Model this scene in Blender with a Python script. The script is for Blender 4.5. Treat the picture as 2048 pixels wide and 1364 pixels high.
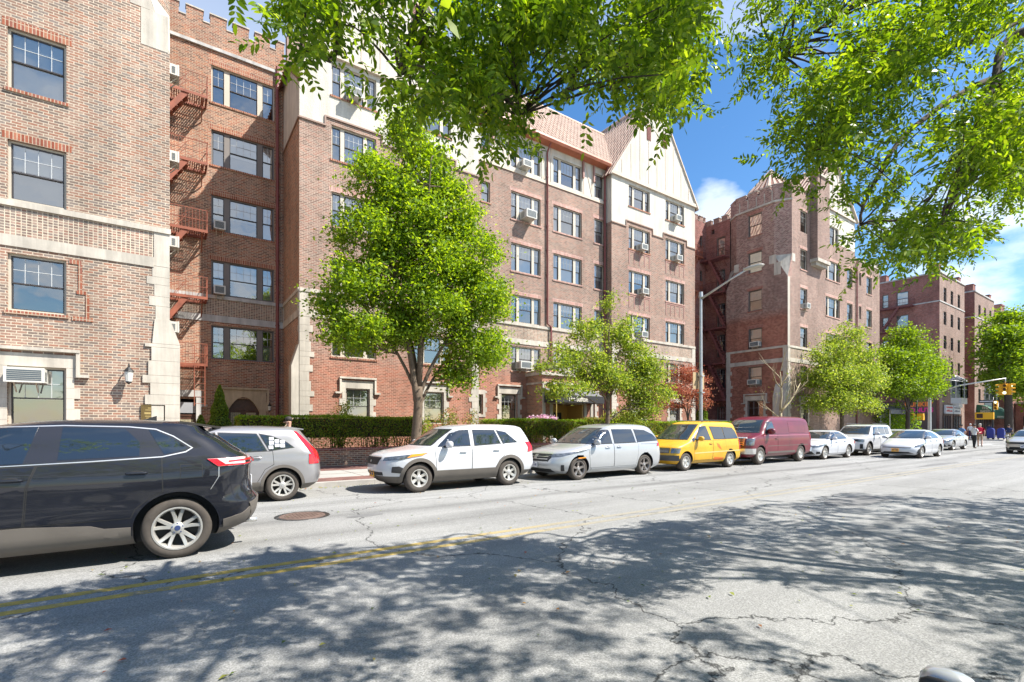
import bpy, bmesh, math, random
import numpy as np
from mathutils import Vector, Matrix
random.seed(7); rng = np.random.default_rng(11)
for o in list(bpy.data.objects): bpy.data.objects.remove(o)
SC = bpy.context.scene
COL = SC.collection
PI = math.pi
R = math.radians
# ------------------------------------------------------------------ camera
cam = bpy.data.cameras.new('camera'); camo = bpy.data.objects.new('camera', cam); COL.objects.link(camo)
SC.camera = camo
YAW = R(55.2); CAMZ = 1.65; FPX = 985.0; HORY = 852.0
cam.sensor_width = 36; cam.lens = 36 * FPX / 2048; cam.shift_y = (HORY - 682) / 2048
cam.clip_start = 0.05; cam.clip_end = 3000
camo.location = (0, 0, CAMZ); camo.rotation_euler = (PI / 2, 0, YAW - PI / 2)
FW = (math.cos(YAW), math.sin(YAW)); RT = (math.sin(YAW), -math.cos(YAW))
def ray(u, v):
    s = (u - 1024) / FPX
    return (FW[0] + RT[0] * s, FW[1] + RT[1] * s, (HORY - v) / FPX)
def onY(u, v, y): d = ray(u, v); t = y / d[1]; return Vector((d[0] * t, y, CAMZ + d[2] * t))
def onX(u, v, x): d = ray(u, v); t = x / d[0]; return Vector((x, d[1] * t, CAMZ + d[2] * t))
def onZ(u, v, z=0): d = ray(u, v); t = (z - CAMZ) / d[2]; return Vector((d[0] * t, d[1] * t, z))
def atT(u, v, t): d = ray(u, v); return Vector((d[0] * t, d[1] * t, CAMZ + d[2] * t))
def proj(x, y, z):
    d = x * FW[0] + y * FW[1]; s = x * RT[0] + y * RT[1]
    return 1024 + FPX * s / d, HORY - FPX * (z - CAMZ) / d, d
# ------------------------------------------------------------------ sun and sky
SUN = Vector((0.30, -0.31, 0.56)).normalized()
SDX, SDY = -0.30 / 0.56, 0.31 / 0.56
sl = bpy.data.lights.new('sun', 'SUN'); sl.energy = 5.0; sl.angle = R(0.53); sl.color = (1.0, 0.955, 0.88)
so = bpy.data.objects.new('sun', sl); COL.objects.link(so); so.rotation_euler = SUN.to_track_quat('Z', 'Y').to_euler()
W = bpy.data.worlds.new("World"); SC.world = W; W.use_nodes = True
nt = W.node_tree; nt.nodes.clear()
def N(nt, t, **k):
    n = nt.nodes.new(t)
    for a, b in k.items():
        if a == 'inp':
            for i, v in b.items(): n.inputs[i].default_value = v
        else: setattr(n, a, b)
    return n
def L(nt, a, b): nt.links.new(a, b)
sky = N(nt, 'ShaderNodeTexSky', sky_type='NISHITA', sun_disc=False)
sky.sun_elevation = math.asin(SUN.z); sky.sun_rotation = math.atan2(SUN.x, SUN.y)
sky.air_density = 1.0; sky.dust_density = 0.4; sky.ozone_density = 2.2
hs = N(nt, 'ShaderNodeHueSaturation', inp={'Saturation': 1.26, 'Value': 1.28})
L(nt, sky.outputs[0], hs.inputs['Color'])
tc = N(nt, 'ShaderNodeTexCoord')
mp = N(nt, 'ShaderNodeMapping'); mp.inputs['Scale'].default_value = (1, 1, 2.3); mp.inputs['Location'].default_value = (1.3, 0.7, 0.25)
L(nt, tc.outputs['Generated'], mp.inputs[0])
cn = N(nt, 'ShaderNodeTexNoise', inp={'Scale': 3.1, 'Detail': 9, 'Roughness': 0.56})
L(nt, mp.outputs[0], cn.inputs[0])
cr = N(nt, 'ShaderNodeValToRGB'); cr.color_ramp.elements[0].position = 0.555; cr.color_ramp.elements[1].position = 0.67
sx = N(nt, 'ShaderNodeSeparateXYZ'); L(nt, tc.outputs['Generated'], sx.inputs[0])
by = N(nt, 'ShaderNodeMapRange', inp={'From Min': 0.1, 'From Max': -0.7, 'To Min': 0.0, 'To Max': 0.10}); L(nt, sx.outputs['Y'], by.inputs[0])  # cloud added behind the camera to whiten window reflections and ambient light
ca = N(nt, 'ShaderNodeMath', operation='ADD'); L(nt, cn.outputs[0], ca.inputs[0]); L(nt, by.outputs[0], ca.inputs[1])
# a few cloud banks where the day had them
last_c = ca.outputs[0]
vn = N(nt, 'ShaderNodeVectorMath', operation='NORMALIZE'); L(nt, tc.outputs['Generated'], vn.inputs[0])
for (u_, v_, wdeg, amt) in ((500, 70, 7, .22), (1435, 425, 3.6, .22), (1470, 5, 4, .2), (1960, 520, 9, .24), (1180, 60, 5, .18)):
    dv = Vector(ray(u_, v_)).normalized(); dn = N(nt, 'ShaderNodeVectorMath', operation='DOT_PRODUCT'); L(nt, vn.outputs[0], dn.inputs[0]); dn.inputs[1].default_value = dv
    mr_ = N(nt, 'ShaderNodeMapRange', inp={'From Min': math.cos(R(wdeg)), 'From Max': 1.0, 'To Min': 0.0, 'To Max': amt}); L(nt, dn.outputs['Value'], mr_.inputs[0])
    ad_ = N(nt, 'ShaderNodeMath', operation='ADD'); L(nt, last_c, ad_.inputs[0]); L(nt, mr_.outputs[0], ad_.inputs[1]); last_c = ad_.outputs[0]
L(nt, last_c, cr.inputs[0])
# more cloud low in the sky and towards the far end of the street
az = N(nt, 'ShaderNodeMapRange', inp={'From Min': 0.62, 'From Max': 0.10, 'To Min': 0.30, 'To Max': 1.0}); L(nt, sx.outputs['Z'], az.inputs[0])
mm = N(nt, 'ShaderNodeMath', operation='MULTIPLY'); L(nt, cr.outputs[0], mm.inputs[0]); L(nt, az.outputs[0], mm.inputs[1])
mx = N(nt, 'ShaderNodeMix', data_type='RGBA'); mx.inputs[7].default_value = (8.2, 8.7, 9.4, 1)
L(nt, mm.outputs[0], mx.inputs[0]); L(nt, hs.outputs[0], mx.inputs[6])
bg = N(nt, 'ShaderNodeBackground', inp={'Strength': 0.076}); ow = N(nt, 'ShaderNodeOutputWorld')
L(nt, mx.outputs[2], bg.inputs[0]); L(nt, bg.outputs[0], ow.inputs[0])
SC.view_settings.view_transform = 'Standard'; SC.view_settings.look = 'None'
SC.view_settings.exposure = 1.14; SC.view_settings.gamma = 1.0; SC.view_settings.use_curve_mapping = False
SC.render.engine = 'CYCLES'
try:
    SC.cycles.max_bounces = 7; SC.cycles.diffuse_bounces = 4; SC.cycles.glossy_bounces = 3; SC.cycles.transparent_max_bounces = 10
    SC.cycles.transmission_bounces = 3; SC.cycles.sample_clamp_indirect = 6; SC.cycles.use_denoising = True
    SC.cycles.caustics_reflective = False; SC.cycles.caustics_refractive = False
except Exception: pass
# ------------------------------------------------------------------ tagging
def tag(o, label=None, cat=None, group=None, kind=None):
    if label: o['label'] = label
    if cat: o['category'] = cat
    if group: o['group'] = group
    if kind: o['kind'] = kind
    return o
def thing(name, label, cat, loc=(0, 0, 0), rz=0, group=None, kind=None):
    o = bpy.data.objects.new(name, None); COL.objects.link(o); o.location = loc; o.rotation_euler = (0, 0, rz)
    o.empty_display_size = 0.2
    return tag(o, label, cat, group, kind)
def copy_tree(o, parent=None):
    c = o.copy(); COL.objects.link(c); c.parent = parent
    for ch in list(o.children): copy_tree(ch, c)
    return c
# ------------------------------------------------------------------ mesh builder
class MB:
    def __init__(s): s.v = []; s.f = []; s.m = []; s.cm = 0
    def mat(s, i): s.cm = i; return s
    def face(s, pts):
        b = len(s.v); s.v += [tuple(p) for p in pts]; s.f.append(tuple(range(b, b + len(pts)))); s.m.append(s.cm)
    def mesh(s, vs, fs):
        b = len(s.v); s.v += [tuple(p) for p in vs]
        for f in fs: s.f.append(tuple(b + i for i in f)); s.m.append(s.cm)
    def box(s, x0, x1, y0, y1, z0, z1):
        if x0 > x1: x0, x1 = x1, x0
        if y0 > y1: y0, y1 = y1, y0
        if z0 > z1: z0, z1 = z1, z0
        s.mesh([(x0, y0, z0), (x1, y0, z0), (x1, y1, z0), (x0, y1, z0), (x0, y0, z1), (x1, y0, z1), (x1, y1, z1), (x0, y1, z1)],
               [(0, 3, 2, 1), (4, 5, 6, 7), (0, 1, 5, 4), (1, 2, 6, 5), (2, 3, 7, 6), (3, 0, 4, 7)])
    def obox(s, p, a, b, c):
        "oriented box: origin corner p, edge vectors a,b,c (right handed)"
        p, a, b, c = Vector(p), Vector(a), Vector(b), Vector(c)
        if a.cross(b).dot(c) < 0: p = p + a; a = -a
        q = [p, p + a, p + a + b, p + b]; q += [k + c for k in q]
        s.mesh(q, [(0, 3, 2, 1), (4, 5, 6, 7), (0, 1, 5, 4), (1, 2, 6, 5), (2, 3, 7, 6), (3, 0, 4, 7)])
    def beam(s, p, q, w, h=None, up=(0, 0, 1)):
        p, q = Vector(p), Vector(q); h = h or w; d = (q - p)
        if d.length < 1e-6: return
        u = Vector(up); a = d.normalized().cross(u)
        if a.length < 1e-3: a = d.normalized().cross(Vector((1, 0, 0)))
        a.normalize(); b = a.cross(d.normalized()).normalized()
        s.obox(p - a * w / 2 - b * h / 2, a * w, b * h, d)
    def prism(s, poly, d):
        "closed polygon of 3d points extruded by vector d"
        poly = [Vector(p) for p in poly]; d = Vector(d); n = len(poly)
        nrm = Vector((0, 0, 0))
        for i in range(n):
            a, b = poly[i], poly[(i + 1) % n]; nrm += a.cross(b)
        if nrm.dot(d) > 0: poly = poly[::-1]
        vs = poly + [p + d for p in poly]
        fs = [tuple(range(n)), tuple(range(2 * n - 1, n - 1, -1))]
        for i in range(n):
            j = (i + 1) % n; fs.append((j, i, i + n, j + n))
        s.mesh(vs, fs)
    def tube(s, pts, r, seg=8, cap=True):
        pts = [Vector(p) for p in pts]; n = len(pts)
        if not hasattr(r, '__len__'): r = [r] * n
        vs = []; fs = []
        pa = None
        for i, p in enumerate(pts):
            d = (pts[min(i + 1, n - 1)] - pts[max(i - 1, 0)])
            d = d.normalized() if d.length > 1e-9 else Vector((0, 0, 1))
            if pa is None:
                a = d.cross(Vector((0, 0, 1)))
                if a.length < 0.05: a = d.cross(Vector((1, 0, 0)))
            else: a = pa - d * pa.dot(d)
            a.normalize(); pa = a; b = d.cross(a)
            for k in range(seg):
                t = 2 * PI * k / seg; vs.append(p + (a * math.cos(t) + b * math.sin(t)) * r[i])
        for i in range(n - 1):
            for k in range(seg):
                k2 = (k + 1) % seg; fs.append((i * seg + k, i * seg + k2, (i + 1) * seg + k2, (i + 1) * seg + k))
        if cap: fs.append(tuple(range(seg - 1, -1, -1))); fs.append(tuple((n - 1) * seg + k for k in range(seg)))
        s.mesh(vs, fs)
    def lathe(s, prof, c=(0, 0, 0), axis='z', seg=24, cap=False):
        vs = []; fs = []; n = len(prof)
        for k in range(seg):
            t = 2 * PI * k / seg
            for r, h in prof:
                x, y = r * math.cos(t), r * math.sin(t)
                p = (x, y, h) if axis == 'z' else ((x, -h, y) if axis == 'y' else (h, x, y))
                vs.append((p[0] + c[0], p[1] + c[1], p[2] + c[2]))
        for k in range(seg):
            k2 = (k + 1) % seg
            for i in range(n - 1): fs.append((k * n + i, k2 * n + i, k2 * n + i + 1, k * n + i + 1))
        s.mesh(vs, fs)
    def ell(s, c, rx, ry, rz, seg=12, rings=8, e=1.0):
        vs = []; fs = []
        def pw(x): return math.copysign(abs(x) ** e, x)
        for i in range(rings + 1):
            ph = -PI / 2 + PI * i / rings
            for k in range(seg):
                t = 2 * PI * k / seg
                vs.append((c[0] + rx * pw(math.cos(ph)) * pw(math.cos(t)), c[1] + ry * pw(math.cos(ph)) * pw(math.sin(t)), c[2] + rz * pw(math.sin(ph))))
        for i in range(rings):
            for k in range(seg):
                k2 = (k + 1) % seg; fs.append((i * seg + k, i * seg + k2, (i + 1) * seg + k2, (i + 1) * seg + k))
        s.mesh(vs, fs)
    def build(s, name, mats, parent=None, smooth=False, sharp=None):
        me = bpy.data.meshes.new(name); me.from_pydata(s.v, [], s.f)
        if not isinstance(mats, (list, tuple)): mats = [mats]
        for m in mats: me.materials.append(m)
        if len(mats) > 1: me.polygons.foreach_set('material_index', s.m)
        if smooth:
            me.polygons.foreach_set('use_smooth', [True] * len(me.polygons))
            if sharp: me.set_sharp_from_angle(angle=R(sharp))
        me.update()
        o = bpy.data.objects.new(name, me); COL.objects.link(o)
        if parent is not None: o.parent = parent
        return o
def np_mesh(name, V, F, mat, parent=None, smooth=False):
    "V (n,3) array, F (m,k) array of quads or tris"
    me = bpy.data.meshes.new(name); k = F.shape[1]
    me.vertices.add(len(V)); me.vertices.foreach_set('co', np.ascontiguousarray(V, dtype=np.float32).ravel())
    me.loops.add(F.size); me.loops.foreach_set('vertex_index', np.ascontiguousarray(F, dtype=np.int32).ravel())
    me.polygons.add(len(F)); me.polygons.foreach_set('loop_start', np.arange(0, F.size, k, dtype=np.int32))
    me.polygons.foreach_set('loop_total', np.full(len(F), k, dtype=np.int32))
    me.materials.append(mat); me.update(calc_edges=True); me.validate()
    o = bpy.data.objects.new(name, me); COL.objects.link(o)
    if parent is not None: o.parent = parent
    return o
def text_mesh(name, txt, size, mat, parent, origin, tx, up, shear=0.0, depth=0.01, bold=0.0, wscale=1.0, label=None):
    cu = bpy.data.curves.new(name, 'FONT'); cu.body = txt; cu.size = size; cu.extrude = depth; cu.shear = shear; cu.offset = bold
    cu.align_x = 'CENTER'; cu.align_y = 'CENTER'
    to = bpy.data.objects.new('tmp', cu); COL.objects.link(to)
    dg = bpy.context.evaluated_depsgraph_get(); me = bpy.data.meshes.new_from_object(to.evaluated_get(dg))
    bpy.data.objects.remove(to)
    tx = Vector(tx).normalized(); up = Vector(up).normalized(); n = tx.cross(up)
    M = Matrix((tx * wscale, up, n)).transposed().to_4x4(); M.translation = Vector(origin)
    me.transform(M); me.materials.clear(); me.materials.append(mat); me.name = name
    o = bpy.data.objects.new(name, me); COL.objects.link(o); o.parent = parent
    return o
# ------------------------------------------------------------------ materials
MATS = {}
def newmat(name):
    m = bpy.data.materials.new(name); m.use_nodes = True; nt = m.node_tree
    for n in list(nt.nodes): nt.nodes.remove(n)
    out = N(nt, 'ShaderNodeOutputMaterial'); MATS[name] = m
    return m, nt, out
def pbsdf(nt, out, col=None, rough=0.6, metal=0.0, spec=0.5, coat=0.0):
    b = N(nt, 'ShaderNodeBsdfPrincipled'); b.inputs['Roughness'].default_value = rough; b.inputs['Metallic'].default_value = metal
    b.inputs['Specular IOR Level'].default_value = spec
    if coat: b.inputs['Coat Weight'].default_value = coat; b.inputs['Coat Roughness'].default_value = 0.04
    if col is not None: b.inputs['Base Color'].default_value = (*col, 1)
    L(nt, b.outputs[0], out.inputs[0]); return b
def streaks(nt, g, lo=.78, hi=1.1, sc=(2.6, 2.6, .28)):
    mp_ = N(nt, 'ShaderNodeMapping'); mp_.inputs['Scale'].default_value = sc; L(nt, g.outputs['Position'], mp_.inputs[0])
    n = N(nt, 'ShaderNodeTexNoise', inp={'Scale': 1.0, 'Detail': 6, 'Roughness': .65}); L(nt, mp_.outputs[0], n.inputs[0])
    r = N(nt, 'ShaderNodeMapRange', inp={'From Min': .38, 'From Max': .62, 'To Min': lo, 'To Max': hi}); L(nt, n.outputs[0], r.inputs[0]); return r.outputs[0]
def plain(name, col, rough=0.6, metal=0.0, spec=0.5, coat=0.0, var=0.0, scale=3.0, bump=0.0, bscale=60.0, streak=None):
    m, nt, out = newmat(name); b = pbsdf(nt, out, col, rough, metal, spec, coat)
    if var or bump:
        g = N(nt, 'ShaderNodeNewGeometry')
    if var:
        n = N(nt, 'ShaderNodeTexNoise', inp={'Scale': scale, 'Detail': 6, 'Roughness': 0.62}); L(nt, g.outputs['Position'], n.inputs[0])
        mr = N(nt, 'ShaderNodeMapRange', inp={'From Min': 0.3, 'From Max': 0.7, 'To Min': 1 - var, 'To Max': 1 + var}); L(nt, n.outputs[0], mr.inputs[0])
        mu = N(nt, 'ShaderNodeMix', data_type='RGBA', blend_type='MULTIPLY'); mu.inputs[0].default_value = 1; mu.inputs[6].default_value = (*col, 1)
        ko = mr.outputs[0]
        if streak: km = N(nt, 'ShaderNodeMath', operation='MULTIPLY'); L(nt, ko, km.inputs[0]); L(nt, streaks(nt, g, *streak), km.inputs[1]); ko = km.outputs[0]
        L(nt, ko, mu.inputs[7]); L(nt, mu.outputs[2], b.inputs['Base Color'])
    if bump:
        n2 = N(nt, 'ShaderNodeTexNoise', inp={'Scale': bscale, 'Detail': 4, 'Roughness': 0.6}); L(nt, g.outputs['Position'], n2.inputs[0])
        bp = N(nt, 'ShaderNodeBump', inp={'Strength': bump, 'Distance': 0.02}); L(nt, n2.outputs[0], bp.inputs['Height']); L(nt, bp.outputs[0], b.inputs['Normal'])
    return m
def ramp(nt, stops, interp='LINEAR'):
    r = N(nt, 'ShaderNodeValToRGB'); cr = r.color_ramp; cr.interpolation = interp
    while len(cr.elements) < len(stops): cr.elements.new(0.5)
    for e, (p, c) in zip(cr.elements, stops): e.position = p; e.color = (*c, 1)
    return r
def wallcoord(nt, soldier=False):
    "running coordinate along any vertical wall, height as second axis"
    g = N(nt, 'ShaderNodeNewGeometry')
    sp = N(nt, 'ShaderNodeSeparateXYZ'); L(nt, g.outputs['Position'], sp.inputs[0])
    sn = N(nt, 'ShaderNodeSeparateXYZ'); L(nt, g.outputs['True Normal'], sn.inputs[0])
    a = N(nt, 'ShaderNodeMath', operation='MULTIPLY'); L(nt, sp.outputs[0], a.inputs[0]); L(nt, sn.outputs[1], a.inputs[1])
    b = N(nt, 'ShaderNodeMath', operation='MULTIPLY'); L(nt, sp.outputs[1], b.inputs[0]); L(nt, sn.outputs[0], b.inputs[1])
    c = N(nt, 'ShaderNodeMath', operation='SUBTRACT'); L(nt, b.outputs[0], c.inputs[0]); L(nt, a.outputs[0], c.inputs[1])
    cb = N(nt, 'ShaderNodeCombineXYZ')
    i, j = (1, 0) if soldier else (0, 1)
    L(nt, c.outputs[0], cb.inputs[i]); L(nt, sp.outputs[2], cb.inputs[j])
    return cb, g
def brick(name, cols, mortar, soldier=False, bw=0.215, rh=0.0762, ms=0.011, off=0.5, grime=0.25, tintz=None, gscale=0.35):
    m, nt, out = newmat(name); b = pbsdf(nt, out, rough=0.88, spec=0.25)
    cb, g = wallcoord(nt, soldier)
    t = N(nt, 'ShaderNodeTexBrick', offset=off, inp={'Scale': 1.0, 'Mortar Size': ms, 'Mortar Smooth': 0.25, 'Bias': 0.0, 'Brick Width': bw, 'Row Height': rh})
    t.inputs['Color1'].default_value = (0, 0, 0, 1); t.inputs['Color2'].default_value = (1, 1, 1, 1); t.inputs['Mortar'].default_value = (0.5, 0.5, 0.5, 1)
    L(nt, cb.outputs[0], t.inputs[0])
    n = len(cols); r = ramp(nt, [(i / n, c) for i, c in enumerate(cols)], 'CONSTANT'); L(nt, t.outputs[0], r.inputs[0])
    no = N(nt, 'ShaderNodeTexNoise', inp={'Scale': gscale, 'Detail': 7, 'Roughness': 0.65}); L(nt, g.outputs['Position'], no.inputs[0])
    mr = N(nt, 'ShaderNodeMapRange', inp={'From Min': 0.3, 'From Max': 0.7, 'To Min': 1 - grime, 'To Max': 1 + grime}); L(nt, no.outputs[0], mr.inputs[0])
    nf = N(nt, 'ShaderNodeTexNoise', inp={'Scale': 26.0, 'Detail': 3}); L(nt, g.outputs['Position'], nf.inputs[0])
    mf = N(nt, 'ShaderNodeMapRange', inp={'From Min': 0.3, 'From Max': 0.7, 'To Min': 0.86, 'To Max': 1.14}); L(nt, nf.outputs[0], mf.inputs[0])
    k0 = N(nt, 'ShaderNodeMath', operation='MULTIPLY'); L(nt, mr.outputs[0], k0.inputs[0]); L(nt, mf.outputs[0], k0.inputs[1])
    k = N(nt, 'ShaderNodeMath', operation='MULTIPLY'); L(nt, k0.outputs[0], k.inputs[0]); L(nt, streaks(nt, g, .84, 1.08, (1.1, 1.1, .22)), k.inputs[1])
    mo = N(nt, 'ShaderNodeMix', data_type='RGBA'); mo.inputs[7].default_value = (*mortar, 1)
    L(nt, t.outputs[1], mo.inputs[0]); L(nt, r.outputs[0], mo.inputs[6])
    mu = N(nt, 'ShaderNodeMix', data_type='RGBA', blend_type='MULTIPLY'); mu.inputs[0].default_value = 1
    L(nt, mo.outputs[2], mu.inputs[6]); L(nt, k.outputs[0], mu.inputs[7])
    last = mu.outputs[2]
    if tintz:  # redder, cleaner brick below a height (repointed), with a wavering edge
        z0, z1, tint = tintz
        sp = N(nt, 'ShaderNodeSeparateXYZ'); L(nt, g.outputs['Position'], sp.inputs[0])
        zr = N(nt, 'ShaderNodeMapRange', inp={'From Min': z1, 'From Max': z0, 'To Min': 0.0, 'To Max': 1.0}); L(nt, sp.outputs[2], zr.inputs[0])
        tm = N(nt, 'ShaderNodeMix', data_type='RGBA', blend_type='MULTIPLY'); tm.inputs[7].default_value = (*tint, 1)
        L(nt, zr.outputs[0], tm.inputs[0]); L(nt, last, tm.inputs[6]); last = tm.outputs[2]
    L(nt, last, b.inputs['Base Color'])
    bp = N(nt, 'ShaderNodeBump', inp={'Strength': 0.5, 'Distance': 0.008}); bp.invert = True
    L(nt, t.outputs[1], bp.inputs['Height']); L(nt, bp.outputs[0], b.inputs['Normal'])
    return m
def leafmat(name, cols, trans=0.35, rough=0.5, gloss=0.3):
    m, nt, out = newmat(name)
    g = N(nt, 'ShaderNodeNewGeometry'); n = len(cols)
    r = ramp(nt, [(i / max(1, n - 1), c) for i, c in enumerate(cols)]); L(nt, g.outputs['Random Per Island'], r.inputs[0])
    b = N(nt, 'ShaderNodeBsdfPrincipled'); b.inputs['Roughness'].default_value = rough; b.inputs['Specular IOR Level'].default_value = gloss
    L(nt, r.outputs[0], b.inputs['Base Color'])
    hsv = N(nt, 'ShaderNodeHueSaturation', inp={'Hue': 0.482, 'Saturation': 1.08, 'Value': 2.1}); L(nt, r.outputs[0], hsv.inputs['Color'])
    t = N(nt, 'ShaderNodeBsdfTranslucent'); L(nt, hsv.outputs[0], t.inputs[0])
    mx = N(nt, 'ShaderNodeMixShader'); mx.inputs[0].default_value = trans; L(nt, b.outputs[0], mx.inputs[1]); L(nt, t.outputs[0], mx.inputs[2])
    L(nt, mx.outputs[0], out.inputs[0]); return m
# brick families
M_BRL = brick('brick_tan_pink', [(.18, .135, .11), (.25, .155, .115), (.29, .175, .13), (.32, .225, .17), (.22, .175, .15), (.30, .155, .105)], (.52, .44, .34), grime=.12)
M_BRP = brick('brick_basket', [(.18, .125, .10), (.28, .16, .12), (.33, .235, .185), (.23, .18, .15)], (.56, .48, .37), off=0.0, bw=.108, grime=.1)
M_BRC = brick('brick_red', [(.18, .10, .075), (.30, .125, .08), (.37, .165, .10), (.26, .155, .115), (.34, .19, .135)], (.50, .39, .28), grime=.16)
M_BRM = brick('brick_mauve', [(.18, .115, .09), (.255, .15, .115), (.29, .19, .15), (.22, .155, .125), (.29, .155, .115)], (.44, .35, .28), grime=.13, tintz=(4.3, 5.6, (1.12, .80, .70)))
M_BRS = brick('brick_checked', [(.15, .065, .055), (.30, .16, .13), (.20, .085, .07), (.33, .21, .17)], (.46, .36, .30), grime=.15, bw=.16, tintz=(10.0, 10.7, (.98, .66, .56)))
M_BRD = brick('brick_dark_red', [(.19, .055, .045), (.25, .08, .065), (.30, .11, .09), (.22, .09, .08)], (.36, .24, .20), grime=.3)
M_BRT = brick('brick_side_pink', [(.18, .105, .085), (.25, .15, .12), (.28, .18, .15), (.21, .14, .115)], (.42, .33, .27), grime=.12)
M_SOL = brick('brick_soldier', [(.24, .07, .04), (.32, .105, .06), (.34, .14, .085), (.27, .10, .07)], (.46, .36, .26), soldier=True, off=0.0, grime=.08)
M_SOM = brick('brick_soldier_mauve', [(.33, .18, .15), (.42, .21, .17), (.47, .28, .23)], (.52, .41, .35), soldier=True, off=0.0, grime=.08)
M_SOD = brick('brick_soldier_dark', [(.24, .07, .05), (.31, .10, .075), (.35, .13, .10)], (.40, .29, .23), soldier=True, off=0.0, grime=.08)
def stone(name, col, var=.12, bump=.12):
    m = plain(name, col, rough=.85, spec=.25, var=var, scale=1.7, bump=bump, bscale=45, streak=(.76, 1.08)); return m
M_STONE = stone('limestone', (.50, .455, .385)); M_STONE2 = stone('limestone_grey', (.47, .46, .44)); M_CAST = stone('cast_stone_ochre', (.50, .40, .27))
M_STUC = plain('stucco_cream', (.56, .53, .46), rough=.95, spec=.15, var=.07, scale=1.2, bump=.9, bscale=16, streak=(.84, 1.05))
M_TIMB = plain('timber_beige', (.54, .46, .37), rough=.8, var=.1, scale=2)
M_TIMG = plain('timber_grey', (.42, .34, .30), rough=.8, var=.1, scale=2)
M_TRIM = plain('trim_tan', (.47, .42, .34), rough=.6, var=.06, scale=2)
M_TRIMG = plain('trim_dark_shaded', (.175, .155, .14), rough=.55, var=.06, scale=2)  # tan casing darkened for shaded walls: shade put into the colour
M_SASH = plain('sash_dark', (.045, .038, .036), rough=.4)
M_MUNT = plain('muntin_pale', (.55, .56, .55), rough=.5)
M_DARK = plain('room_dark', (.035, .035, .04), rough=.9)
M_CURT = plain('curtain_pale', (.74, .75, .76), rough=.9, var=.08, scale=1.3)
M_CURT3 = plain('curtain_beige', (.50, .44, .35), rough=.9, var=.08, scale=1.3)
M_CURT2 = plain('curtain_grey', (.30, .31, .33), rough=.9, var=.1, scale=1.3)
M_PIPE = plain('downspout_maroon', (.20, .055, .05), rough=.5, var=.15, scale=2)
M_COPR = plain('gutter_copper_red', (.38, .12, .06), rough=.5, var=.2, scale=2)
M_FE = plain('fire_escape_red', (.25, .075, .04), rough=.6, var=.3, scale=2.5)
M_FED = plain('fire_escape_dark', (.17, .055, .05), rough=.6, var=.3, scale=2.5)
M_ACW = plain('ac_white', (.56, .55, .50), rough=.5); M_ACG = plain('ac_grille', (.07, .09, .10), rough=.6); M_ACB = plain('ac_beige', (.46, .42, .33), rough=.6)
M_BLK = plain('black_matte', (.018, .018, .02), rough=.55); M_IRON = plain('iron_black', (.03, .03, .03), rough=.4, metal=.3)
M_WOOD = plain('wood_dark', (.075, .032, .02), rough=.45, var=.3, scale=6)
def glassmat(name, refl, tint=(1, 1, 1)):
    m, nt, out = newmat(name)
    lw = N(nt, 'ShaderNodeLayerWeight', inp={'Blend': 0.35}); mr = N(nt, 'ShaderNodeMapRange', inp={'From Min': 0.0, 'From Max': 1.0, 'To Min': refl, 'To Max': 0.95})
    L(nt, lw.outputs['Fresnel'], mr.inputs[0])
    g = N(nt, 'ShaderNodeNewGeometry'); n2 = N(nt, 'ShaderNodeTexNoise', inp={'Scale': 1.1, 'Detail': 2}); L(nt, g.outputs['Position'], n2.inputs[0])
    bp = N(nt, 'ShaderNodeBump', inp={'Strength': 0.12, 'Distance': 0.05}); L(nt, n2.outputs[0], bp.inputs['Height'])
    gl = N(nt, 'ShaderNodeBsdfGlossy', inp={'Roughness': 0.02}); gl.inputs['Color'].default_value = (1.0, .93, .84, 1); L(nt, bp.outputs[0], gl.inputs['Normal'])
    tr = N(nt, 'ShaderNodeBsdfTransparent'); tr.inputs[0].default_value = (*[.82 * c for c in tint], 1)
    mx = N(nt, 'ShaderNodeMixShader'); L(nt, mr.outputs[0], mx.inputs[0]); L(nt, tr.outputs[0], mx.inputs[1]); L(nt, gl.outputs[0], mx.inputs[2])
    L(nt, mx.outputs[0], out.inputs[0]); return m
M_GLASS = glassmat('window_glass', 0.30, (.96, .98, .98))
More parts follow.
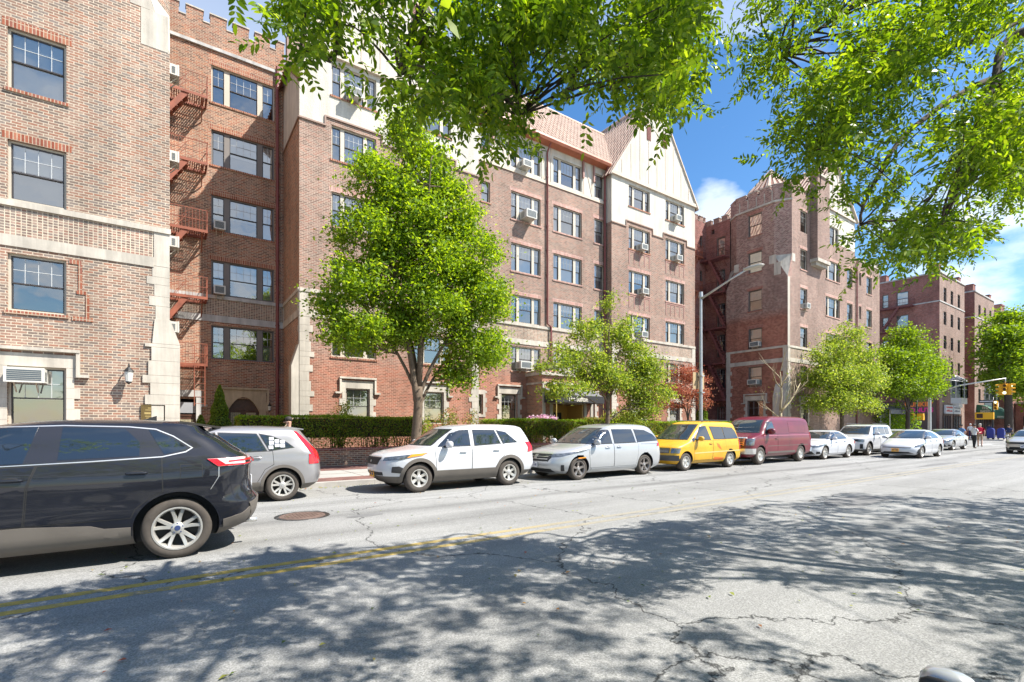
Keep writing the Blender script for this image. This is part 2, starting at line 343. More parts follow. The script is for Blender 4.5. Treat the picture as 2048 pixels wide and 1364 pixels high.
# ================================================================== GROUND
def roadmat():
    m, nt, out = newmat('asphalt'); b = pbsdf(nt, out, rough=.92, spec=.25)
    g = N(nt, 'ShaderNodeNewGeometry'); P = g.outputs['Position']
    base = N(nt, 'ShaderNodeTexNoise', inp={'Scale': .45, 'Detail': 8, 'Roughness': .6}); L(nt, P, base.inputs[0])
    mpx = N(nt, 'ShaderNodeMapping'); mpx.inputs['Scale'].default_value = (.06, 1.0, 1.0); L(nt, P, mpx.inputs[0])
    st = N(nt, 'ShaderNodeTexNoise', inp={'Scale': 1.5, 'Detail': 5, 'Roughness': .6}); L(nt, mpx.outputs[0], st.inputs[0])
    ag = N(nt, 'ShaderNodeTexNoise', inp={'Scale': 85.0, 'Detail': 3, 'Roughness': .75}); L(nt, P, ag.inputs[0])
    ag2 = N(nt, 'ShaderNodeTexVoronoi', inp={'Scale': 55.0}); L(nt, P, ag2.inputs[0])
    def mr(src, a, bb, c, d):
        q = N(nt, 'ShaderNodeMapRange', inp={'From Min': a, 'From Max': bb, 'To Min': c, 'To Max': d}); L(nt, src, q.inputs[0]); return q.outputs[0]
    def mul(x, y):
        q = N(nt, 'ShaderNodeMath', operation='MULTIPLY'); L(nt, x, q.inputs[0]); L(nt, y, q.inputs[1]); return q.outputs[0]
    k = mul(mr(base.outputs[0], .3, .7, .9, 1.1), mr(st.outputs[0], .35, .65, .86, 1.12))
    k = mul(k, mr(ag.outputs[0], .25, .75, .45, 1.55)); k = mul(k, mr(ag2.outputs[0], 0, .8, .70, 1.30))
    # cracks: borders of large distorted cells, drawn thin
    dn = N(nt, 'ShaderNodeTexNoise', inp={'Scale': 1.3, 'Detail': 7, 'Roughness': .62}); L(nt, P, dn.inputs[0])
    ad = N(nt, 'ShaderNodeMix', data_type='VECTOR'); ad.inputs[0].default_value = .28; L(nt, P, ad.inputs[4]); 
    sc = N(nt, 'ShaderNodeVectorMath', operation='SCALE'); sc.inputs['Scale'].default_value = .95; L(nt, dn.outputs['Color'], sc.inputs[0])
    va = N(nt, 'ShaderNodeVectorMath', operation='ADD'); L(nt, P, va.inputs[0]); L(nt, sc.outputs[0], va.inputs[1])
    vo = N(nt, 'ShaderNodeTexVoronoi', feature='DISTANCE_TO_EDGE', inp={'Scale': .26}); L(nt, va.outputs[0], vo.inputs[0])
    ck = mr(vo.outputs['Distance'], .0008, .0050, .20, 1.0)
    # faint cracks of a finer net, only in worn patches
    vo2 = N(nt, 'ShaderNodeTexVoronoi', feature='DISTANCE_TO_EDGE', inp={'Scale': 1.3}); L(nt, va.outputs[0], vo2.inputs[0])
    c2 = mr(vo2.outputs['Distance'], .002, .014, .80, 1.0)
    pm = N(nt, 'ShaderNodeTexNoise', inp={'Scale': .33, 'Detail': 2}); L(nt, P, pm.inputs[0])
    pmx = mr(pm.outputs[0], .50, .62, 0.0, 1.0)
    m2 = N(nt, 'ShaderNodeMix', data_type='FLOAT'); L(nt, pmx, m2.inputs[0]); m2.inputs[2].default_value = 1.0; L(nt, c2, m2.inputs[3])
    k = mul(k, ck); k = mul(k, m2.outputs[0])
    # two dark oily lanes along the street
    sp = N(nt, 'ShaderNodeSeparateXYZ'); L(nt, P, sp.inputs[0])
    w = N(nt, 'ShaderNodeMath', operation='ADD'); L(nt, sp.outputs[1], w.inputs[0])
    wn = N(nt, 'ShaderNodeTexNoise', inp={'Scale': .25, 'Detail': 4}); L(nt, P, wn.inputs[0])
    L(nt, mr(wn.outputs[0], .3, .7, -.18, .18), w.inputs[1])
    for yc, hw, dk in ((9.25, .36, .62), (7.75, .42, .80), (10.75, .06, .8), (3.2, .35, .92)):
        d = N(nt, 'ShaderNodeMath', operation='SUBTRACT'); L(nt, w.outputs[0], d.inputs[0]); d.inputs[1].default_value = yc
        ab = N(nt, 'ShaderNodeMath', operation='ABSOLUTE'); L(nt, d.outputs[0], ab.inputs[0])
        k = mul(k, mr(ab.outputs[0], 0, hw, dk, 1.0))
    mx = N(nt, 'ShaderNodeMix', data_type='RGBA', blend_type='MULTIPLY'); mx.inputs[0].default_value = 1; mx.inputs[6].default_value = (.225, .223, .214, 1)
    L(nt, k, mx.inputs[7]); L(nt, mx.outputs[2], b.inputs['Base Color'])
    bp = N(nt, 'ShaderNodeBump', inp={'Strength': .35, 'Distance': .008}); L(nt, ag.outputs[0], bp.inputs['Height']); L(nt, bp.outputs[0], b.inputs['Normal'])
    return m
M_ROAD = roadmat()
M_GND = plain('ground_grey', (.20, .19, .17), rough=.95, var=.15, scale=.3)
M_WALK = plain('concrete_walk', (.33, .315, .29), rough=.9, var=.14, scale=1.4, bump=.15)
M_KERB = plain('kerb_concrete', (.36, .34, .31), rough=.9, var=.2, scale=2.2, bump=.15)
M_YEL = None
def paintmat(name, col, thr=.45, fade=None):
    m, nt, out = newmat(name); b = pbsdf(nt, out, rough=.8)
    g = N(nt, 'ShaderNodeNewGeometry'); n = N(nt, 'ShaderNodeTexNoise', inp={'Scale': 3.2, 'Detail': 9, 'Roughness': .75}); L(nt, g.outputs['Position'], n.inputs[0])
    r = N(nt, 'ShaderNodeMapRange', inp={'From Min': thr - .06, 'From Max': thr + .05, 'To Min': 0, 'To Max': 1}); L(nt, n.outputs[0], r.inputs[0])
    n2 = N(nt, 'ShaderNodeTexNoise', inp={'Scale': 70, 'Detail': 2}); L(nt, g.outputs['Position'], n2.inputs[0])
    r2 = N(nt, 'ShaderNodeMapRange', inp={'From Min': .3, 'From Max': .7, 'To Min': .7, 'To Max': 1.1}); L(nt, n2.outputs[0], r2.inputs[0])
    mu = N(nt, 'ShaderNodeMix', data_type='RGBA'); mu.inputs[6].default_value = (.20, .19, .16, 1); mu.inputs[7].default_value = (*col, 1); L(nt, r.outputs[0], mu.inputs[0])
    if fade:  # paler along the street: sun wash-out put into the paint colour, with wear
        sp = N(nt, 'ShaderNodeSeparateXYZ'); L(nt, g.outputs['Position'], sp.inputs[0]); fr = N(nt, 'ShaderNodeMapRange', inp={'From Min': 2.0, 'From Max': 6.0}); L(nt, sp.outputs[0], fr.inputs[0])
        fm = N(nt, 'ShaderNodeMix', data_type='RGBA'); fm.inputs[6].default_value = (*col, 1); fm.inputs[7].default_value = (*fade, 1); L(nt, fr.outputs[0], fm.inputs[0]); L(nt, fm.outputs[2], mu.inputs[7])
    m3 = N(nt, 'ShaderNodeMix', data_type='RGBA', blend_type='MULTIPLY'); m3.inputs[0].default_value = 1; L(nt, mu.outputs[2], m3.inputs[6]); L(nt, r2.outputs[0], m3.inputs[7])
    L(nt, m3.outputs[2], b.inputs['Base Color']); return m
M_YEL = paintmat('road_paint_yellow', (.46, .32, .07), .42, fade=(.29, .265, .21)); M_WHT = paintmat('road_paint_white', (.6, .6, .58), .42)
def paver():
    m, nt, out = newmat('brick_pavers'); b = pbsdf(nt, out, rough=.85)
    g = N(nt, 'ShaderNodeNewGeometry')
    t = N(nt, 'ShaderNodeTexBrick', inp={'Scale': 1.0, 'Mortar Size': .008, 'Brick Width': .2, 'Row Height': .1}); L(nt, g.outputs['Position'], t.inputs[0])
    t.inputs['Color1'].default_value = (.12, .05, .042, 1); t.inputs['Color2'].default_value = (.21, .095, .075, 1); t.inputs['Mortar'].default_value = (.13, .09, .08, 1)
    n = N(nt, 'ShaderNodeTexNoise', inp={'Scale': 1.6, 'Detail': 5}); L(nt, g.outputs['Position'], n.inputs[0])
    r = N(nt, 'ShaderNodeMapRange', inp={'From Min': .3, 'From Max': .7, 'To Min': .7, 'To Max': 1.3}); L(nt, n.outputs[0], r.inputs[0])
    mu = N(nt, 'ShaderNodeMix', data_type='RGBA', blend_type='MULTIPLY'); mu.inputs[0].default_value = 1; L(nt, t.outputs[0], mu.inputs[6]); L(nt, r.outputs[0], mu.inputs[7])
    L(nt, mu.outputs[2], b.inputs['Base Color']); return m
M_PAV = paver()
M_SOIL = plain('planting_soil', (.07, .045, .03), rough=.95, var=.3, scale=4)
def struct(name, mb, mat): return tag(mb.build(name, mat), kind='structure')
KY = 13.75; NY = -1.6; CX0, CX1 = 62.5, 76.0
b = MB(); b.box(-400, 900, -400, 900, -1.2, -.06); struct('ground', b, M_GND)
b = MB(); b.box(-120, 500, NY, KY, -.5, 0); b.box(CX0, CX1, KY, 140, -.5, 0); b.box(CX0, CX1, -120, NY, -.5, 0); struct('road', b, M_ROAD)
def walk(x0, x1, y0, y1, nm='pavement'):
    b = MB(); b.box(x0, x1, y0, y1, -.5, .13); return struct(nm, b, M_WALK)
walk(-120, CX0 - .18, KY + .18, 60); walk(CX1 + .18, 500, KY + .18, 80); walk(-120, CX0 - .18, -60, NY - .18); walk(CX1 + .18, 500, -60, NY - .18)
b = MB()
for x0, x1 in ((-120, CX0), (CX1, 500)):
    for y0, y1 in ((KY, KY + .175), (NY - .175, NY)):
        x = x0
        while x < min(x1, 130):
            b.box(x + .004, min(x + 2.4, x1) - .004, y0, y1, -.4, .132); x += 2.4
for x0, x1 in ((CX0 - .175, CX0), (CX1, CX1 + .175)): b.box(x0, x1, KY + .18, 80, -.4, .132); b.box(x0, x1, -60, NY - .18, -.4, .132)
struct('kerb', b, M_KERB)
b = MB()
for y0, y1 in ((14.0, 14.9), (17.3, 19.1)): b.box(-60, 44 if y0 < 15 else 36, y0, y1, .12, .136)
struct('pavement_brick_strip', b, M_PAV)
b = MB()
for i in range(40):  # expansion joints of the concrete flags
    x = -6 + i * 1.55; b.box(x, x + .014, 14.91, 17.29, .10, .1335)
b.box(-8, 60, 16.1, 16.112, .10, .134)
struct('pavement_joints', b, M_SOIL)
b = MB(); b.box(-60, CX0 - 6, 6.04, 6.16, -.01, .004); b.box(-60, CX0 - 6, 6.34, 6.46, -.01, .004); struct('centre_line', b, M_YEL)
b = MB()
for i in range(8): b.box(CX0 - 4.2, CX0 - 1.2, -.9 + i * 1.8, -.4 + i * 1.8, -.01, .004)
b.box(CX0 - 5.6, CX0 - 5.2, 6.6, KY - .2, -.01, .004)
struct('crosswalk_marking', b, M_WHT)
# oily patch repairs
M_PATCH = plain('asphalt_patch', (.15, .148, .145), rough=.93, var=.2, scale=3, bump=.3)
b = MB()
for (x, y, a, c) in ((2.95, 9.0, .42, .16), (12.5, 4.6, 1.4, .5), (19, 7.9, 1.9, .18), (27, 6.9, 2.6, .22)):
    b.face([(x + a * math.cos(t) * random.uniform(.7, 1.1), y + c * math.sin(t) * random.uniform(.7, 1.1), .0035) for t in [i * 2 * PI / 14 for i in range(14)]])
struct('road_patch', b, M_PATCH)
mh = thing('manhole_cover', 'rusty round manhole cover in the road beside the grey SUV', 'manhole cover', (2.0, 9.62, 0))
b = MB(); b.lathe([(.0, .012), (.30, .012), (.305, .007), (.33, .007), (.335, .012), (.385, .010), (.40, 0)], seg=36)
for i in range(9):
    for j in range(9):
        x, y = (i - 4) * .062, (j - 4) * .062
        if x * x + y * y < .078: b.box(x - .018, x + .018, y - .018, y + .018, .010, .017)
b.build('cover', plain('rusty_iron', (.15, .10, .08), rough=.75, metal=.3, var=.25, scale=8), mh)
b = MB(); b.lathe([(.40, .006), (.47, .006), (.475, 0)], seg=36); b.build('frame', M_IRON, mh)
# ================================================================== BUILDING TOOLKIT
class Wall:
    def __init__(s, p0, p1, z0, z1, mat=0):
        s.p0 = Vector((p0[0], p0[1], 0)); s.p1 = Vector((p1[0], p1[1], 0)); s.L = (s.p1 - s.p0).length
        s.t = (s.p1 - s.p0).normalized(); s.n = Vector((s.t.y, -s.t.x, 0)); s.z0, s.z1, s.mat = z0, z1, mat; s.holes = []; s.zones = []
    def P(s, a, d, z): return s.p0 + s.t * a + s.n * d + Vector((0, 0, z))
    def s_of(s, p): return (Vector((p[0], p[1], 0)) - s.p0).dot(s.t)
    def box(s, mb, a0, a1, d0, d1, z0, z1): mb.obox(s.P(a0, d0, z0), s.t * (a1 - a0), s.n * (d1 - d0), Vector((0, 0, z1 - z0)))
    def zone(s, a0, a1, z0, z1, m): s.zones.append((a0, a1, z0, z1, m))
    def emit(s, mb, back=True, dark=None):
        A = {0, s.L}; Z = {s.z0, s.z1}
        for h in s.holes: A |= {h[0], h[1]}; Z |= {h[2], h[3]}
        for h in s.zones: A |= {min(max(h[0], 0), s.L), min(max(h[1], 0), s.L)}; Z |= {min(max(h[2], s.z0), s.z1), min(max(h[3], s.z0), s.z1)}
        A = sorted(A); Z = sorted(Z)
        for i in range(len(A) - 1):
            for j in range(len(Z) - 1):
                a0, a1, z0, z1 = A[i], A[i + 1], Z[j], Z[j + 1]; am, zm = (a0 + a1) / 2, (z0 + z1) / 2
                if a1 - a0 < 1e-6 or z1 - z0 < 1e-6: continue
                if any(h[0] < am < h[1] and h[2] < zm < h[3] for h in s.holes): continue
                m = s.mat
                for q in s.zones:
                    if q[0] < am < q[1] and q[2] < zm < q[3]: m = q[4]
                mb.cm = m; mb.face([s.P(a0, 0, z0), s.P(a1, 0, z0), s.P(a1, 0, z1), s.P(a0, 0, z1)])
        for a0, a1, z0, z1, *_ in s.holes:
            mb.cm = s.mat; d = -.30
            for q in s.zones:
                if q[0] < (a0 + a1) / 2 < q[1] and q[2] < (z0 + z1) / 2 < q[3]: mb.cm = q[4]
            mb.face([s.P(a0, 0, z0), s.P(a0, 0, z1), s.P(a0, d, z1), s.P(a0, d, z0)]); mb.face([s.P(a1, 0, z1), s.P(a1, 0, z0), s.P(a1, d, z0), s.P(a1, d, z1)])
            mb.face([s.P(a0, 0, z0), s.P(a0, d, z0), s.P(a1, d, z0), s.P(a1, 0, z0)]); mb.face([s.P(a0, 0, z1), s.P(a1, 0, z1), s.P(a1, d, z1), s.P(a0, d, z1)])
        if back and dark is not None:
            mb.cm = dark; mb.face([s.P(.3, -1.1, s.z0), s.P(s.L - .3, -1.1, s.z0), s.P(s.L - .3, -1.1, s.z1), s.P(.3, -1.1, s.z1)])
            for a0, a1, z0, z1, *_ in s.holes: pass
WR = random.Random(5)
def window(bld, w, a0, a1, z0, z1, kind='single', trim=None, hdr=None, sill=None, curt=None, hood=False, nx=3, door=False, sillstone=False, grey=False, surround_stone=None):
    """one window: casing, mullions and sashes; panes, curtains and surround are its sub-parts"""
    w.holes.append((a0, a1, z0, z1)); trim = trim or M_TRIM
    f = MB(); g = MB(); c = MB(); P = w.P; H = z1 - z0; Wd = a1 - a0
    e = .055; w.box(f.mat(0), a0, a1, -.20, -.09, z1 - e, z1); w.box(f, a0, a1, -.20, -.07, z0, z0 + e)
    w.box(f, a0, a0 + e, -.20, -.09, z0 + e, z1 - e); w.box(f, a1 - e, a1, -.20, -.09, z0 + e, z1 - e)
    if kind == 'triple':
        m = .085 * Wd; sd = .175 * Wd
        lights = [(a0 + e, a0 + e + sd, 2), (a0 + e + sd + m, a1 - e - sd - m, 4), (a1 - e - sd, a1 - e, 2)]
        for q in (lights[0][1], lights[1][1]): w.box(f.mat(0), q, q + m, -.19, -.085, z0 + e, z1 - e)
    else: lights = [(a0 + e, a1 - e, nx)]
    mode = WR.random()
    for (q0, q1, n) in lights:
        zm = z0 + e + (H - 2 * e) * .5; s_ = .035
        zz0, zz1 = z0 + e, z1 - e
        f.mat(1)
        for (u0, u1, d, lo, hi) in ((q0, q1, -.135, zm - .02, zz1), (q0, q1, -.165, zz0, zm + .02)):
            w.box(f, u0, u1, d - .025, d + .02, hi - s_, hi); w.box(f, u0, u1, d - .025, d + .02, lo, lo + s_)
            w.box(f, u0, u0 + s_, d - .025, d + .02, lo + s_, hi - s_); w.box(f, u1 - s_, u1, d - .025, d + .02, lo + s_, hi - s_)
            g.face([P(u0, d, lo), P(u1, d, lo), P(u1, d, hi), P(u0, d, hi)])
        f.mat(2); mt = .011
        for k in range(1, n):
            x = q0 + (q1 - q0) * k / n; w.box(f, x - mt / 2, x + mt / 2, -.133, -.120, zm + .015, zz1 - s_)
        zt = (zm + zz1) / 2; w.box(f, q0 + s_, q1 - s_, -.133, -.121, zt - mt / 2, zt + mt / 2)
        k = curt if curt is not None else (.6 if mode < .35 else (1.0 if mode < .88 else .35))
        k = min(1, max(0, k + WR.uniform(-.06, .06)))
        if k > .02:
            c.cm = (0 if WR.random() < .75 else 2) if not grey else 1
            zc = zz1 - (zz1 - zz0) * k; c.face([P(q0, -.185, zc), P(q1, -.185, zc), P(q1, -.185, zz1), P(q0, -.185, zz1)])
            if WR.random() < .5:
                c.cm = 1; c.face([P(q0, -.20, zz0), P(q1, -.20, zz0), P(q1, -.20, zm), P(q0, -.20, zm)])
    o = f.build('window', [trim, M_SASH, M_MUNT], bld)
    g.build('pane', M_GLASS, o)
    if c.f: c.build('curtain', [M_CURT, M_CURT2, M_CURT3], o)
    s = MB()
    if hood:  # stone surround with irregular jamb blocks, lintel and drip mould
        s.cm = 0; jw = .17; z = z0 - .02; k = 0
        while z < z1 - .05:
            zz = min(z + .30, z1); ww = jw + (.13 if k % 2 else .0)
            w.box(s, a0 - ww, a0, .0, .03, z, zz - .006); w.box(s, a1, a1 + ww, .0, .03, z, zz - .006); z = zz; k += 1
        w.box(s, a0 - jw - .03, a1 + jw + .03, 0, .032, z1, z1 + .36)
        ht = z1 + .44
        w.box(s, a0 - .30, a1 + .30, 0, .13, ht, ht + .085)
        for x0, x1 in ((a0 - .30, a0 - .215), (a1 + .215, a1 + .30)): w.box(s, x0, x1, 0, .11, ht - .62, ht)
        for x0, x1 in ((a0 - .50, a0 - .215), (a1 + .215, a1 + .50)): w.box(s, x0, x1, 0, .12, ht - .70, ht - .62)
    elif surround_stone is not None:
        q = surround_stone; s.cm = 0; z = z0 - .12; k = 0
        while z < z1 + .12:
            zz = min(z + .27, z1 + .2); ww = q + (.10 if k % 2 else 0); w.box(s, a0 - ww, a0, 0, .02, z, zz - .005); w.box(s, a1, a1 + ww, 0, .02, z, zz - .005); z = zz; k += 1
        w.box(s, a0 - q, a1 + q, 0, .021, z1, z1 + .25); w.box(s, a0 - q, a1 + q, 0, .04, z0 - .14, z0)
    else:
        if hdr: strip(o, w, a0 - .11, a1 + .11, 0, .006, z1, z1 + .225, hdr, 'lintel')
        if sill: strip(o, w, a0 - .06, a1 + .06, 0, .045, z0 - .085, z0, hdr or M_SOL, 'sill')
    if s.f: s.build('surround', [M_STONE, hdr or M_SOL], o)
    return o
def strip(bld, w, a0, a1, d0, d1, z0, z1, mat=None, name='belt_course'):
    b = MB(); w.box(b, a0, a1, d0, d1, z0, z1); return b.build(name, mat or M_STONE, bld)
AC_N = [0]
def aircon(w, a, z, label, wd=.62, ht=.40, dep=.45, cat='air conditioner', panels=True, mat=None, grp='air conditioners hung in the windows'):
    root = thing('air_conditioner', label, cat, w.P(a, 0, z), 0, grp)
    def Q(d): return w
    b = MB(); o = w.P(a, 0, z)
    def bx(mb, a0, a1, d0, d1, z0, z1): mb.obox(w.t * a0 + w.n * d0 + Vector((0, 0, z0)), w.t * (a1 - a0), w.n * (d1 - d0), Vector((0, 0, z1 - z0)))
    bx(b, -wd / 2, wd / 2, -.16, dep, .02, ht)
    bx(b, -wd / 2 - .012, wd / 2 + .012, dep - .05, dep + .006, .01, ht + .012)
    b.build('casing', mat or M_ACW, root)
    b = MB()
    bx(b, -wd / 2 + .05, wd / 2 - .05, dep + .003, dep + .010, .06, ht - .05)
    for k in range(7):  # side louvres
        zz = .07 + k * (ht - .14) / 7
        bx(b, -wd / 2 - .006, -wd / 2, .06, dep * .6, zz, zz + .02); bx(b, wd / 2, wd / 2 + .006, .06, dep * .6, zz, zz + .02)
    b.build('grille', M_ACG, root)
    b = MB()
    for k in range(5): q = .09 + k * (ht - .14) / 5; bx(b, -wd / 2 + .05, wd / 2 - .05, dep + .009, dep + .014, q, q + .007)
    b.build('fins', mat or M_ACW, root)
    b = MB()
    for x in (-wd * .28, wd * .28): b.beam(w.t * x + w.n * (dep * .85) + Vector((0, 0, .02)), w.t * x + w.n * .02 + Vector((0, 0, -.24)), .028)
    b.build('bracket', M_ACB, root)
    return root
def quoins(mb, w, a, sgn, z0, z1, base=.34, d=.014):
    z = z0; k = 0; pat = [base, base + .16, base + .03, base + .22, base + .08]
    while z < z1 - .02:
        h = (.42, .30, .36, .24, .45)[k % 5]; zz = min(z + h, z1); ww = pat[k % 5]
        w.box(mb, a, a + sgn * ww, 0, d, z, zz - .007) if sgn > 0 else w.box(mb, a - ww, a, 0, d, z, zz - .007)
        z = zz; k += 1
def merlons(mb, w, a0, a1, z, wd=.66, gap=.28, h=.48, th=.3, cap=None):
    a = a0
    while a < a1 - .1:
        e = min(a + wd, a1); mb.cm = 0; w.box(mb, a, e, -th, 0, z, z + h)
        mb.cm = 1; w.box(mb, a - .03, e + .03, -th - .03, .035, z + h, z + h + .06)
        if e < a1 - .05: w.box(mb, e, min(e + gap, a1), -th, .03, z, z + .05)
        a = e + gap
def pipe(bld, pts, r=.055, mat=None, name='downspout'):
    b = MB(); b.tube(pts, r, 8)
    for p, q in zip(pts, pts[1:]):
        p, q = Vector(p), Vector(q); n = int((q - p).length / 1.5)
        for k in range(1, n): c = p.lerp(q, k / n); b.tube([c - Vector((0, 0, .03)), c + Vector((0, 0, .03))], r * 1.35, 8)
    return b.build(name, mat or M_PIPE, bld, smooth=True, sharp=50)
def tiles(bld, o, u, v, nu, name='roof', th=.04, mats=None, amp=.06, rows=14):
    "tiled slope: corrugations side by side along u, running down v; overlapping rows"
    o, u, v = Vector(o), Vector(u), Vector(v); n = u.cross(v).normalized()
    if n.z < 0: n = -n
    b = MB(); seg = 6
    for r in range(rows):
        v0, v1 = r / rows, (r + 1) / rows
        for i in range(nu):
            for k in range(seg):
                t0, t1 = k / seg, (k + 1) / seg
                def hh(t): return amp * math.sin(2 * PI * t)
                b.cm = 0 if t0 < .5 else 1
                a, c = (i + t0) / nu, (i + t1) / nu
                b.face([o + u * a + v * v0 + n * (hh(t0) + .0), o + u * c + v * v0 + n * (hh(t1)), o + u * c + v * v1 + n * (hh(t1) + .03), o + u * a + v * v1 + n * (hh(t0) + .03)])
    b.cm = 1; b.prism([o, o + u, o + u + v, o + v], n * -th)
    return b.build(name, mats or [M_TILE1, M_TILE2], bld)
M_TILE1 = plain('roof_tile_pale', (.50, .37, .29), rough=.8, var=.25, scale=2.5); M_TILE2 = plain('roof_tile_maroon', (.18, .07, .045), rough=.8, var=.25, scale=2.5)
M_VENT = plain('louvre_redbrown', (.20, .055, .04), rough=.6)
BM = lambda brickmat: [brickmat, M_STUC, M_DARK, M_STONE, M_BRP, M_BRC]
# ================================================================== LEFT BLOCK
ZR = [(4.80, 6.40), (7.82, 9.46), (10.85, 12.52), (13.92, 15.58), (16.86, 18.60)]
B1, B2 = (7.64, 7.80), (6.55, 6.86)
A = thing('apartment_building', 'tan brick apartment block with stone corner at the left edge of the photo', 'building', (-4, 18.8, 0))
A0 = (-4, 18.8, 0)
def rooted(root):  # children are authored in world coordinates
    root.location = (0, 0, 0)
rooted(A)
wA = Wall((-12, 18.8), (0, 18.8), 0, 20.4)
wA.zone(11.4, 12.0, 13.3, 20.4, 2)  # replaced by the chamfer
S = lambda x: x + 12
for z0, z1 in ZR[:4]:
    if z0 < 5: window(A, wA, S(-3.62), S(-2.42), z0, z1 - .03, nx=4, curt=.0, grey=True, hdr=None, sill=M_SOL, trim=M_TRIM)
    else: window(A, wA, S(-3.62), S(-2.42), z0, z1, nx=4, curt=1.0 if z0 > 9 else .45, hdr=M_SOL, sill=M_SOL if z0 > 9 else None)
    window(A, wA, S(-8.2), S(-6.2), z0, z1, kind='triple', hdr=M_SOL)
window(A, wA, S(-3.62), S(-2.42), 1.55, 3.30, nx=4, hood=True, curt=.5)
mA = MB()
wA2 = Wall((-12, 18.8), (-.6, 18.8), 13.3, 20.4); 
wA.zones = []; wA.z1 = 13.3
up = [h for h in wA.holes if h[2] > 13]; wA.holes = [h for h in wA.holes if h[2] < 13]; wA2.holes = up
wA.zone(0, 11.6, B2[1], B1[0], 4)
wA.emit(mA, dark=2); wA2.emit(mA, dark=2)
wAc = Wall((-.6, 18.8), (0, 19.8), 13.3, 20.4); wAc.emit(mA, back=False)
wAs = Wall((0, 18.8), (0, 27), 0, 13.3); wAs.emit(mA, back=False); wAs2 = Wall((0, 19.8), (0, 27), 13.3, 20.4); wAs2.emit(mA, back=False)
mA.build('wall', BM(M_BRL), A)
b = MB(); b.cm = 0
b.prism([(0.004, 18.796, 13.3), (-.62, 18.796, 15.2), (.004, 19.83, 15.2)], (-.02, .03, .05))
b.mesh([(-.6, 18.8, 13.3), (0, 18.8, 13.3), (-.6, 18.8, 15.2)], [(0, 1, 2)]); b.mesh([(0, 18.8, 13.3), (0, 19.8, 13.3), (0, 19.8, 15.2)], [(0, 1, 2)])
wA.box(b, 11.02, 11.5, 0, .012, 14.45, 15.25); wA.box(b, 11.28, 11.96, 0, .012, 13.32, 14.44)
b.build('corner_broach', M_STONE, A)
strip(A, wA, 0, 12.03, 0, .06, B1[0], B1[1]); strip(A, wA, 0, 11.60, 0, .035, B2[0], B2[1])
b = MB(); quoins(b, wA, 12.0, -1, 4.95, 6.6, .36); wA.box(b, 11.6, 12.0, 0, .02, 6.6, B1[0] - .005)
quoins(b, wA, 12.26, -1, .13, 4.2, .72, .05); b.box(.002, .268, 18.805, 19.35, .13, 4.2)
b.prism([(-.44, 18.75, 4.2), (.27, 18.75, 4.2), (.02, 18.75, 4.95), (-.38, 18.75, 4.95)], (0, .6, 0)); b.build('quoin', M_STONE, A)
b = MB(); wA.box(b, 0, 12.1, -.3, .05, 20.4, 20.5); b.build('parapet_coping', M_STONE, A)
b = MB(); b.face([(-12, 18.8, 20.38), (0, 18.8, 20.38), (0, 27, 20.38), (-12, 27, 20.38)]); b.build('roof', M_DARK, A)
# relief panel outline of projecting bricks beside the first floor window
b = MB()
for x0, x1, z0, z1 in ((-2.36, -2.10, 6.30, 6.42), (-2.16, -2.08, 5.55, 6.3), (-2.2, -1.98, 5.45, 5.55), (-2.0, -1.92, 4.8, 5.45), (-2.3, -1.84, 4.68, 4.8)): wA.box(b, S(x0), S(x1), 0, .025, z0, z1)
b.build('relief_brickwork', M_SOL, A)
# ------------------------------------------------------------------ fittings on the left block
def lantern(x, y, z, label, grp=None, s=1.0):
    t = thing('wall_lantern', label, 'lantern', (x, y, z), 0, grp)
    b = MB(); b.tube([(0, 0, .10 * s), (0, -.06 * s, .22 * s), (0, -.16 * s, .26 * s), (0, -.20 * s, .20 * s)], .014 * s, 6); b.tube([(0, .0, .02 * s), (0, -.012 * s, .02 * s)], .05 * s, 10)
    b.box(-.035 * s, .035 * s, -.015 * s, 0, -.08 * s, .16 * s); b.build('arm', M_IRON, t)
    b = MB(); b.lathe([(0, .20 * s), (.02 * s, .19 * s), (.095 * s, .10 * s), (.10 * s, .085 * s), (.085 * s, .08 * s)], (0, -.20 * s, 0), seg=8)
    for k in range(4):
        a = k * PI / 2 + PI / 4; b.beam((.07 * s * math.cos(a), -.20 * s + .07 * s * math.sin(a), .09 * s), (.05 * s * math.cos(a), -.20 * s + .05 * s * math.sin(a), -.14 * s), .01 * s)
    b.lathe([(.055 * s, -.13 * s), (.06 * s, -.15 * s), (.02 * s, -.18 * s), (0, -.20 * s)], (0, -.20 * s, 0), seg=8); b.build('lantern_frame', M_IRON, t)
    b = MB(); b.lathe([(.085 * s, .085 * s), (.06 * s, -.13 * s)], (0, -.20 * s, 0), seg=8); b.build('glass', plain('lantern_glass', (.6, .6, .55), rough=.2), t)
lantern(-1.0, 18.79, 3.15, 'black carriage lantern with pale glass on the sunlit tan brick wall', s=1.35)
pq = thing('wall_plaque', 'bronze plaque with raised lettering on the left block beside its stone corner', 'plaque', (-.42, 18.79, 2.05))
b = MB(); b.box(-.27, .27, -.03, 0, -.22, .22); b.box(-.30, .30, -.04, -.0, .22, .25); b.box(-.30, .30, -.04, 0, -.25, -.22); b.box(-.30, -.27, -.04, 0, -.22, .22); b.box(.27, .30, -.04, 0, -.22, .22)
b.build('frame', plain('bronze', (.22, .15, .06), rough=.4, metal=.7), pq)
b = MB(); M_GOLD = plain('brass_letters', (.62, .45, .18), rough=.35, metal=.6)
for r_, wds in ((.15, (.26,)), (.09, (.38,)), (-.01, (.16, .05, .16)), (-.10, (.40,)), (-.16, (.34,))):
    tot = sum(wds) + .03 * (len(wds) - 1); x = -tot / 2
    for q in wds: b.box(x, x + q, -.036, -.03, r_ - (.03 if len(wds) > 1 else .012), r_ + (.03 if len(wds) > 1 else .012)); x += q + .03
b.build('lettering', M_GOLD, pq)
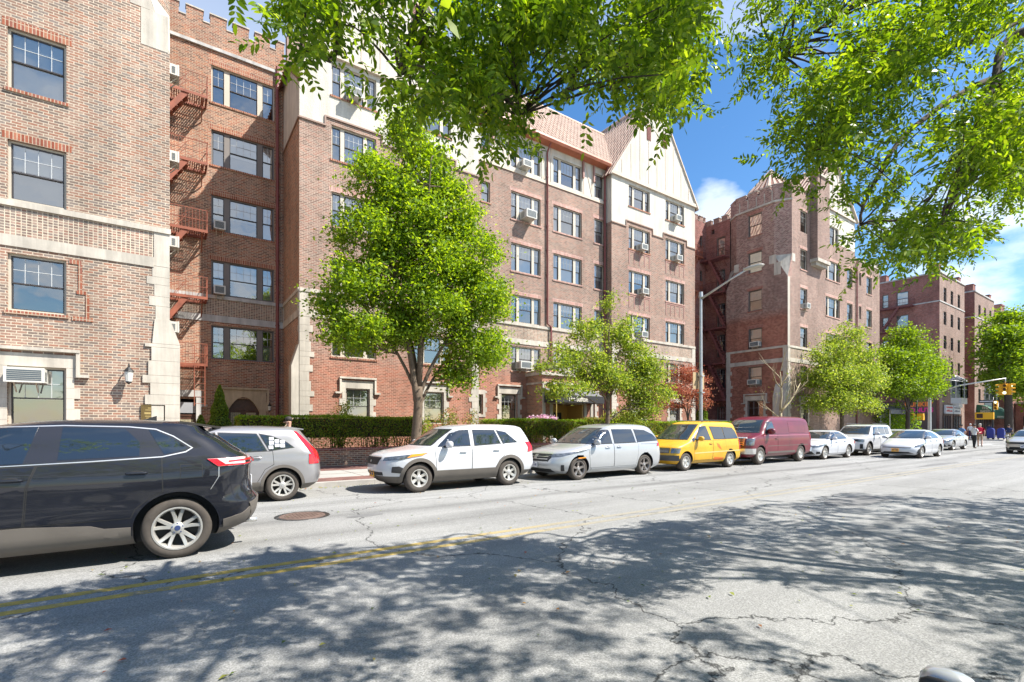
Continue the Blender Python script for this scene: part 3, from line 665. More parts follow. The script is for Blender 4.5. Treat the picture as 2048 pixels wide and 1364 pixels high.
aircon(wA, S(-3.22), 2.82, 'large white air conditioner in the hooded ground floor window at far left', wd=.78, ht=.40, dep=.4)
for z, nm in ((14.4, 'topmost'), (11.25, 'second from the top'), (8.15, 'third from the top'), (5.05, 'lowest')):
    aircon(Wall((0, 22.6), (0, 21), 0, 10) if False else Wall((0, 21), (0, 23), 0, 10), 1.0, z, f'white air conditioner jutting past the left stone corner, {nm} of that column', dep=.28, wd=.6)
# ================================================================== COURT BETWEEN LEFT BLOCK AND GABLED BUILDING
Cc = thing('courtyard_wing', 'red brick courtyard wing with battlements set back behind the fire escape', 'building', (0, 0, 0))
wC = Wall((-4, 27), (4.75, 27), 0, 20.45); SC_ = lambda x: x + 4
for i, (z0, z1) in enumerate(ZR):
    window(Cc, wC, SC_(1.60), SC_(4.30), z0 - (.0), z1, kind='triple', hdr=M_SOL if i else None, sill=M_SOL if i != 1 else None, trim=M_TRIM if i > 3 else M_TRIMG, curt=(.0, .5, .55, .55, .5)[i], grey=(i == 0))  # sunlit top row keeps tan casings, lower rows get the shade-darkened copy
wC.holes.append((SC_(2.26), SC_(3.62), .13, 2.95)); wC.holes.append((SC_(.15), SC_(1.0), .13, 2.9))
mC = MB(); wC.zone(0, 20, B2[1], B1[0], 4); wC.emit(mC, dark=2); mC.build('wall', BM(M_BRC), Cc)
for q in ((.06, *B1), (.035, *B2), (.09, 19.28, 19.42)): strip(Cc, wC, 0, 8.75, 0, q[0], q[1], q[2], M_STONE2)
b = MB(); merlons(b, wC, SC_(-2.2), SC_(4.75), 20.45); b.build('battlement', [M_BRC, M_STONE], Cc)
b = MB(); b.face([(-4, 27, 20.4), (4.7, 27, 20.4), (4.7, 34, 20.4), (-4, 34, 20.4)]); b.build('roof', M_DARK, Cc)
pipe(Cc, [(4.42, 26.9, .2), (4.42, 26.9, 19.6)], .075)
def arch_surround(bld, w, a0, a1, z0, zs, zt, stonew=.3, top=.35, name='door_surround'):
    "tudor arch stone surround: springing zs, crown zt"
    am = (a0 + a1) / 2; pts = []
    n = 10
    for i in range(n + 1):
        t = i / n; x = a0 + (am - a0) * t; z = zs + (zt - zs) * (1 - (1 - t) ** 2.2) * .92 + (zt - zs) * .08 * t; pts.append((x, z))
    arch = pts + [(2 * am - x, z) for x, z in reversed(pts[:-1])]
    b = MB(); P = w.P
    T = zt + top
    for (x0, zz0), (x1, zz1) in zip(arch, arch[1:]):
        b.obox  # spandrel strips
        b.prism([P(x0, .06, zz0), P(x1, .06, zz1), P(x1, .06, T), P(x0, .06, T)], w.n * -.30)
    k = 0; z = z0
    while z < T - .02:
        zz = min(z + .45, T); ww = stonew + (.10 if k % 2 else 0)
        w.box(b, a0 - ww, a0, -.24, .06, z, zz - .006); w.box(b, a1, a1 + ww, -.24, .06, z, zz - .006); z = zz; k += 1
    w.box(b, a0 - stonew - .12, a1 + stonew + .12, 0, .14, T + .002, T + .10)
    for x in (a0 - stonew - .12, a1 + stonew + .04): w.box(b, x, x + .08, 0, .12, T - .75, T)
    o = b.build(name, M_CAST, bld); return arch
arch_surround(Cc, wC, SC_(2.26), SC_(3.62), .13, 2.35, 3.05)
dr = MB(); wC.box(dr, SC_(2.26), SC_(3.62), -.25, -.18, .13, 3.0); wC.box(dr, SC_(2.90), SC_(2.98), -.18, -.15, .13, 2.5); wC.box(dr, SC_(2.3), SC_(3.58), -.18, -.13, 2.42, 2.52)
for x in (2.32, 3.02):
    for z in (1.2, 2.36): wC.box(dr, SC_(x), SC_(x + .54), -.18, -.14, z, z + .05)
dro = dr.build('door', M_WOOD, Cc)
M_LEAD = plain('leaded_glass', (.30, .27, .18), rough=.25, var=.5, scale=18)
b = MB()
for x in (2.40, 3.06):
    wC.box(b, SC_(x), SC_(x + .42), -.18, -.165, 1.35, 2.3)
b.build('pane', M_LEAD, dro)
b = MB()
for x in (2.40, 3.06):
    for k in range(6): wC.box(b, SC_(x + k * .084), SC_(x + k * .084 + .008), -.165, -.158, 1.35, 2.3)
    for k in range(12): wC.box(b, SC_(x), SC_(x + .42), -.165, -.159, 1.35 + k * .08, 1.358 + k * .08)
b.build('lead_lattice', M_IRON, dro)
m, nt_, out_ = newmat('lamp_glow'); em = N(nt_, 'ShaderNodeEmission', inp={'Strength': 1.6}); em.inputs[0].default_value = (1, .45, .10, 1); L(nt_, em.outputs[0], out_.inputs[0]); M_GLOW = m
hl = thing('hall_lamp', 'glowing amber hall lamp seen through the leaded arched door', 'lamp', (3.28, 26.80, 1.95)); b = MB(); b.ell((0, 0, 0), .10, .015, .11, 10, 6); b.build('bulb', M_GLOW, hl)
b = MB(); b.lathe([(.02, .11), (.05, .13), (.01, .18)], seg=8); b.build('fitting', M_IRON, hl)
# side door under the fire escape
b = MB(); wC.box(b, SC_(.15), SC_(1.0), -.22, -.15, .13, 2.1); wC.box(b, SC_(.15), SC_(1.0), -.22, -.12, 2.1, 2.2); d2 = b.build('side_door', M_WOOD, Cc)
b = MB(); wC.box(b, SC_(.28), SC_(.9), -.16, -.145, 1.1, 1.95); b.build('pane', M_LEAD, d2)
b = MB(); wC.box(b, SC_(.0), SC_(.15), -.1, .05, .13, 3.0); wC.box(b, SC_(1.0), SC_(1.2), -.1, .05, .13, 3.0); wC.box(b, SC_(.0), SC_(1.2), -.1, .07, 3.0, 3.3); wC.box(b, SC_(1.2), SC_(1.45), 0, .05, 2.55, 2.65); b.build('side_door_surround', M_STONE2, Cc)
b = MB(); wC.box(b, SC_(.15), SC_(1.0), -.14, -.08, 2.25, 2.75); 
b.build('transom', M_CURT2, d2)
lantern(1.72, 26.98, 2.55, 'small wall lantern on shaded brick left of the arched door', 'lanterns flanking the arched door', 1.0); lantern(4.05, 26.98, 2.55, 'small wall lantern on shaded brick between the arched door and the maroon downspout', 'lanterns flanking the arched door', 1.0)
aircon(wC, SC_(1.92), ZR[2][0], 'small white air conditioner in shaded third row window of courtyard wing', wd=.46, ht=.40, dep=.3)
aircon(wC, SC_(1.92), ZR[1][0], 'small white air conditioner in shaded window above the courtyard belt course', wd=.46, ht=.40, dep=.3)
# ------------------------------------------------------------------ fire escapes
def fire_escape(label, o, t, n, levels, Lp=1.5, D=.95, mat=None, flip=False, bars=.13, run=2.0, grp=None, drop=True):
    "o: origin on the wall, t: along, n: outwards; levels: floor heights"
    mat = mat or M_FE; root = thing('fire_escape', label, 'fire escape', (0, 0, 0), 0, grp)
    o, t, n = Vector(o), Vector(t), Vector(n); Z = Vector((0, 0, 1))
    def P(a, d, z): return Vector((o.x, o.y, 0)) + t * a + n * d + Z * z
    for i, z in enumerate(levels):
        b = MB()
        for d in (.02, D): b.obox(P(0, d - .02, z - .12), t * Lp, n * .03, Z * .12)
        for a in (0, Lp - .04): b.obox(P(a, .04, z - .12), t * .04, n * (D - .06), Z * .12)
        k = 0; x = .06
        while x < Lp - .05: b.obox(P(x, .06, z - .035), t * .035, n * (D - .1), Z * .02); x += .085
        for d in (.3, .6): b.obox(P(.05, d, z - .06), t * (Lp - .1), n * .02, Z * .02)
        for a in (.15, Lp - .2): b.beam(P(a, D * .9, z - .1), P(a, 0, z - .75), .04)
        b.build('platform', mat, root)
        b = MB()
        for d0, d1, a0, a1 in ((D - .02, D - .02, 0, Lp), (0, D, 0, 0), (0, D, Lp, Lp)):
            for hz in (.42, .88): b.beam(P(a0, d0, z + hz), P(a1, d1, z + hz), .026)
        x = 0
        while x <= Lp + .01: b.beam(P(x, D - .02, z - .1), P(x, D - .02, z + .88), .013); x += bars
        x = bars
        while x < D:
            for a in (0, Lp): b.beam(P(a, x, z - .1), P(a, x, z + .88), .013)
            x += bars
        b.build('railing', mat, root)
        if i + 1 < len(levels):
            z2 = levels[i + 1]; b = MB(); s = 1 if (not flip) else -1
            a_top = Lp * .62; a_bot = a_top - s * run if s > 0 else a_top + run
            if flip: a_top = Lp * .35; a_bot = a_top + run
            for d in (D * .48, D * .95): 
                b.beam(P(a_top, d, z2 - .02), P(a_bot, d, z), .04, .21); 
                b.beam(P(a_top, d, z2 + .75), P(a_bot, d, z + .75), .02)
            for k in range(1, 11):
                q = k / 11; c = P(a_top + (a_bot - a_top) * q, D * .48, z2 + (z - z2) * q); b.obox(c, t * .19, n * (D * .47), Z * .025)
            b.build('stair', mat, root)
    if drop:
        b = MB()
        for a in (Lp - .5, Lp - .1): b.beam(P(a, D, levels[0] - 1.9), P(a, D, levels[0] + .8), .035)
        for k in range(8): b.beam(P(Lp - .5, D, levels[0] - 1.8 + k * .3), P(Lp - .1, D, levels[0] - 1.8 + k * .3), .02)
        b.build('ladder', mat, root)
    return root
fire_escape('rust red iron fire escape climbing the courtyard corner left of the photo', (-.6, 26.98, 0), (1, 0, 0), (0, -1, 0), [4.45, 7.45, 10.45, 13.5, 16.5], Lp=2.0, D=.95, run=2.0)
# ================================================================== MAIN GABLED BUILDING
M = thing('gabled_apartment_building', 'tudor apartment building with two cream stucco gables and red tiled roof', 'building', (0, 0, 0))
YW, YM = 23.3, 23.9
XL0, XL1, XR0, XR1 = 4.72, 13.95, 24.32, 33.5
mM = MB(); stones = MB(); trims = MB()
def wing(x0, x1, wins, leftdepth, lname):
    w = Wall((x0, YW), (x1, YW), 0, 18.7); s = lambda x: x - x0
    for i, (z0, z1) in enumerate(ZR):
        for (a, c) in wins:
            window(M, w, s(a), s(c), z0 + (.0 if i else .05), z1 - (.25 if i == 4 else .08), kind='triple', hdr=M_SOM if i in (1, 2) else None, sill=M_SOM if i != 1 else None)
            if i in (1, 2, 3) and x0 > 20:  # timbered spandrels under the windows
                b = MB()
                zz0, zz1 = z0 - 1.02, z0 - .12
                w.box(b, s(a) - .02, s(c) + .02, 0, .02, zz1 - .09, zz1)
                for k in range(5): q = s(a) + (s(c) - s(a) - .09) * k / 4; w.box(b, q, q + .09, 0, .02, zz0, zz1 - .09)
                if i > 1: b.build('spandrel_timber', plain_once('timber_redbrown', (.30, .16, .13)), M)
    w.zone(0, 20, 15.40, 30, 1)
    for (a, c) in wins: w.zone(s(a) - .28, s(c) + .28, 15.3, 15.82, 0)
    w.zone(0.4, 20, B2[1], B1[0], 4)
    w.emit(mM, dark=2)
    # dark drip line under the stucco, stepping over the windows
    xs = [0]; b = trims
    segs = []
    cur = 0
    for (a, c) in wins: segs.append((cur, s(a) - .28, 15.40)); segs.append((s(a) - .28, s(c) + .28, 15.82)); cur = s(c) + .28
    segs.append((cur, w.L, 15.40))
    for k, (q0, q1, z) in enumerate(segs):
        w.box(b, q0 - .03, q1 + .03, 0, .06, z - .07, z)
        if k: w.box(b, q0 - .035, q0 + .035, 0, .058, 15.33, 15.75)
    strip(M, w, 0, w.L, 0, .06, B1[0], B1[1]); strip(M, w, .0, w.L, 0, .035, B2[0], B2[1])
    w.box(stones, 0, .40, 0, .03, B2[1], B1[0]); w.box(stones, w.L - .4, w.L, 0, .03, B2[1], B1[0])
    quoins(stones, w, 0, 1, .13, B2[0], .40, .03); quoins(stones, w, w.L, -1, .13, B2[0], .40, .03)
    stones.build('quoin', M_STONE, M); stones.__init__(); trims.build('drip_trim', plain_once('trim_brown', (.25, .16, .12)), M); trims.__init__()
    # gable
    gz, az, xm = 18.7, 25.3, (x0 + x1) / 2
    g = MB(); y = YW - .10
    g.prism([(x0 - .02, y, gz), (x1 + .02, y, gz), (xm, y, az)], (0, .16, 0))
    g.build('gable_panel', M_STUC, M)
    t = MB(); t.box(x0 - .02, x1 + .02, y - .06, y + .2, gz - .14, gz + .10)
    n = 10
    for k in range(1, n):
        x = x0 + (x1 - x0) * k / n; h = (az - gz) * (1 - abs(x - xm) / ((x1 - x0) / 2)) - .25
        if h > .3: t.box(x - .055, x + .055, y - .022, y, gz + .11, gz + h)
    for sg in (-1, 1):
        xe = x0 if sg < 0 else x1
        d = Vector((xm - xe, 0, az - gz)).normalized()
        nn = Vector((-sg * 0 + (d.z if sg > 0 else -d.z), 0, -d.x if sg > 0 else d.x))
        p0 = Vector((xe, y - .10, gz)) - d * .35
        t.obox(p0 - Vector((0, 0, .0)), Vector((xm, y - .10, az)) + d * 0 - p0, Vector((0, .22, 0)), Vector((0, 0, -.30)) if False else Vector((0, 0, .16)))
    t.build('gable_timber', M_TIMB, M)
    for x in (xm - .95, xm + .85):
        v = MB(); v.box(x - .20, x + .20, y - .04, y + .0, 21.95, 23.0)
        for k in range(12): v.box(x - .17, x + .17, y - .055, y - .04, 22.0 + k * .08, 22.035 + k * .08)
        v.build('gable_vent', M_VENT, M)
    # roof slopes
    dp = 12.5
    ov = .30
    for sg in (-1, 1):
        xe = (x0 - ov) if sg < 0 else (x1 + ov); ze = gz - ov * (az - gz) / ((x1 - x0) / 2) + .16
        tiles(M, (xe, y - .02, ze), (0, dp, 0), (xm - xe, 0, az + .16 - ze), 40)
    r = MB(); r.tube([(xm, y - .06, az + .2), (xm, y + dp, az + .2)], .13, 8); r.build('ridge_tile', M_TILE1, M, smooth=True)
    return w
_po = {}
def plain_once(n, c, **k):
    if n not in _po: _po[n] = plain(n, c, **k)
    return _po[n]
wLW = wing(XL0, XL1, [(6.1, 8.2), (10.15, 12.25)], 0, '')
wGW = wing(XR0, XR1, [(26.0, 28.2), (29.95, 32.15)], 0, '')
# ground floor openings are added to a second pass wall: rebuild holes
def basewin(w, x0, x, c, z0=1.75, z1=3.42, curt=.9): 
    window(M, w, x - x0, c - x0, z0, z1, nx=3, hood=True, curt=curt)
mM.f.clear(); mM.v.clear(); mM.m.clear()
basewin(wLW, XL0, 6.75, 7.88); basewin(wLW, XL0, 10.70, 11.82)
window(M, wLW, 13.27 - XL0, 13.68 - XL0, 2.25, 3.42, nx=1, surround_stone=.14, curt=.4) if False else None
basewin(wGW, XR0, 26.4, 27.6); basewin(wGW, XR0, 30.4, 31.6)
wLW.emit(mM, dark=2); wGW.emit(mM, dark=2)
# returns
wl = Wall((XL0, 27), (XL0, YW), 0, 18.7); wl.zone(0, 9, 15.4, 30, 1); wl.zone(0, 3.35, B2[1], B1[0], 4); 
def emit_as(w, m0):
    for i, z in enumerate(w.zones): pass
    w.mat = m0; w.emit(mM, back=False)
emit_as(wl, 5)
for w in (Wall((XL1, YW), (XL1, YM), 0, 18.7), Wall((XR0, YM), (XR0, YW), 0, 18.7), Wall((XR1, YW), (XR1, 34), 0, 18.7)):
    w.zone(0, 12, 15.4, 30, 1); emit_as(w, 0)
strip(M, wl, 0, wl.L, 0, .06, B1[0], B1[1]); strip(M, wl, 0, wl.L, 0, .035, B2[0], B2[1]); wl.box(stones, wl.L - .35, wl.L, 0, .03, B2[1], B1[0])
wl.box(stones, 0, .12, 0, .03, B2[1], B1[0])
quoins(stones, wl, wl.L, -1, .13, B2[0], .10, .03)
wl.box(trims, 0, wl.L, 0, .06, 15.33, 15.40)
stones.build('quoin', M_STONE, M); stones.__init__(); trims.build('drip_trim', plain_once('trim_brown', (.25, .16, .12)), M); trims.__init__()
# stepped buttress at the left corner of the left gable
stones.box(XL0 - .34, XL0 - .03, YW - .03, YW + .55, .13, 4.3); stones.prism([(XL0 - .34, YW - .03, 4.3), (XL0 - .03, YW - .03, 4.3), (XL0 - .03, YW - .03, 5.3)], (0, .58, 0))
# bracket eave at left gable foot
trims.prism([(XL0 - .55, YW - .25, 17.4), (XL0 + .0, YW - .25, 17.0), (XL0 + .0, YW - .25, 18.8), (XL0 - .55, YW - .25, 18.6)], (0, .35, 0))
# middle section
wM = Wall((XL1, YM), (XR0, YM), 0, 19.2); s = lambda x: x - XL1
for i, (z0, z1) in enumerate(ZR):
    z0 += .12 if i == 4 else 0
    for a, c, k in ((16.55, 18.75, 'triple'), (19.78, 22.18, 'triple'), (23.32, 24.2, 'single')):
        if i == 0 and k == 'single': pass
        window(M, wM, s(a), s(c), z0 + (.12 if i in (0,) else .0), z1, kind=k, nx=3, hdr=M_SOM if i in (1, 2, 3) else None, sill=M_SOM if i in (0, 2, 3) else None)
    if i >= 1: window(M, wM, s(14.5), s(15.08), z0 + .5, z1, nx=2, hdr=None, sill=M_SOM, curt=.9)
window(M, wM, s(15.85), s(17.0), 1.75, 3.55, nx=4, hood=True, curt=.25)
window(M, wM, s(14.15), s(14.6), 2.3, 3.45, nx=1, surround_stone=.16, curt=.3)
window(M, wM, s(22.45), s(23.35), 1.75, 3.45, nx=2, hood=True)
wM.holes.append((s(18.75), s(20.3), .13, 2.9))
wM.zone(0, 20, 16.78, 30, 1); wM.zone(0, 20, B2[1], B1[0], 4); wM.emit(mM, dark=2)
mM.build('wall', BM(M_BRM), M)
strip(M, wM, 0, wM.L, 0, .06, B1[0], B1[1]); strip(M, wM, 0, wM.L, 0, .035, B2[0], B2[1])
stones.build('buttress', M_STONE, M); trims.build('eave_bracket', plain_once('trim_brown', (.25, .16, .12)), M)
t = MB(); wM.box(t, 0, wM.L, 0, .05, 16.68, 16.86); wM.box(t, 0, wM.L, 0, .05, 19.0, 19.2)
for x in (14.1, 15.25, 16.4, 18.9, 19.6, 22.35, 23.15): wM.box(t, s(x) - .06, s(x) + .06, 0, .03, 16.87, 18.99)
for x0, x1 in ((15.4, 16.3), (22.5, 23.05), (19.55, 19.0)): t.beam(wM.P(s(x0), .012, 18.95), wM.P(s(x1), .012, 16.9), .022, .12, up=(0, 1, 0)) if False else t.obox(wM.P(s(x0), 0, 18.85), wM.P(s(x1), 0, 16.95) - wM.P(s(x0), 0, 18.85), wM.t * .12, wM.n * .025)
t.build('half_timbering', M_TIMB, M)
for x0, x1 in ((15.2, 15.35), (22.2, 22.33), (23.15, 23.28), (16.3, 16.45)): strip(M, wM, s(x0), s(x1), .0, .12, 17.9, 18.99, plain_once('timber_redbrown', (.30, .16, .13)), 'timber_bracket')
tiles(M, (XL1 - 4.3, YM - .42, 19.25), (XR0 - XL1 + 8.6, 0, 0), (0, 4.6, 5.5), 62)
r = MB(); r.tube([(XL1 - 4.2, YM + 4.18, 24.8), (XR0 + 4.2, YM + 4.18, 24.8)], .13, 8); r.build('ridge_tile', M_TILE1, M, smooth=True)
g = MB(); g.prism([(XL1, YM - .55, 19.05), (XL1, YM - .0, 19.0), (XL1, YM + .0, 19.22), (XL1, YM - .6, 19.32), (XL1, YM - .62, 19.2)], (XR0 - XL1, 0, 0)); g.build('gutter', M_COPR, M)
pipe(M, [(19.22, YM - .45, 19.1), (19.22, YM - .09, 18.6), (19.22, YM - .09, 8.0), (19.5, YM - .12, 7.8), (19.5, YM - .12, 7.5), (19.5, YM - .09, .3)])
pipe(M, [(24.18, YM - .45, 19.1), (24.18, YM - .12, 18.4), (24.18, YM - .12, .3)], .07); pipe(M, [(14.1, YM - .12, 18.9), (14.1, YM - .12, .3)], .07)
# entrance porch
pb = MB(); px0, px1, py = 17.7, 21.7, 22.4
wp = Wall((px0, py), (px1, py), .0, 4.9); wp.holes.append((.75, 3.2, .13, 2.95)); wp.mat = 0; wp.emit(pb, back=False)
wq = Wall((px0, YM), (px0, py), 0, 4.9); wq.mat = 1; wq.emit(pb); wq2 = Wall((px1, py), (px1, YM), 0, 4.9); wq2.mat = 1; wq2.emit(pb)
pb.cm = 0; pb.face([(px0, py, 4.9), (px1, py, 4.9), (px1, YM, 4.9), (px0, YM, 4.9)]); po = pb.build('porch', [M_BRM, M_BRC], M)
b = MB(); b.box(px0 - .12, px1 + .12, py - .12, YM, 4.62, 4.80); b.box(px0 - .06, px1 + .06, py - .07, YM, 4.1, 4.22)
b.lathe([(.95, 0), (.95, .5), (1.02, .52), (1.02, .60), (0, .60)], ((px0 + px1) / 2 - .3, py + .75, 4.8), seg=24)
for x in (px0, px0 + .55, px1 - .75, px1 - .2): wp.box(b, x - px0, x - px0 + .2, 0, .05, .13, 4.1)
wp.box(b, .65, 3.3, 0, .06, 2.95, 3.2); b.build('cornice', M_STONE, po)
b = MB(); b.box(px0 + .75, px0 + .83, py, YM, .13, 2.95); b.box(px0 + 3.12, px0 + 3.2, py, YM, .13, 2.95); b.box(px0 + .75, px0 + 3.2, YM - .1, YM + .05, .13, 2.95); b.build('porch_lining', plain_once('painted_ochre', (.55, .36, .11)), po)
b = MB(); b.box(px0 + 1.2, px0 + 2.0, YM - .16, YM - .1, .13, 2.5); b.box(px0 + 2.05, px0 + 2.6, YM - .16, YM - .1, .13, 2.5); b.build('entrance_door', M_BLK, po)
aw = thing('awning', 'black entrance awning with white old english lettering on the gabled building', 'awning', (17.85, 22.4, 0))
aw.location = (0, 0, 0)
M_AWN = plain('canvas_black', (.025, .025, .028), rough=.85, var=.2, scale=5); M_AWG = plain('canvas_grey', (.13, .13, .135), rough=.9, var=.15, scale=4)
b = MB(); ax0, ax1, ay = 17.82, 21.6, 21.3
b.prism([(ax0, py - .06, 3.85), (ax0, ay, 3.38), (ax0, ay, 3.36), (ax0, py - .06, 3.30)], (ax1 - ax0, 0, 0)); b.build('canopy', M_AWG, aw)
b = MB(); b.box(ax0, ax1, ay - .02, ay, 3.0, 3.42); b.box(ax0 - .02, ax0, ay, py - .06, 3.0, 3.42); b.box(ax1, ax1 + .02, ay, py - .06, 3.0, 3.42); b.build('valance', M_AWN, aw)
text_mesh('lettering', 'The Sutton', .40, M_STUC, aw, ((ax0 + ax1) / 2 - .25, ay - .03, 3.2), (1, 0, 0), (0, 0, 1), shear=.0, bold=.012, wscale=.86)
b = MB(); b.tube([(ax0 + .05, ay + .03, .13), (ax0 + .05, ay + .03, 3.0)], .025, 8); b.tube([(ax1 - .05, ay + .03, .13), (ax1 - .05, ay + .03, 3.0)], .025, 8); b.build('post', plain_once('brass_paint', (.5, .38, .12), rough=.35), aw)
mb_ = thing('door_mailbox', 'dark wall mailbox in the ochre lined entrance under the black awning', 'mailbox', (px0 + .9, 23.2, 1.3)); b = MB(); b.box(-.05, .05, -.2, .2, 0, .5); b.build('case', M_BLK, mb_); b = MB(); b.box(-.06, .07, -.14, .14, .36, .42); b.build('flap', M_ACW, mb_)
# air conditioners of the gabled building
aircon(wLW, 7.1 - XL0, 16.9, 'white air conditioner in the stucco top floor window of the left gable', dep=.5)
aircon(wM, s(17.45), 17.05, 'white air conditioner in the half timbered top floor', dep=.45)
aircon(wM, s(17.62), 13.98, 'big white air conditioner below the half timbering between two maroon downspouts', dep=.62, wd=.75, ht=.48)
aircon(wM, s(17.35), 5.05, 'white air conditioner in the triple window directly above the entrance porch', dep=.45, wd=.8, ht=.42)
for (x, i, nm) in ((31.0, 4, 'stucco top row of the right gable'), (27.2, 3, 'upper left brick window of the right gable'), (31.1, 3, 'upper right brick window of the right gable'), (27.3, 2, 'second brick row of the right gable, left column'), (27.2, 1, 'left window above the belt course of the right gable')):
    aircon(wGW, x - XR0, ZR[i][0] + .02, 'white air conditioner in the ' + nm, dep=.42, wd=.6)
aircon(wGW, 27.0 - XR0, 1.8, 'white air conditioner in a ground floor window behind the slim tree', dep=.3)
# ================================================================== CORNER TOWER BUILDING
T = thing('tower_apartment_building', 'brick apartment building with chamfered battlemented corner tower and red tiled cap', 'building')
mT = MB(); st = MB()
TX = 38.4
wf = Wall((TX, 23.7), (TX, 18.7), 0, 13.0); wf.mat = 5
s = lambda y: 23.7 - y
TM = [M_BRT, M_STUC, M_DARK, M_STONE, M_BRP, M_BRS]
def both(a, c, z0, z1, **k): window(T, wlow if z1 < 13.05 else whi, a, c, z0, z1, **k)
wlow = wf; whi = Wall((TX, 22.8), (TX, 19.72), 13.0, 19.9); whi.mat = 5
for i, (z0, z1) in enumerate(ZR):
    w_, o_ = (wlow, 23.7) if i < 3 else (whi, 22.8)
    window(T, w_, o_ - 21.80, o_ - 20.68, z0, z1, nx=4, hdr=M_SOD, sill=M_SOD, trim=M_TRIMG, curt=(.6, .5, .5, 1.0, 1.0)[i])
window(T, wlow, 23.7 - 21.85, 23.7 - 20.55, 1.4, 3.7, nx=3, hood=True, trim=M_TRIMG, curt=.0)
wlow.zone(0, 5, B2[1], B1[0], 5)
wlow.emit(mT, dark=2); whi.emit(mT, back=False)
wc1 = Wall((TX, 19.72), (39.05, 18.7), 13.0, 19.9); wc1.mat = 5; wc1.emit(mT, back=False)
wc2 = Wall((39.05, 23.7), (TX, 22.8), 13.0, 19.9); wc2.mat = 5; wc2.emit(mT, back=False)
wF = Wall((TX, 18.7), (56.0, 18.7), 0, 16.6); f = lambda x: x - TX
for (z0, z1) in ZR[:4]:
    window(T, wF, f(40.38), f(41.5), z0 + (.12 if z0 < 5 else 0), z1 - .05, nx=2, hdr=M_SOM, sill=M_SOM)
    window(T, wF, f(44.72), f(47.34), z0, z1 - .05, kind='triple', hdr=M_SOM, sill=M_SOM)
    window(T, wF, f(48.8), f(49.9), z0, z1 - .05, nx=2, hdr=M_SOM, sill=M_SOM)
    window(T, wF, f(51.3), f(51.75), z0 + .5, z1, nx=1, hdr=M_SOM)
    window(T, wF, f(52.95), f(54.15), z0, z1 - .05, nx=2, hdr=M_SOM, sill=M_SOM)
window(T, wF, f(40.5), f(41.55), 1.7, 3.45, nx=2, hood=True)
wF.z1 = 13.0; hs_ = [h for h in wF.holes if h[2] > 13]; wF.holes = [h for h in wF.holes if h[2] < 13]
wF2 = Wall((39.05, 18.7), (56.0, 18.7), 13.0, 16.6); wF2.holes = [(a - .65, c - .65, z0, z1) for a, c, z0, z1 in hs_]
wF.zone(0, 30, B2[1], B1[0], 4)
wF3 = Wall((39.05, 18.7), (50.4, 18.7), 16.6, 19.9); wF3.zone(3.2, 30, 17.2, 30, 1)
window(T, wF3, 40.38 - 39.05, 41.5 - 39.05, 16.85, 18.55, nx=2, hdr=M_SOM)
window(T, wF3, 44.9 - 39.05, 47.1 - 39.05, 16.9, 18.5, kind='triple')
wF.emit(mT, dark=2); wF2.emit(mT, dark=2); wF3.emit(mT, dark=2)
wR = Wall((50.4, 18.7), (50.4, 30), 16.6, 19.9); wR.emit(mT, back=False)
wE = Wall((56, 18.7), (56, 34), 0, 16.6); wE.emit(mT, back=False)
# court wall behind tower
wK = Wall((38.95, 26.0), (38.95, 23.7), 0, 19.2); wK.mat = 5
for z0, z1 in ((1.3, 3.3), (4.7, 6.6), (7.6, 9.5), (10.2, 12.2), (13.2, 15.1), (16.1, 17.9)):
    window(T, wK, 1.05, 1.85, z0, z1, nx=3, trim=M_TRIMG, curt=.5 if z0 > 12 else .0)
wK.holes.append((.55, .85, 18.4, 18.8)); 
mK = MB(); wK.mat = 0; wK.emit(mK, dark=2)
wB = Wall((XR1, 26.0), (38.95, 26.0), 0, 19.6)
for z0, z1 in ZR: window(T, wB, 2.75, 3.5, z0, z1, nx=1, curt=.3, trim=M_TRIMG); window(T, wB, 4.6, 5.0, z0 + .4, z1 - .3, nx=1, curt=0, trim=M_TRIMG)
wB.emit(mK, dark=2)
mK.build('courtyard_wall', [M_BRD, M_STUC, M_DARK], T)
mT.build('wall', TM, T)
for w in (wlow,): strip(T, w, 0, w.L, 0, .05, B1[0], B1[1]); strip(T, w, 0, w.L, 0, .035, B2[0], B2[1]); quoins(st, w, 0, 1, .13, B2[0], .34, .02); quoins(st, w, w.L, -1, .13, B2[0], .34, .02); w.box(st, 0, .35, 0, .03, B2[1], B1[0]); w.box(st, w.L - .35, w.L, 0, .03, B2[1], B1[0])
w = wF; strip(T, w, 0, w.L, 0, .05, B1[0], B1[1]); strip(T, w, 0, w.L, 0, .035, B2[0], B2[1]); quoins(st, w, 0, 1, .13, B2[0], .34, .02); w.box(st, 0, .35, 0, .03, B2[1], B1[0])
st.build('quoin', M_STONE, T); st.__init__()
# pale rubbed corner strip and stone chimney-foot buttress
w.box(st, 0, .34, .0, .012, B1[1], 13.0)
st.box(TX - .45, TX - .05, 18.72, 19.6, .13, 3.9); st.prism([(TX - .45, 18.72, 3.9), (TX - .05, 18.72, 3.9), (TX - .05, 18.72, 4.9)], (0, .88, 0))
st.build('buttress', M_STONE, T); st.__init__()
mT2 = MB()
for tri in (((38.4, 18.7, 13.0), (39.05, 18.7, 13.0), (39.05, 18.7, 14.9)), ((38.4, 19.72, 13.0), (38.4, 18.7, 13.0), (38.4, 19.72, 14.9)), ((38.4, 23.7, 13.0), (38.4, 22.8, 13.0), (38.4, 22.8, 14.7))): mT2.mesh(list(tri), [(0, 1, 2)])
mT2.build('broach_backing', M_BRS, T)
st.prism([(TX - .004, 18.69, 13.0), (39.08, 18.69, 14.9), (TX - .004, 19.76, 14.9)], (.05, .03, .05))
wF2.box(st, .0, .5, 0, .012, 14.3, 14.9); wf.box(st, 4.0, 4.6, 0, .012, 13.3, 14.0) if False else None
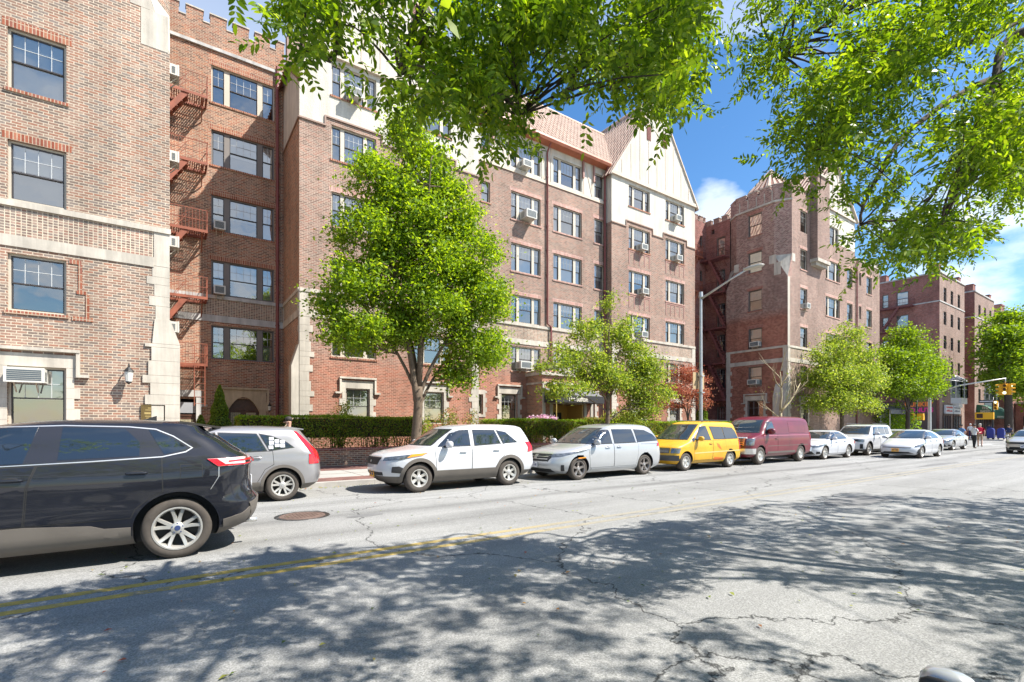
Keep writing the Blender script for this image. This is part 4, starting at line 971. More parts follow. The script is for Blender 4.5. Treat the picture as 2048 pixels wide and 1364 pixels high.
for y0, y1, z0, z1 in ((19.55, 20.1, 14.25, 14.9), (19.2, 19.72, 13.3, 14.24)): st.box(TX - .014, TX - .001, y0, y1, z0, z1)
st.build('corner_broach', M_STONE, T); st.__init__()
st.prism([(TX - .004, 23.72, 13.5), (39.06, 23.72, 14.7), (TX - .004, 22.75, 14.7)], (.05, -.03, .05))
st.box(TX - .02, TX + .0, 22.6, 23.0, 14.3, 14.95)
st.build('corner_broach', M_STONE, T); st.__init__()
for w in (whi, wc1, wc2): w.box(st, -.03, w.L + .03, 0, .09, 18.95, 19.1)
for w in (whi,): 
    for a in (.25, .95, 1.65, 2.3, 2.9): w.box(st, a, a + .07, 0, .03, 19.1, 19.9)
st.build('tower_string_course', M_STONE, T); st.__init__()
wF2.box(st, 11.35, 16.95, -.3, .06, 16.6, 16.75)
for a in (15.6, 16.5): wF2.box(st, a, a + .4, -.3, .05, 16.75, 17.15)
st.build('parapet_coping', M_STONE, T)
b = MB()
b.cm = 0
for w in (whi, wc1, wc2): merlons(b, w, 0, w.L, 19.9, wd=.80, gap=.17, h=.42)
merlons(b, wK, 0, wK.L, 19.2, wd=.52, gap=.24, h=.42); merlons(b, wB, 0, wB.L, 19.6, wd=.52, gap=.24, h=.42)
b.build('battlement', [M_BRS, M_STONE], T)
b = MB(); b.face([(39.1, 18.9, 19.0), (50.3, 18.9, 19.0), (50.3, 30, 19.0), (39.1, 30, 19.0)]); b.face([(50.4, 18.8, 16.5), (56, 18.8, 16.5), (56, 34, 16.5), (50.4, 34, 16.5)]); b.build('roof', M_DARK, T)
b = MB(); cx, cy = 40.75, 21.2
n8 = [(cx + 2.1 * math.cos(t), cy + 2.1 * math.sin(t), 20.6) for t in [PI / 8 + i * PI / 4 for i in range(8)]]
for i in range(8):
    p, q = Vector(n8[i]), Vector(n8[(i + 1) % 8]); a = Vector((cx, cy, 22.75)); K = 7
    for k in range(K):
        b.cm = k % 2; p0, p1 = p.lerp(q, k / K), p.lerp(q, (k + 1) / K); b.prism([p0, p1, a.lerp(p1, .02), a.lerp(p0, .02)], (0, 0, .06 if k % 2 == 0 else .01))
for i in range(8): b.cm = 0; b.tube([n8[i], (cx, cy, 22.8)], .06, 6)
b.build('tower_cap', [M_TILE1, M_TILE2], T)
b = MB(); b.lathe([(2.0, 19.85), (2.0, 20.6)], (cx, cy, 0), seg=8); b.build('cap_drum', M_BRS, T)
b = MB(); b.prism([(42.2, 18.62, 19.9), (50.4, 18.62, 19.9), (46.3, 18.62, 23.9)], (0, .2, 0)); b.build('gable_panel', M_STUC, T)
t = MB()
for k in range(1, 9): x = 42.2 + 8.2 * k / 9; hh = 4.0 * (1 - abs(x - 46.3) / 4.1) - .15; t.box(x - .05, x + .05, 18.58, 18.62, 19.9, 19.9 + max(hh, .1))
t.box(42.2, 50.4, 18.56, 18.62, 19.78, 19.98)
for xa, xb in ((42.0, 46.3), (50.6, 46.3)): t.obox((xa, 18.45, 19.75), Vector((xb - xa, 0, 4.2)), (0, .25, 0), (0, 0, .16))
t.build('gable_timber', M_TIMB, T)
tiles(T, (42.0, 18.6, 19.9), (0, 9, 0), (4.3, 0, 4.2), 26); tiles(T, (50.6, 18.6, 19.9), (0, 9, 0), (-4.3, 0, 4.2), 26)
b = MB(); b.box(42.0, 44.1, 18.15, 18.72, 14.95, 21.5); b.build('chimney', M_BRT, T)
b = MB(); b.box(41.95, 44.15, 18.1, 18.72, 14.7, 14.95); b.box(42.1, 44.0, 18.3, 18.72, 14.45, 14.7); b.box(41.9, 44.2, 18.05, 18.85, 21.5, 21.65); b.build('chimney_corbel', M_STONE, T)
pipe(T, [(50.6, 18.6, 16.4), (50.6, 18.6, .3)], .06); 
aircon(wlow, 23.7 - 21.3, 4.95, 'white air conditioner low on the shaded tower side, below the belt course', dep=.35, wd=.75)
aircon(wlow, 23.7 - 21.15, 7.95, 'white air conditioner on the shaded tower side, just above the belt course', dep=.3, wd=.75)
aircon(wF, f(41.0), ZR[2][0], 'small white air conditioner on the sunlit front of the tower building', dep=.35, wd=.5)
aircon(wF, f(44.95), ZR[1][0] - .0, 'dark air conditioner at a triple window of the tower building', dep=.3, wd=.4, mat=M_IRON)
fire_escape('dark red iron fire escape in the narrow court beside the corner tower', (38.94, 25.95, 0), (0, -1, 0), (-1, 0, 0), [3.9, 7.0, 10.0, 13.0, 16.0], Lp=2.2, D=.9, mat=M_FED, run=1.5, flip=True, drop=False)
fire_escape('rust red iron fire escape on the back wall of the narrow court', (35.3, 25.96, 0), (1, 0, 0), (0, -1, 0), [3.9, 7.0, 10.0, 13.0, 16.0], Lp=1.9, D=.9, mat=M_FE, run=1.2, drop=False)
ga = thing('awning', 'grey shop awning under the tree at the far end of the tower building', 'awning'); b = MB()
b.prism([(51.6, 18.68, 3.9), (51.6, 16.4, 3.1), (51.6, 16.4, 3.07), (51.6, 18.68, 3.8)], (4.2, 0, 0)); b.box(51.6, 55.8, 16.38, 16.42, 2.72, 3.1)
b.build('canopy', M_AWG, ga); b = MB()
for x in (51.7, 55.7): b.tube([(x, 16.5, .13), (x, 16.5, 3.05)], .03, 6)
b.build('post', M_ACW, ga)
b = MB(); text_mesh('lettering', '118', .4, M_STUC, ga, (53.7, 16.37, 2.9), (1, 0, 0), (0, 0, 1)) if False else None
# ================================================================== FAR SIDE OF THE CROSSING
def plain_block(name, label, x0, x1, y0, y1, H, belt, sides, fronts, mats, chims=(), ground=None):
    o = thing(name, label, 'building'); mb = MB()
    wl_ = Wall((x0, y1), (x0, y0), 0, H); wf_ = Wall((x0, y0), (x1, y0), 0, H); wr_ = Wall((x1, y0), (x1, y1), 0, H)
    rows = [(17.7, 19.5), (14.7, 16.4), (11.6, 13.3), (8.5, 10.2), (5.4, 7.1)]
    for k, (z0, z1) in enumerate(rows):
        for (a, c) in fronts: window(o, wf_, a - x0, c - x0, z0, z1, nx=1, trim=M_TRIMG, curt=.2, grey=True)
        for (a, c) in sides: window(o, wl_, y1 - a, y1 - c, z0, z1, nx=1, trim=M_TRIMG, curt=.9 if (a - c) > 1 else .3)
    wl_.mat = 1; wf_.mat = 0; wl_.emit(mb, dark=2); wf_.emit(mb, dark=2); wr_.emit(mb, back=False)
    mb.cm = 2; mb.face([(x0, y0, H - .1), (x1, y0, H - .1), (x1, y1, H - .1), (x0, y1, H - .1)])
    mb.build('wall', mats, o)
    b = MB()
    for w in (wl_, wf_): w.box(b, -.05, w.L + .05, -.25, .10, H, H + .18); w.box(b, 0, w.L, 0, .06, belt, belt + .14)
    b.build('coping', M_STONE2, o)
    for (cx0, cx1, cy0, cy1, ch) in chims: b = MB(); b.box(cx0, cx1, cy0, cy1, H - .1, H + ch); b.box(cx0 - .05, cx1 + .05, cy0 - .05, cy1 + .05, H + ch, H + ch + .1); b.build('chimney', M_BRD, o)
    return o, wl_, wf_
fm = [M_BRT, M_BRD, M_DARK]
o3, w3l, w3f = plain_block('apartment_building', 'maroon sided apartment block across the side street with a fire escape', 80, 90.6, 20.3, 40, 21.1, 17.45, [(24.8, 23.5), (26.4, 25.7), (30, 28.7)], [(81.6, 82.75), (84.5, 85.6), (87.5, 88.6)], fm, [(80.1, 81.2, 20.5, 21.6, 1.1), (88.8, 89.8, 20.5, 21.3, .9), (80.1, 81.2, 26, 28.5, 1.0)])
o4, w4l, w4f = plain_block('apartment_building', 'farthest flat roofed pink brick block, right of the maroon sided one', 95.6, 106.3, 20.3, 40, 21.1, 17.45, [(24.8, 23.5)], [(97.5, 98.7), (100.5, 101.6), (103.6, 104.7)], fm, [(95.7, 97.0, 20.5, 21.8, 1.1), (104.6, 105.6, 20.5, 21.3, .9)])
fire_escape('dark red fire escape on the maroon side wall across the side street', (79.96, 26.6, 0), (0, -1, 0), (-1, 0, 0), [5.0, 8.1, 11.2, 14.3, 17.4], Lp=3.8, D=1.1, mat=M_FED, run=2.0, bars=.28, drop=False)
fire_escape('small fire escape deep in the gap between the two far blocks', (92.0, 22.0, 0), (1, 0, 0), (0, -1, 0), [5.6, 8.6], Lp=2.6, D=1.2, mat=M_FED, run=1.8, bars=.3, drop=False)
# gap wing between them, house beyond
o5 = thing('link_building', 'recessed maroon brick wall between the two far blocks', 'building'); w5 = Wall((90.6, 22.6), (95.6, 22.6), 0, 19.5); mb = MB(); w5.emit(mb); mb.face([(90.6, 22.6, 19.5), (95.6, 22.6, 19.5), (95.6, 40, 19.5), (90.6, 40, 19.5)]); mb.build('wall', [M_BRD], o5)
b = MB(); w5.box(b, 0, 5, -.2, .08, 19.5, 19.65); b.build('coping', M_STONE2, o5)
o6 = thing('gable_roof_house', 'pale roofed brick building with a tall chimney beyond the far blocks', 'building'); b = MB(); b.box(107, 135, 19, 40, 0, 15.5); b.prism([(107, 19, 15.5), (107, 40, 15.5), (107, 29.5, 21.5)], (28, 0, 0)); b.build('wall', M_BRD, o6)
b = MB(); b.prism([(106.6, 18.4, 15.4), (106.6, 29.5, 21.9), (106.6, 29.5, 22.1), (106.6, 18.4, 15.65)], (29, 0, 0)); b.build('roof', plain('slate_pale', (.42, .42, .43), rough=.8, var=.1), o6)
b = MB(); b.box(117, 119.4, 21.5, 23.5, 16, 22.4); b.box(116.9, 119.5, 21.4, 23.6, 22.4, 22.6); b.build('chimney', M_BRD, o6)
b = MB()
for k in range(6): b.box(108.5 + k * 4, 110 + k * 4, 18.96, 19.0, 9, 11); b.box(108.5 + k * 4, 110 + k * 4, 18.96, 19.0, 12.5, 14.4)
b.build('window_row', M_CURT2, o6)
# bay windows
M_BAY = plain('bay_white', (.62, .62, .64), rough=.5)
def bay(parent, x0, x1, y, z0, z1):
    b = MB(); xm = (x0 + x1) / 2; i = .7; P = [(x0, y), (x0 + i, y - .9), (x1 - i, y - .9), (x1, y)]
    b.prism([(p[0], p[1], z0) for p in P], (0, 0, .75)); b.prism([(p[0], p[1], z1) for p in P], (0, 0, .25)); b.mesh([(*p, z1 + .25) for p in P] + [(xm, y, z1 + .9)], [(0, 1, 4), (1, 2, 4), (2, 3, 4)])
    b.prism([(p[0] + (xm - p[0]) * .4, p[1] + (y - p[1]) * .4, z0 - .5) for p in P], (0, 0, .5))
    for p, q in zip(P, P[1:]):
        for k in (0, .5, 1): x, yy = p[0] + (q[0] - p[0]) * k, p[1] + (q[1] - p[1]) * k; b.box(x - .06, x + .06, yy - .06, yy + .06, z0 + .75, z1)
        b.beam((p[0], p[1], (z0 + z1) / 2 + .4), (q[0], q[1], (z0 + z1) / 2 + .4), .06)
    o = b.build('bay_window', M_BAY, parent); g = MB()
    for p, q in zip(P, P[1:]): g.face([(p[0], p[1] + .02, z0 + .7), (q[0], q[1] + .02, z0 + .7), (q[0], q[1] + .02, z1), (p[0], p[1] + .02, z1)])
    g.build('pane', plain_once('glass_dark', (.05, .06, .07), rough=.05, spec=.9), o)
bay(o3, 84.5, 88.6, 20.3, 4.6, 7.6); bay(o4, 100.9, 105.0, 20.3, 4.6, 7.6)
# shop fronts on the corner block
b = MB(); b.box(79.6, 80.0, 20.6, 40, .13, 5.0); b.build('shopfront_side', plain('panel_brown', (.085, .055, .045), rough=.5), o3)
b = MB(); b.box(79.5, 79.62, 24, 39, .6, 3.4); b.build('shop_glass', plain_once('glass_dark', (.05, .06, .07), rough=.05, spec=.9), o3)
sg = thing('shop_sign', 'orange and magenta doughnut shop letters on the brown corner shopfront', 'sign'); 
M_OR = plain('letters_orange', (.85, .22, .03), rough=.4); M_MG = plain('letters_magenta', (.80, .03, .25), rough=.4)
b = MB(); b.box(79.5, 79.6, 20.65, 23.9, 3.25, 4.85); b.build('board', plain('sign_board_brown', (.10, .06, .05), rough=.5), sg)
text_mesh('lettering', "DUNKIN'", .78, M_OR, sg, (79.47, 22.27, 4.42), (0, -1, 0), (0, 0, 1), bold=.03, wscale=.92); text_mesh('lettering', 'DONUTS', .78, M_MG, sg, (79.47, 22.27, 3.68), (0, -1, 0), (0, 0, 1), bold=.03, wscale=.92)
def shop(parent, x0, x1, y, dark=True):
    b = MB(); b.box(x0, x1, y - .06, y - .01, .5, 3.0); o = b.build('shopfront', plain_once('glass_dark', (.05, .06, .07), rough=.05, spec=.9), parent)
    b = MB()
    for k in range(4): x = x0 + (x1 - x0) * k / 3; b.box(x - .06, x + .06, y - .12, y - .06, .13, 3.1)
    b.box(x0 - .06, x1 + .06, y - .12, y - .06, 3.1, 3.25); b.box(x0, x1, y - .12, y - .06, .13, .5); b.build('frame', plain_once('shop_frame_brown', (.10, .045, .03)), o)
shop(o3, 81.2, 84.2, 20.3); shop(o3, 85.4, 88.8, 20.3); shop(o4, 96.6, 99.6, 20.3); shop(o4, 100.6, 105.4, 20.3)
for x0, x1, lab, mt in ((81.3, 84.3, 'white shop board with faded red writing by the corner', plain('lettering_red', (.55, .10, .10))), (84.6, 87.6, 'white shop board with thin grey writing under the bay window', plain('lettering_grey', (.25, .25, .28)))):
    q = thing('shop_sign', lab, 'sign', group='white boards over the corner shop'); b = MB(); b.box(x0, x1, 20.0, 20.2, 3.25, 4.35); b.build('board', M_BAY, q)
    b = MB(); rr = random.Random(3)
    for r_ in (3.95, 3.5):
        x = x0 + .25
        while x < x1 - .4: w_ = rr.uniform(.08, .2); b.box(x, x + w_, 19.98, 20.0, r_, r_ + rr.uniform(.12, .28)); x += w_ + .07
    b.build('lettering', mt, q)
M_GRN = plain('canvas_green', (.02, .10, .06), rough=.7)
ga = thing('awning', 'dark green rounded bakery awning with white lettering', 'awning'); b = MB(); pr = [(20.28, 4.75)] + [(20.28 - 1.7 * math.sin(t), 3.35 + 1.4 * math.cos(t)) for t in [i * PI / 16 for i in range(9)]] + [(18.58, 2.75), (18.62, 2.75), (20.28, 3.3)]
b.prism([(96.5, y, z) for y, z in pr], (8.6, 0, 0)); b.build('canopy', M_GRN, ga)
for k, tx in enumerate(('FINE', 'BAKED', 'PASTRIES')): text_mesh('lettering', tx, .55, M_STUC, ga, (96.46, 19.35, 4.25 - k * .5), (0, -1, 0), (0, 0, 1), bold=.01, wscale=.62)
text_mesh('lettering', 'FINE BAKED PASTRIES', .4, M_STUC, ga, (100.8, 18.56, 2.98), (1, 0, 0), (0, 0, 1))
# ================================================================== FAR BACKGROUND WALLS (end of street)
o7 = thing('distant_building', 'low brown shop building at the far end of the street', 'building'); b = MB(); b.box(112, 150, 8, 18.9, 0, 5.2); b.build('wall', M_BRD, o7); b = MB(); b.box(111.8, 150, 7.8, 18.9, 5.2, 5.5); b.build('parapet', M_STONE2, o7)
b = MB(); b.box(111.9, 112, 9, 13, .4, 3.2); b.box(111.9, 112, 14, 18, .4, 3.2); b.build('window', plain_once('glass_dark', (.05, .06, .07), rough=.05, spec=.9), o7)
# ================================================================== GARDEN WALLS
M_BRW = M_BRD
def low_wall(name, label, x0, x1, y0=19.25, y1=19.55, h=.72):
    g = thing(name, label, 'garden wall', group='low brick planter walls'); b = MB(); w = Wall((x0, y0), (x1, y0), .1, h); b.mat(0); b.box(x0, x1, y0, y1, .1, h); b.build('wall', M_BRC, g)
    b = MB(); x = x0 - .03
    while x < x1: b.box(x, min(x + .9, x1 + .03) - .006, y0 - .04, y1 + .04, h, h + .09); x += .9
    b.build('coping', M_BRD, g); return g
low_wall('planter_wall', 'low dark brick planter wall under the leftmost hedge', .6, 9.1); low_wall('planter_wall', 'low brick planter wall behind the white and silver parked cars', 12.4, 22.6); low_wall('planter_wall', 'low brick planter wall behind the yellow van', 23.6, 34.2); low_wall('planter_wall', 'low brick planter wall in front of the tower building', 37.0, 50)
b = MB(); b.box(.6, 9.1, 19.5, 23.2, .12, .55); b.box(.6, 4.3, 23.2, 26.9, .12, .3); b.box(12.4, 22.6, 19.5, 22.3, .12, .55); b.box(23.6, 34.2, 19.5, 23.2, .12, .55); struct('garden_soil', b, M_SOIL)
sw = thing('step_cheek_wall', 'white stone cheek wall beside the big maple trunk', 'garden wall'); b = MB(); b.box(9.15, 9.45, 17.9, 20.2, .13, .95); b.build('wall', M_STONE, sw); b = MB(); b.box(9.08, 9.52, 17.8, 20.3, .95, 1.05); b.build('coping', M_STONE, sw)
# ================================================================== FOLIAGE
M_BARK = plain('bark_greybrown', (.13, .095, .065), rough=.95, var=.3, scale=6, bump=.8, bscale=30)
M_BARKL = plain('bark_pale', (.34, .28, .17), rough=.95, var=.3, scale=6, bump=.6, bscale=30)
M_BARKD = plain('bark_dark', (.06, .045, .035), rough=.95, var=.3, scale=6)
LF_MAPLE = leafmat('leaves_maple', [(.075, .145, .014), (.13, .225, .018), (.20, .31, .026), (.28, .37, .04)], trans=.47)
LF_YOUNG = leafmat('leaves_young_green', [(.09, .155, .018), (.155, .235, .026), (.235, .32, .04), (.31, .34, .08)], trans=.45)
LF_FAR = leafmat('leaves_lime', [(.07, .13, .012), (.13, .22, .018), (.20, .30, .028)], trans=.45)
LF_RED = leafmat('leaves_red_maple', [(.26, .075, .045), (.38, .14, .07), (.46, .23, .12), (.24, .08, .05)], trans=.2)
LF_HEDGE = leafmat('leaves_hedge', [(.05, .09, .008), (.11, .19, .012), (.20, .29, .02), (.26, .17, .03)], trans=.3)
LF_HEDGT = leafmat('leaves_hedge_top', [(.10, .20, .008), (.17, .30, .012), (.24, .36, .02)], trans=.3)  # lighter greens for hedge tops: sunlight put into the leaf colour
LF_CONE = leafmat('leaves_arborvitae', [(.08, .14, .012), (.15, .22, .02), (.21, .28, .03)], trans=.2)
LF_ASH = leafmat('leaves_ash', [(.048, .10, .010), (.09, .17, .014), (.145, .24, .02), (.23, .31, .032)], trans=.52, rough=.4)
LF_MIX = leafmat('leaves_mixed', [(.06, .10, .02), (.12, .18, .03), (.30, .30, .06), (.35, .08, .05)], trans=.25)
def unit(v): return v / np.maximum(np.linalg.norm(v, axis=-1, keepdims=True), 1e-9)
def leaves(pts, size, up=.5, jit=.35, hexa=False, aspect=.62):
    "leaf-shaped quads (kite) at points; returns V,F"
    n = len(pts); nr = unit(rng.normal(size=(n, 3)) + np.array([0, 0, up])); a = unit(np.cross(nr, rng.normal(size=(n, 3)))); b = np.cross(nr, a)
    s = size * (1 + jit * (rng.random((n, 1)) * 2 - 1)); V = np.empty((n, 4, 3)); fold = nr * s * .18
    V[:, 0] = pts - a * s * .55; V[:, 1] = pts - b * s * aspect * .5 + fold; V[:, 2] = pts + a * s * .55; V[:, 3] = pts + b * s * aspect * .5 + fold
    return V.reshape(-1, 3), np.arange(n * 4).reshape(n, 4)
def blob_points(blobs, n, shell=.45):
    vol = np.array([b[3] * b[4] * b[5] for b in blobs]) ** .75; vol /= vol.sum(); idx = rng.choice(len(blobs), n, p=vol)
    B = np.array(blobs)[idx]; d = unit(rng.normal(size=(n, 3))); r = (shell + (1 - shell) * rng.random((n, 1)) ** .6)
    return B[:, :3] + d * r * B[:, 3:6]
def crown(blobs, ncl, per, cr, size, shell=.5, droop=0.0, **k):
    C = blob_points(blobs, ncl * 3, shell); q = np.sin(C[:, 0] * 2.3 + C[:, 2] * 1.6 + 1) * np.cos(C[:, 1] * 2.4 - C[:, 2] * 1.1) + .7 * np.sin(C[:, 0] * 4.1 - C[:, 2] * 3.3 + C[:, 1]); C = C[np.argsort(-(q + rng.normal(size=len(q)) * .8))[:ncl]]; rng.shuffle(C)
    cs = cr * (.6 + .8 * rng.random((ncl, 1, 1))); P = (C[:, None, :] + rng.normal(size=(ncl, per, 3)) * cs * np.array([1, 1, .62]) - np.array([0, 0, .12]) * (rng.random((ncl, per, 1)) ** 2)).reshape(-1, 3)
    return C, leaves(P, size, **k)
def bez(p, q, bend, n=7):
    p, q = Vector(p), Vector(q); m = (p + q) / 2 + Vector(bend)
    return [p * (1 - t) ** 2 + m * 2 * t * (1 - t) + q * t * t for t in [i / (n - 1) for i in range(n)]]
def tree(name, label, base, fork, tr, limbs, blobs, ncl, per, cr, size, leafm, barkm, group=None, twigs=60, shell=.5, cat='tree', **k):
    t = thing(name, label, cat, base, 0, group); rr = random.Random(hash(label) % 1000 if False else len(label) * 7)
    b = MB(); F = Vector(fork)
    tp = bez((0, 0, -.1), F, (tr * .5, 0, 0), 8); b.tube(tp, [tr * (1.25 if i == 0 else 1.0 - .22 * i / 7) for i in range(8)], 12)
    ends = []
    for (ex, ey, ez, f0, rs) in limbs:
        p0 = tp[min(7, int(f0 * 7))]; e = Vector((ex, ey, ez)); d = e - p0
        pl = bez(p0, e, (-d.x * .18 + rr.uniform(-.1, .1), -d.y * .18 + rr.uniform(-.1, .1), abs(d.z) * .05), 9)
        b.tube(pl, [tr * rs * (1 - .82 * i / 8) for i in range(9)], 8); ends += [(q, tr * rs * (1 - .8 * i / 8)) for i, q in enumerate(pl) if i > 2]
    b.build('trunk', barkm, t, smooth=True)
    C, (V, Fc) = crown(blobs, ncl, per, cr, size, shell, **k)
    tb = MB()
    for c in C[rng.choice(len(C), min(twigs, len(C)), replace=False)]:
        c = Vector(c); q, r_ = min(ends + [(F, tr * .5)], key=lambda e: (e[0] - c).length + (0 if e[0].z < c.z else 1.0))
        tb.tube(bez(q, c, (rr.uniform(-.2, .2), rr.uniform(-.2, .2), .1), 5), [max(.008, min(r_, .045) * (1 - .8 * i / 4)) for i in range(5)], 5, cap=False)
    if tb.f: tb.build('branches', barkm, t, smooth=True)
    np_mesh('crown', V, Fc, leafm, t)
    return t
# big maple in front of the gabled building
tree('maple_tree', 'large bright green maple standing behind the white parked SUV', (7.3, 16.9, .1), (.25, 0, 3.0), .20,
     [(-1.1, -.4, 8.2, .85, .62), (.9, .5, 9.4, 1, .6), (2.4, -.6, 6.3, .95, .42), (-2.3, .8, 6.6, .9, .36), (.1, -1.4, 10.8, 1, .5), (2.6, 1.0, 5.0, .8, .34), (-.3, 1.6, 8.0, 1, .4), (.4, .2, 12.2, 1, .4)],
     [(-0.07, 0.00, 12.40, 0.66, 0.76, 1.20), (0.16, 0.00, 11.00, 1.19, 1.33, 1.20), (-1.28, 0.00, 10.00, 0.97, 1.14, 0.90), (1.35, 0.00, 9.80, 1.23, 1.33, 1.10), (0.07, 0.00, 9.10, 1.50, 1.71, 1.10), (-1.64, 0.00, 8.20, 1.14, 1.42, 0.90), (1.98, -0.10, 8.10, 1.50, 1.61, 1.10), (0.27, 0.00, 7.40, 1.67, 1.90, 1.00), (-2.00, 0.00, 6.50, 1.32, 1.52, 0.80), (2.79, 0.00, 6.60, 1.32, 1.61, 1.00), (0.63, 0.00, 5.90, 1.67, 1.90, 0.80), (-1.82, 0.10, 4.80, 1.50, 1.52, 0.60), (2.70, 0.00, 4.70, 1.41, 1.52, 0.80), (1.71, -0.30, 3.60, 0.70, 0.76, 0.50), (-0.29, 0.20, 5.00, 1.14, 1.33, 0.50), (-2.99, 0.00, 5.80, 0.53, 0.76, 0.40), (3.87, 0.00, 7.20, 0.44, 0.66, 0.50)],
     1700, 52, .26, .118, LF_MAPLE, M_BARK, twigs=150, shell=.45, up=.9)
# slim tree by the entrance
tree('street_tree', 'slim young street tree before the entrance awning, behind the silver minivan', (17.35, 17.0, .1), (.15, 0, 3.1), .13,
     [(.3, 0, 7.0, 1, .6), (-2.2, -.3, 4.6, .9, .45), (2.2, .3, 4.8, .9, .45), (1.4, 0, 6.2, 1, .4), (-1.2, .4, 5.8, 1, .4), (-2.6, 0, 3.3, .8, .35), (2.3, -.2, 2.9, .6, .4), (.5, .2, 7.9, 1, .3)],
     [(-1.5, 0, 6.0, .6, .9, .5), (.3, 0, 7.7, .35, .4, .6), (-2.3, 0, 4.9, .9, .9, .6), (-1.1, 0, 4.6, 1.0, 1.0, .8), (2.0, 0, 5.0, 1.0, 1.0, .75), (1.0, 0, 5.9, .7, .8, .6), (-2.5, 0, 3.3, 1.1, 1.0, .45), (2.2, 0, 3.7, 1.2, 1.1, .75), (0, 0, 3.9, 1.3, 1.2, .6), (2.3, 0, 2.4, 1.2, 1.0, .6), (-.6, 0, 6.4, .5, .5, .4), (1.5, 0, 6.6, .5, .5, .4), (3.1, 0, 4.4, 1.0, 1.0, .6), (3.4, 0, 3.2, 1.1, 1.0, .7), (-3.2, 0, 4.2, .7, .8, .4)],
     560, 42, .24, .115, LF_YOUNG, M_BARK, group='street trees along the far pavement', twigs=110, shell=.3, up=.6)
# red maple
tree('red_maple', 'small red leaved japanese maple behind the street lamp pole', (28.6, 20.5, .5), (.1, 0, 1.6), .10,
     [(-1.0, 0, 3.4, 1, .5), (1.0, 0, 3.9, 1, .5), (.2, .4, 4.6, 1, .5)],
     [(-.2, 0, 4.7, 1.3, 1.0, .5), (1.2, 0, 4.4, 1.1, 1.0, .45), (-1.3, 0, 3.7, 1.2, 1.0, .45), (.6, 0, 3.4, 1.5, 1.0, .45), (1.4, 0, 2.7, .9, .8, .4), (-1.6, 0, 2.6, 1.2, .8, .4)],
     210, 44, .22, .10, LF_RED, M_BARKD, twigs=40, shell=.3, up=1.6)
# bare tree
bt = thing('bare_tree', 'nearly leafless pale yellowish tree in front of the corner tower', 'tree', (31.6, 15.9, .1)); b = MB()
def barebr(p, d, L_, r, dep, rr):
    p = Vector(p); d = Vector(d).normalized(); pts = [p]; q = p
    for i in range(5): d = (d + Vector((rr.uniform(-.22, .22), rr.uniform(-.22, .22), rr.uniform(-.05, .2)))).normalized(); q = q + d * L_ / 5; pts.append(q)
    b.tube(pts, [r * (1 - .6 * i / 5) for i in range(6)], 7)
    if dep:
        for k in range(3 + (dep > 1)):
            j = rr.randint(2, 5); e = (d + Vector((rr.uniform(-1, 1), rr.uniform(-1, 1), rr.uniform(-.1, .7)))).normalized(); barebr(pts[j], e, L_ * rr.uniform(.4, .65), r * .42, dep - 1, rr)
rr = random.Random(12); b.tube(bez((0, 0, 0), (.15, 0, 2.5), (.1, 0, 0), 6), [.13, .12, .11, .10, .095, .09], 9)
barebr((.15, 0, 2.4), (.15, 0, 1), 2.6, .085, 2, rr); barebr((.15, 0, 2.4), (1.0, 0, .75), 2.8, .07, 2, rr); barebr((.1, 0, 2.0), (-1, .1, .55), 1.9, .05, 2, rr); barebr((.3, 0, 4.2), (1.1, 0, 1), 1.9, .04, 1, rr); barebr((.15, 0, 2.3), (-.2, -.3, 1), 2.2, .05, 2, rr)
b.build('trunk', M_BARKL, bt, smooth=True)
V, Fc = leaves(np.array([(rng.normal() * .9 + .3, rng.normal() * .5, 3.8 + rng.normal() * .8) for _ in range(60)]), .07); np_mesh('crown', V, Fc, LF_YOUNG, bt)
# trees in front of the tower building and at the crossing
tree('street_tree', 'rounded street tree with small white blossoms, left of the grey shop awning', (41.3, 16.2, .1), (.1, 0, 2.6), .17,
     [(-1.8, 0, 5.4, 1, .5), (1.8, 0, 5.6, 1, .5), (.3, 0, 7.4, 1, .6), (3.0, 0, 4.2, .9, .4), (-.6, .5, 6.5, 1, .4)],
     [(0.49, 0.00, 8.32, 1.20, 1.38, 0.90), (-1.46, 0.00, 6.86, 1.32, 1.38, 0.90), (2.32, 0.00, 6.65, 1.92, 1.61, 1.12), (-1.46, 0.00, 5.20, 1.92, 1.84, 1.01), (1.22, 0.00, 5.30, 2.64, 2.30, 1.23), (3.90, 0.00, 5.20, 1.68, 1.61, 1.01), (-2.07, 0.00, 3.43, 1.80, 1.61, 0.90), (0.73, 0.00, 3.64, 1.92, 1.61, 0.78), (4.39, 0.00, 3.22, 1.20, 1.38, 0.56)],
     640, 46, .32, .15, LF_YOUNG, M_BARK, group='street trees along the far pavement', twigs=60, shell=.35, up=.7)
tree('street_tree', 'tall street tree beside the traffic signal pole at the crossing', (54.2, 16.0, .1), (.1, 0, 3.2), .20,
     [(-2.4, 0, 6.2, 1, .5), (2.2, 0, 6.6, 1, .5), (.2, 0, 8.4, 1, .5), (3.2, 0, 5.0, .9, .4), (-2.5, 0, 4.4, .9, .4)],
     [(-0.49, 0.00, 9.46, 0.96, 1.38, 1.12), (0.98, 0.00, 8.21, 2.16, 1.84, 1.12), (-2.32, 0.00, 7.38, 1.92, 1.84, 1.12), (3.42, 0.00, 6.96, 2.28, 1.84, 1.12), (0.24, 0.00, 6.34, 2.88, 2.53, 1.34), (-2.93, 0.00, 5.30, 1.92, 1.84, 1.01), (4.15, 0.00, 5.30, 1.80, 1.72, 1.01), (5.61, 0.00, 7.80, 0.84, 0.92, 0.56), (1.46, 0.00, 4.88, 1.92, 1.84, 0.78)],
     700, 42, .36, .18, LF_FAR, M_BARKD, group='street trees along the far pavement', twigs=50, shell=.35, up=.9)
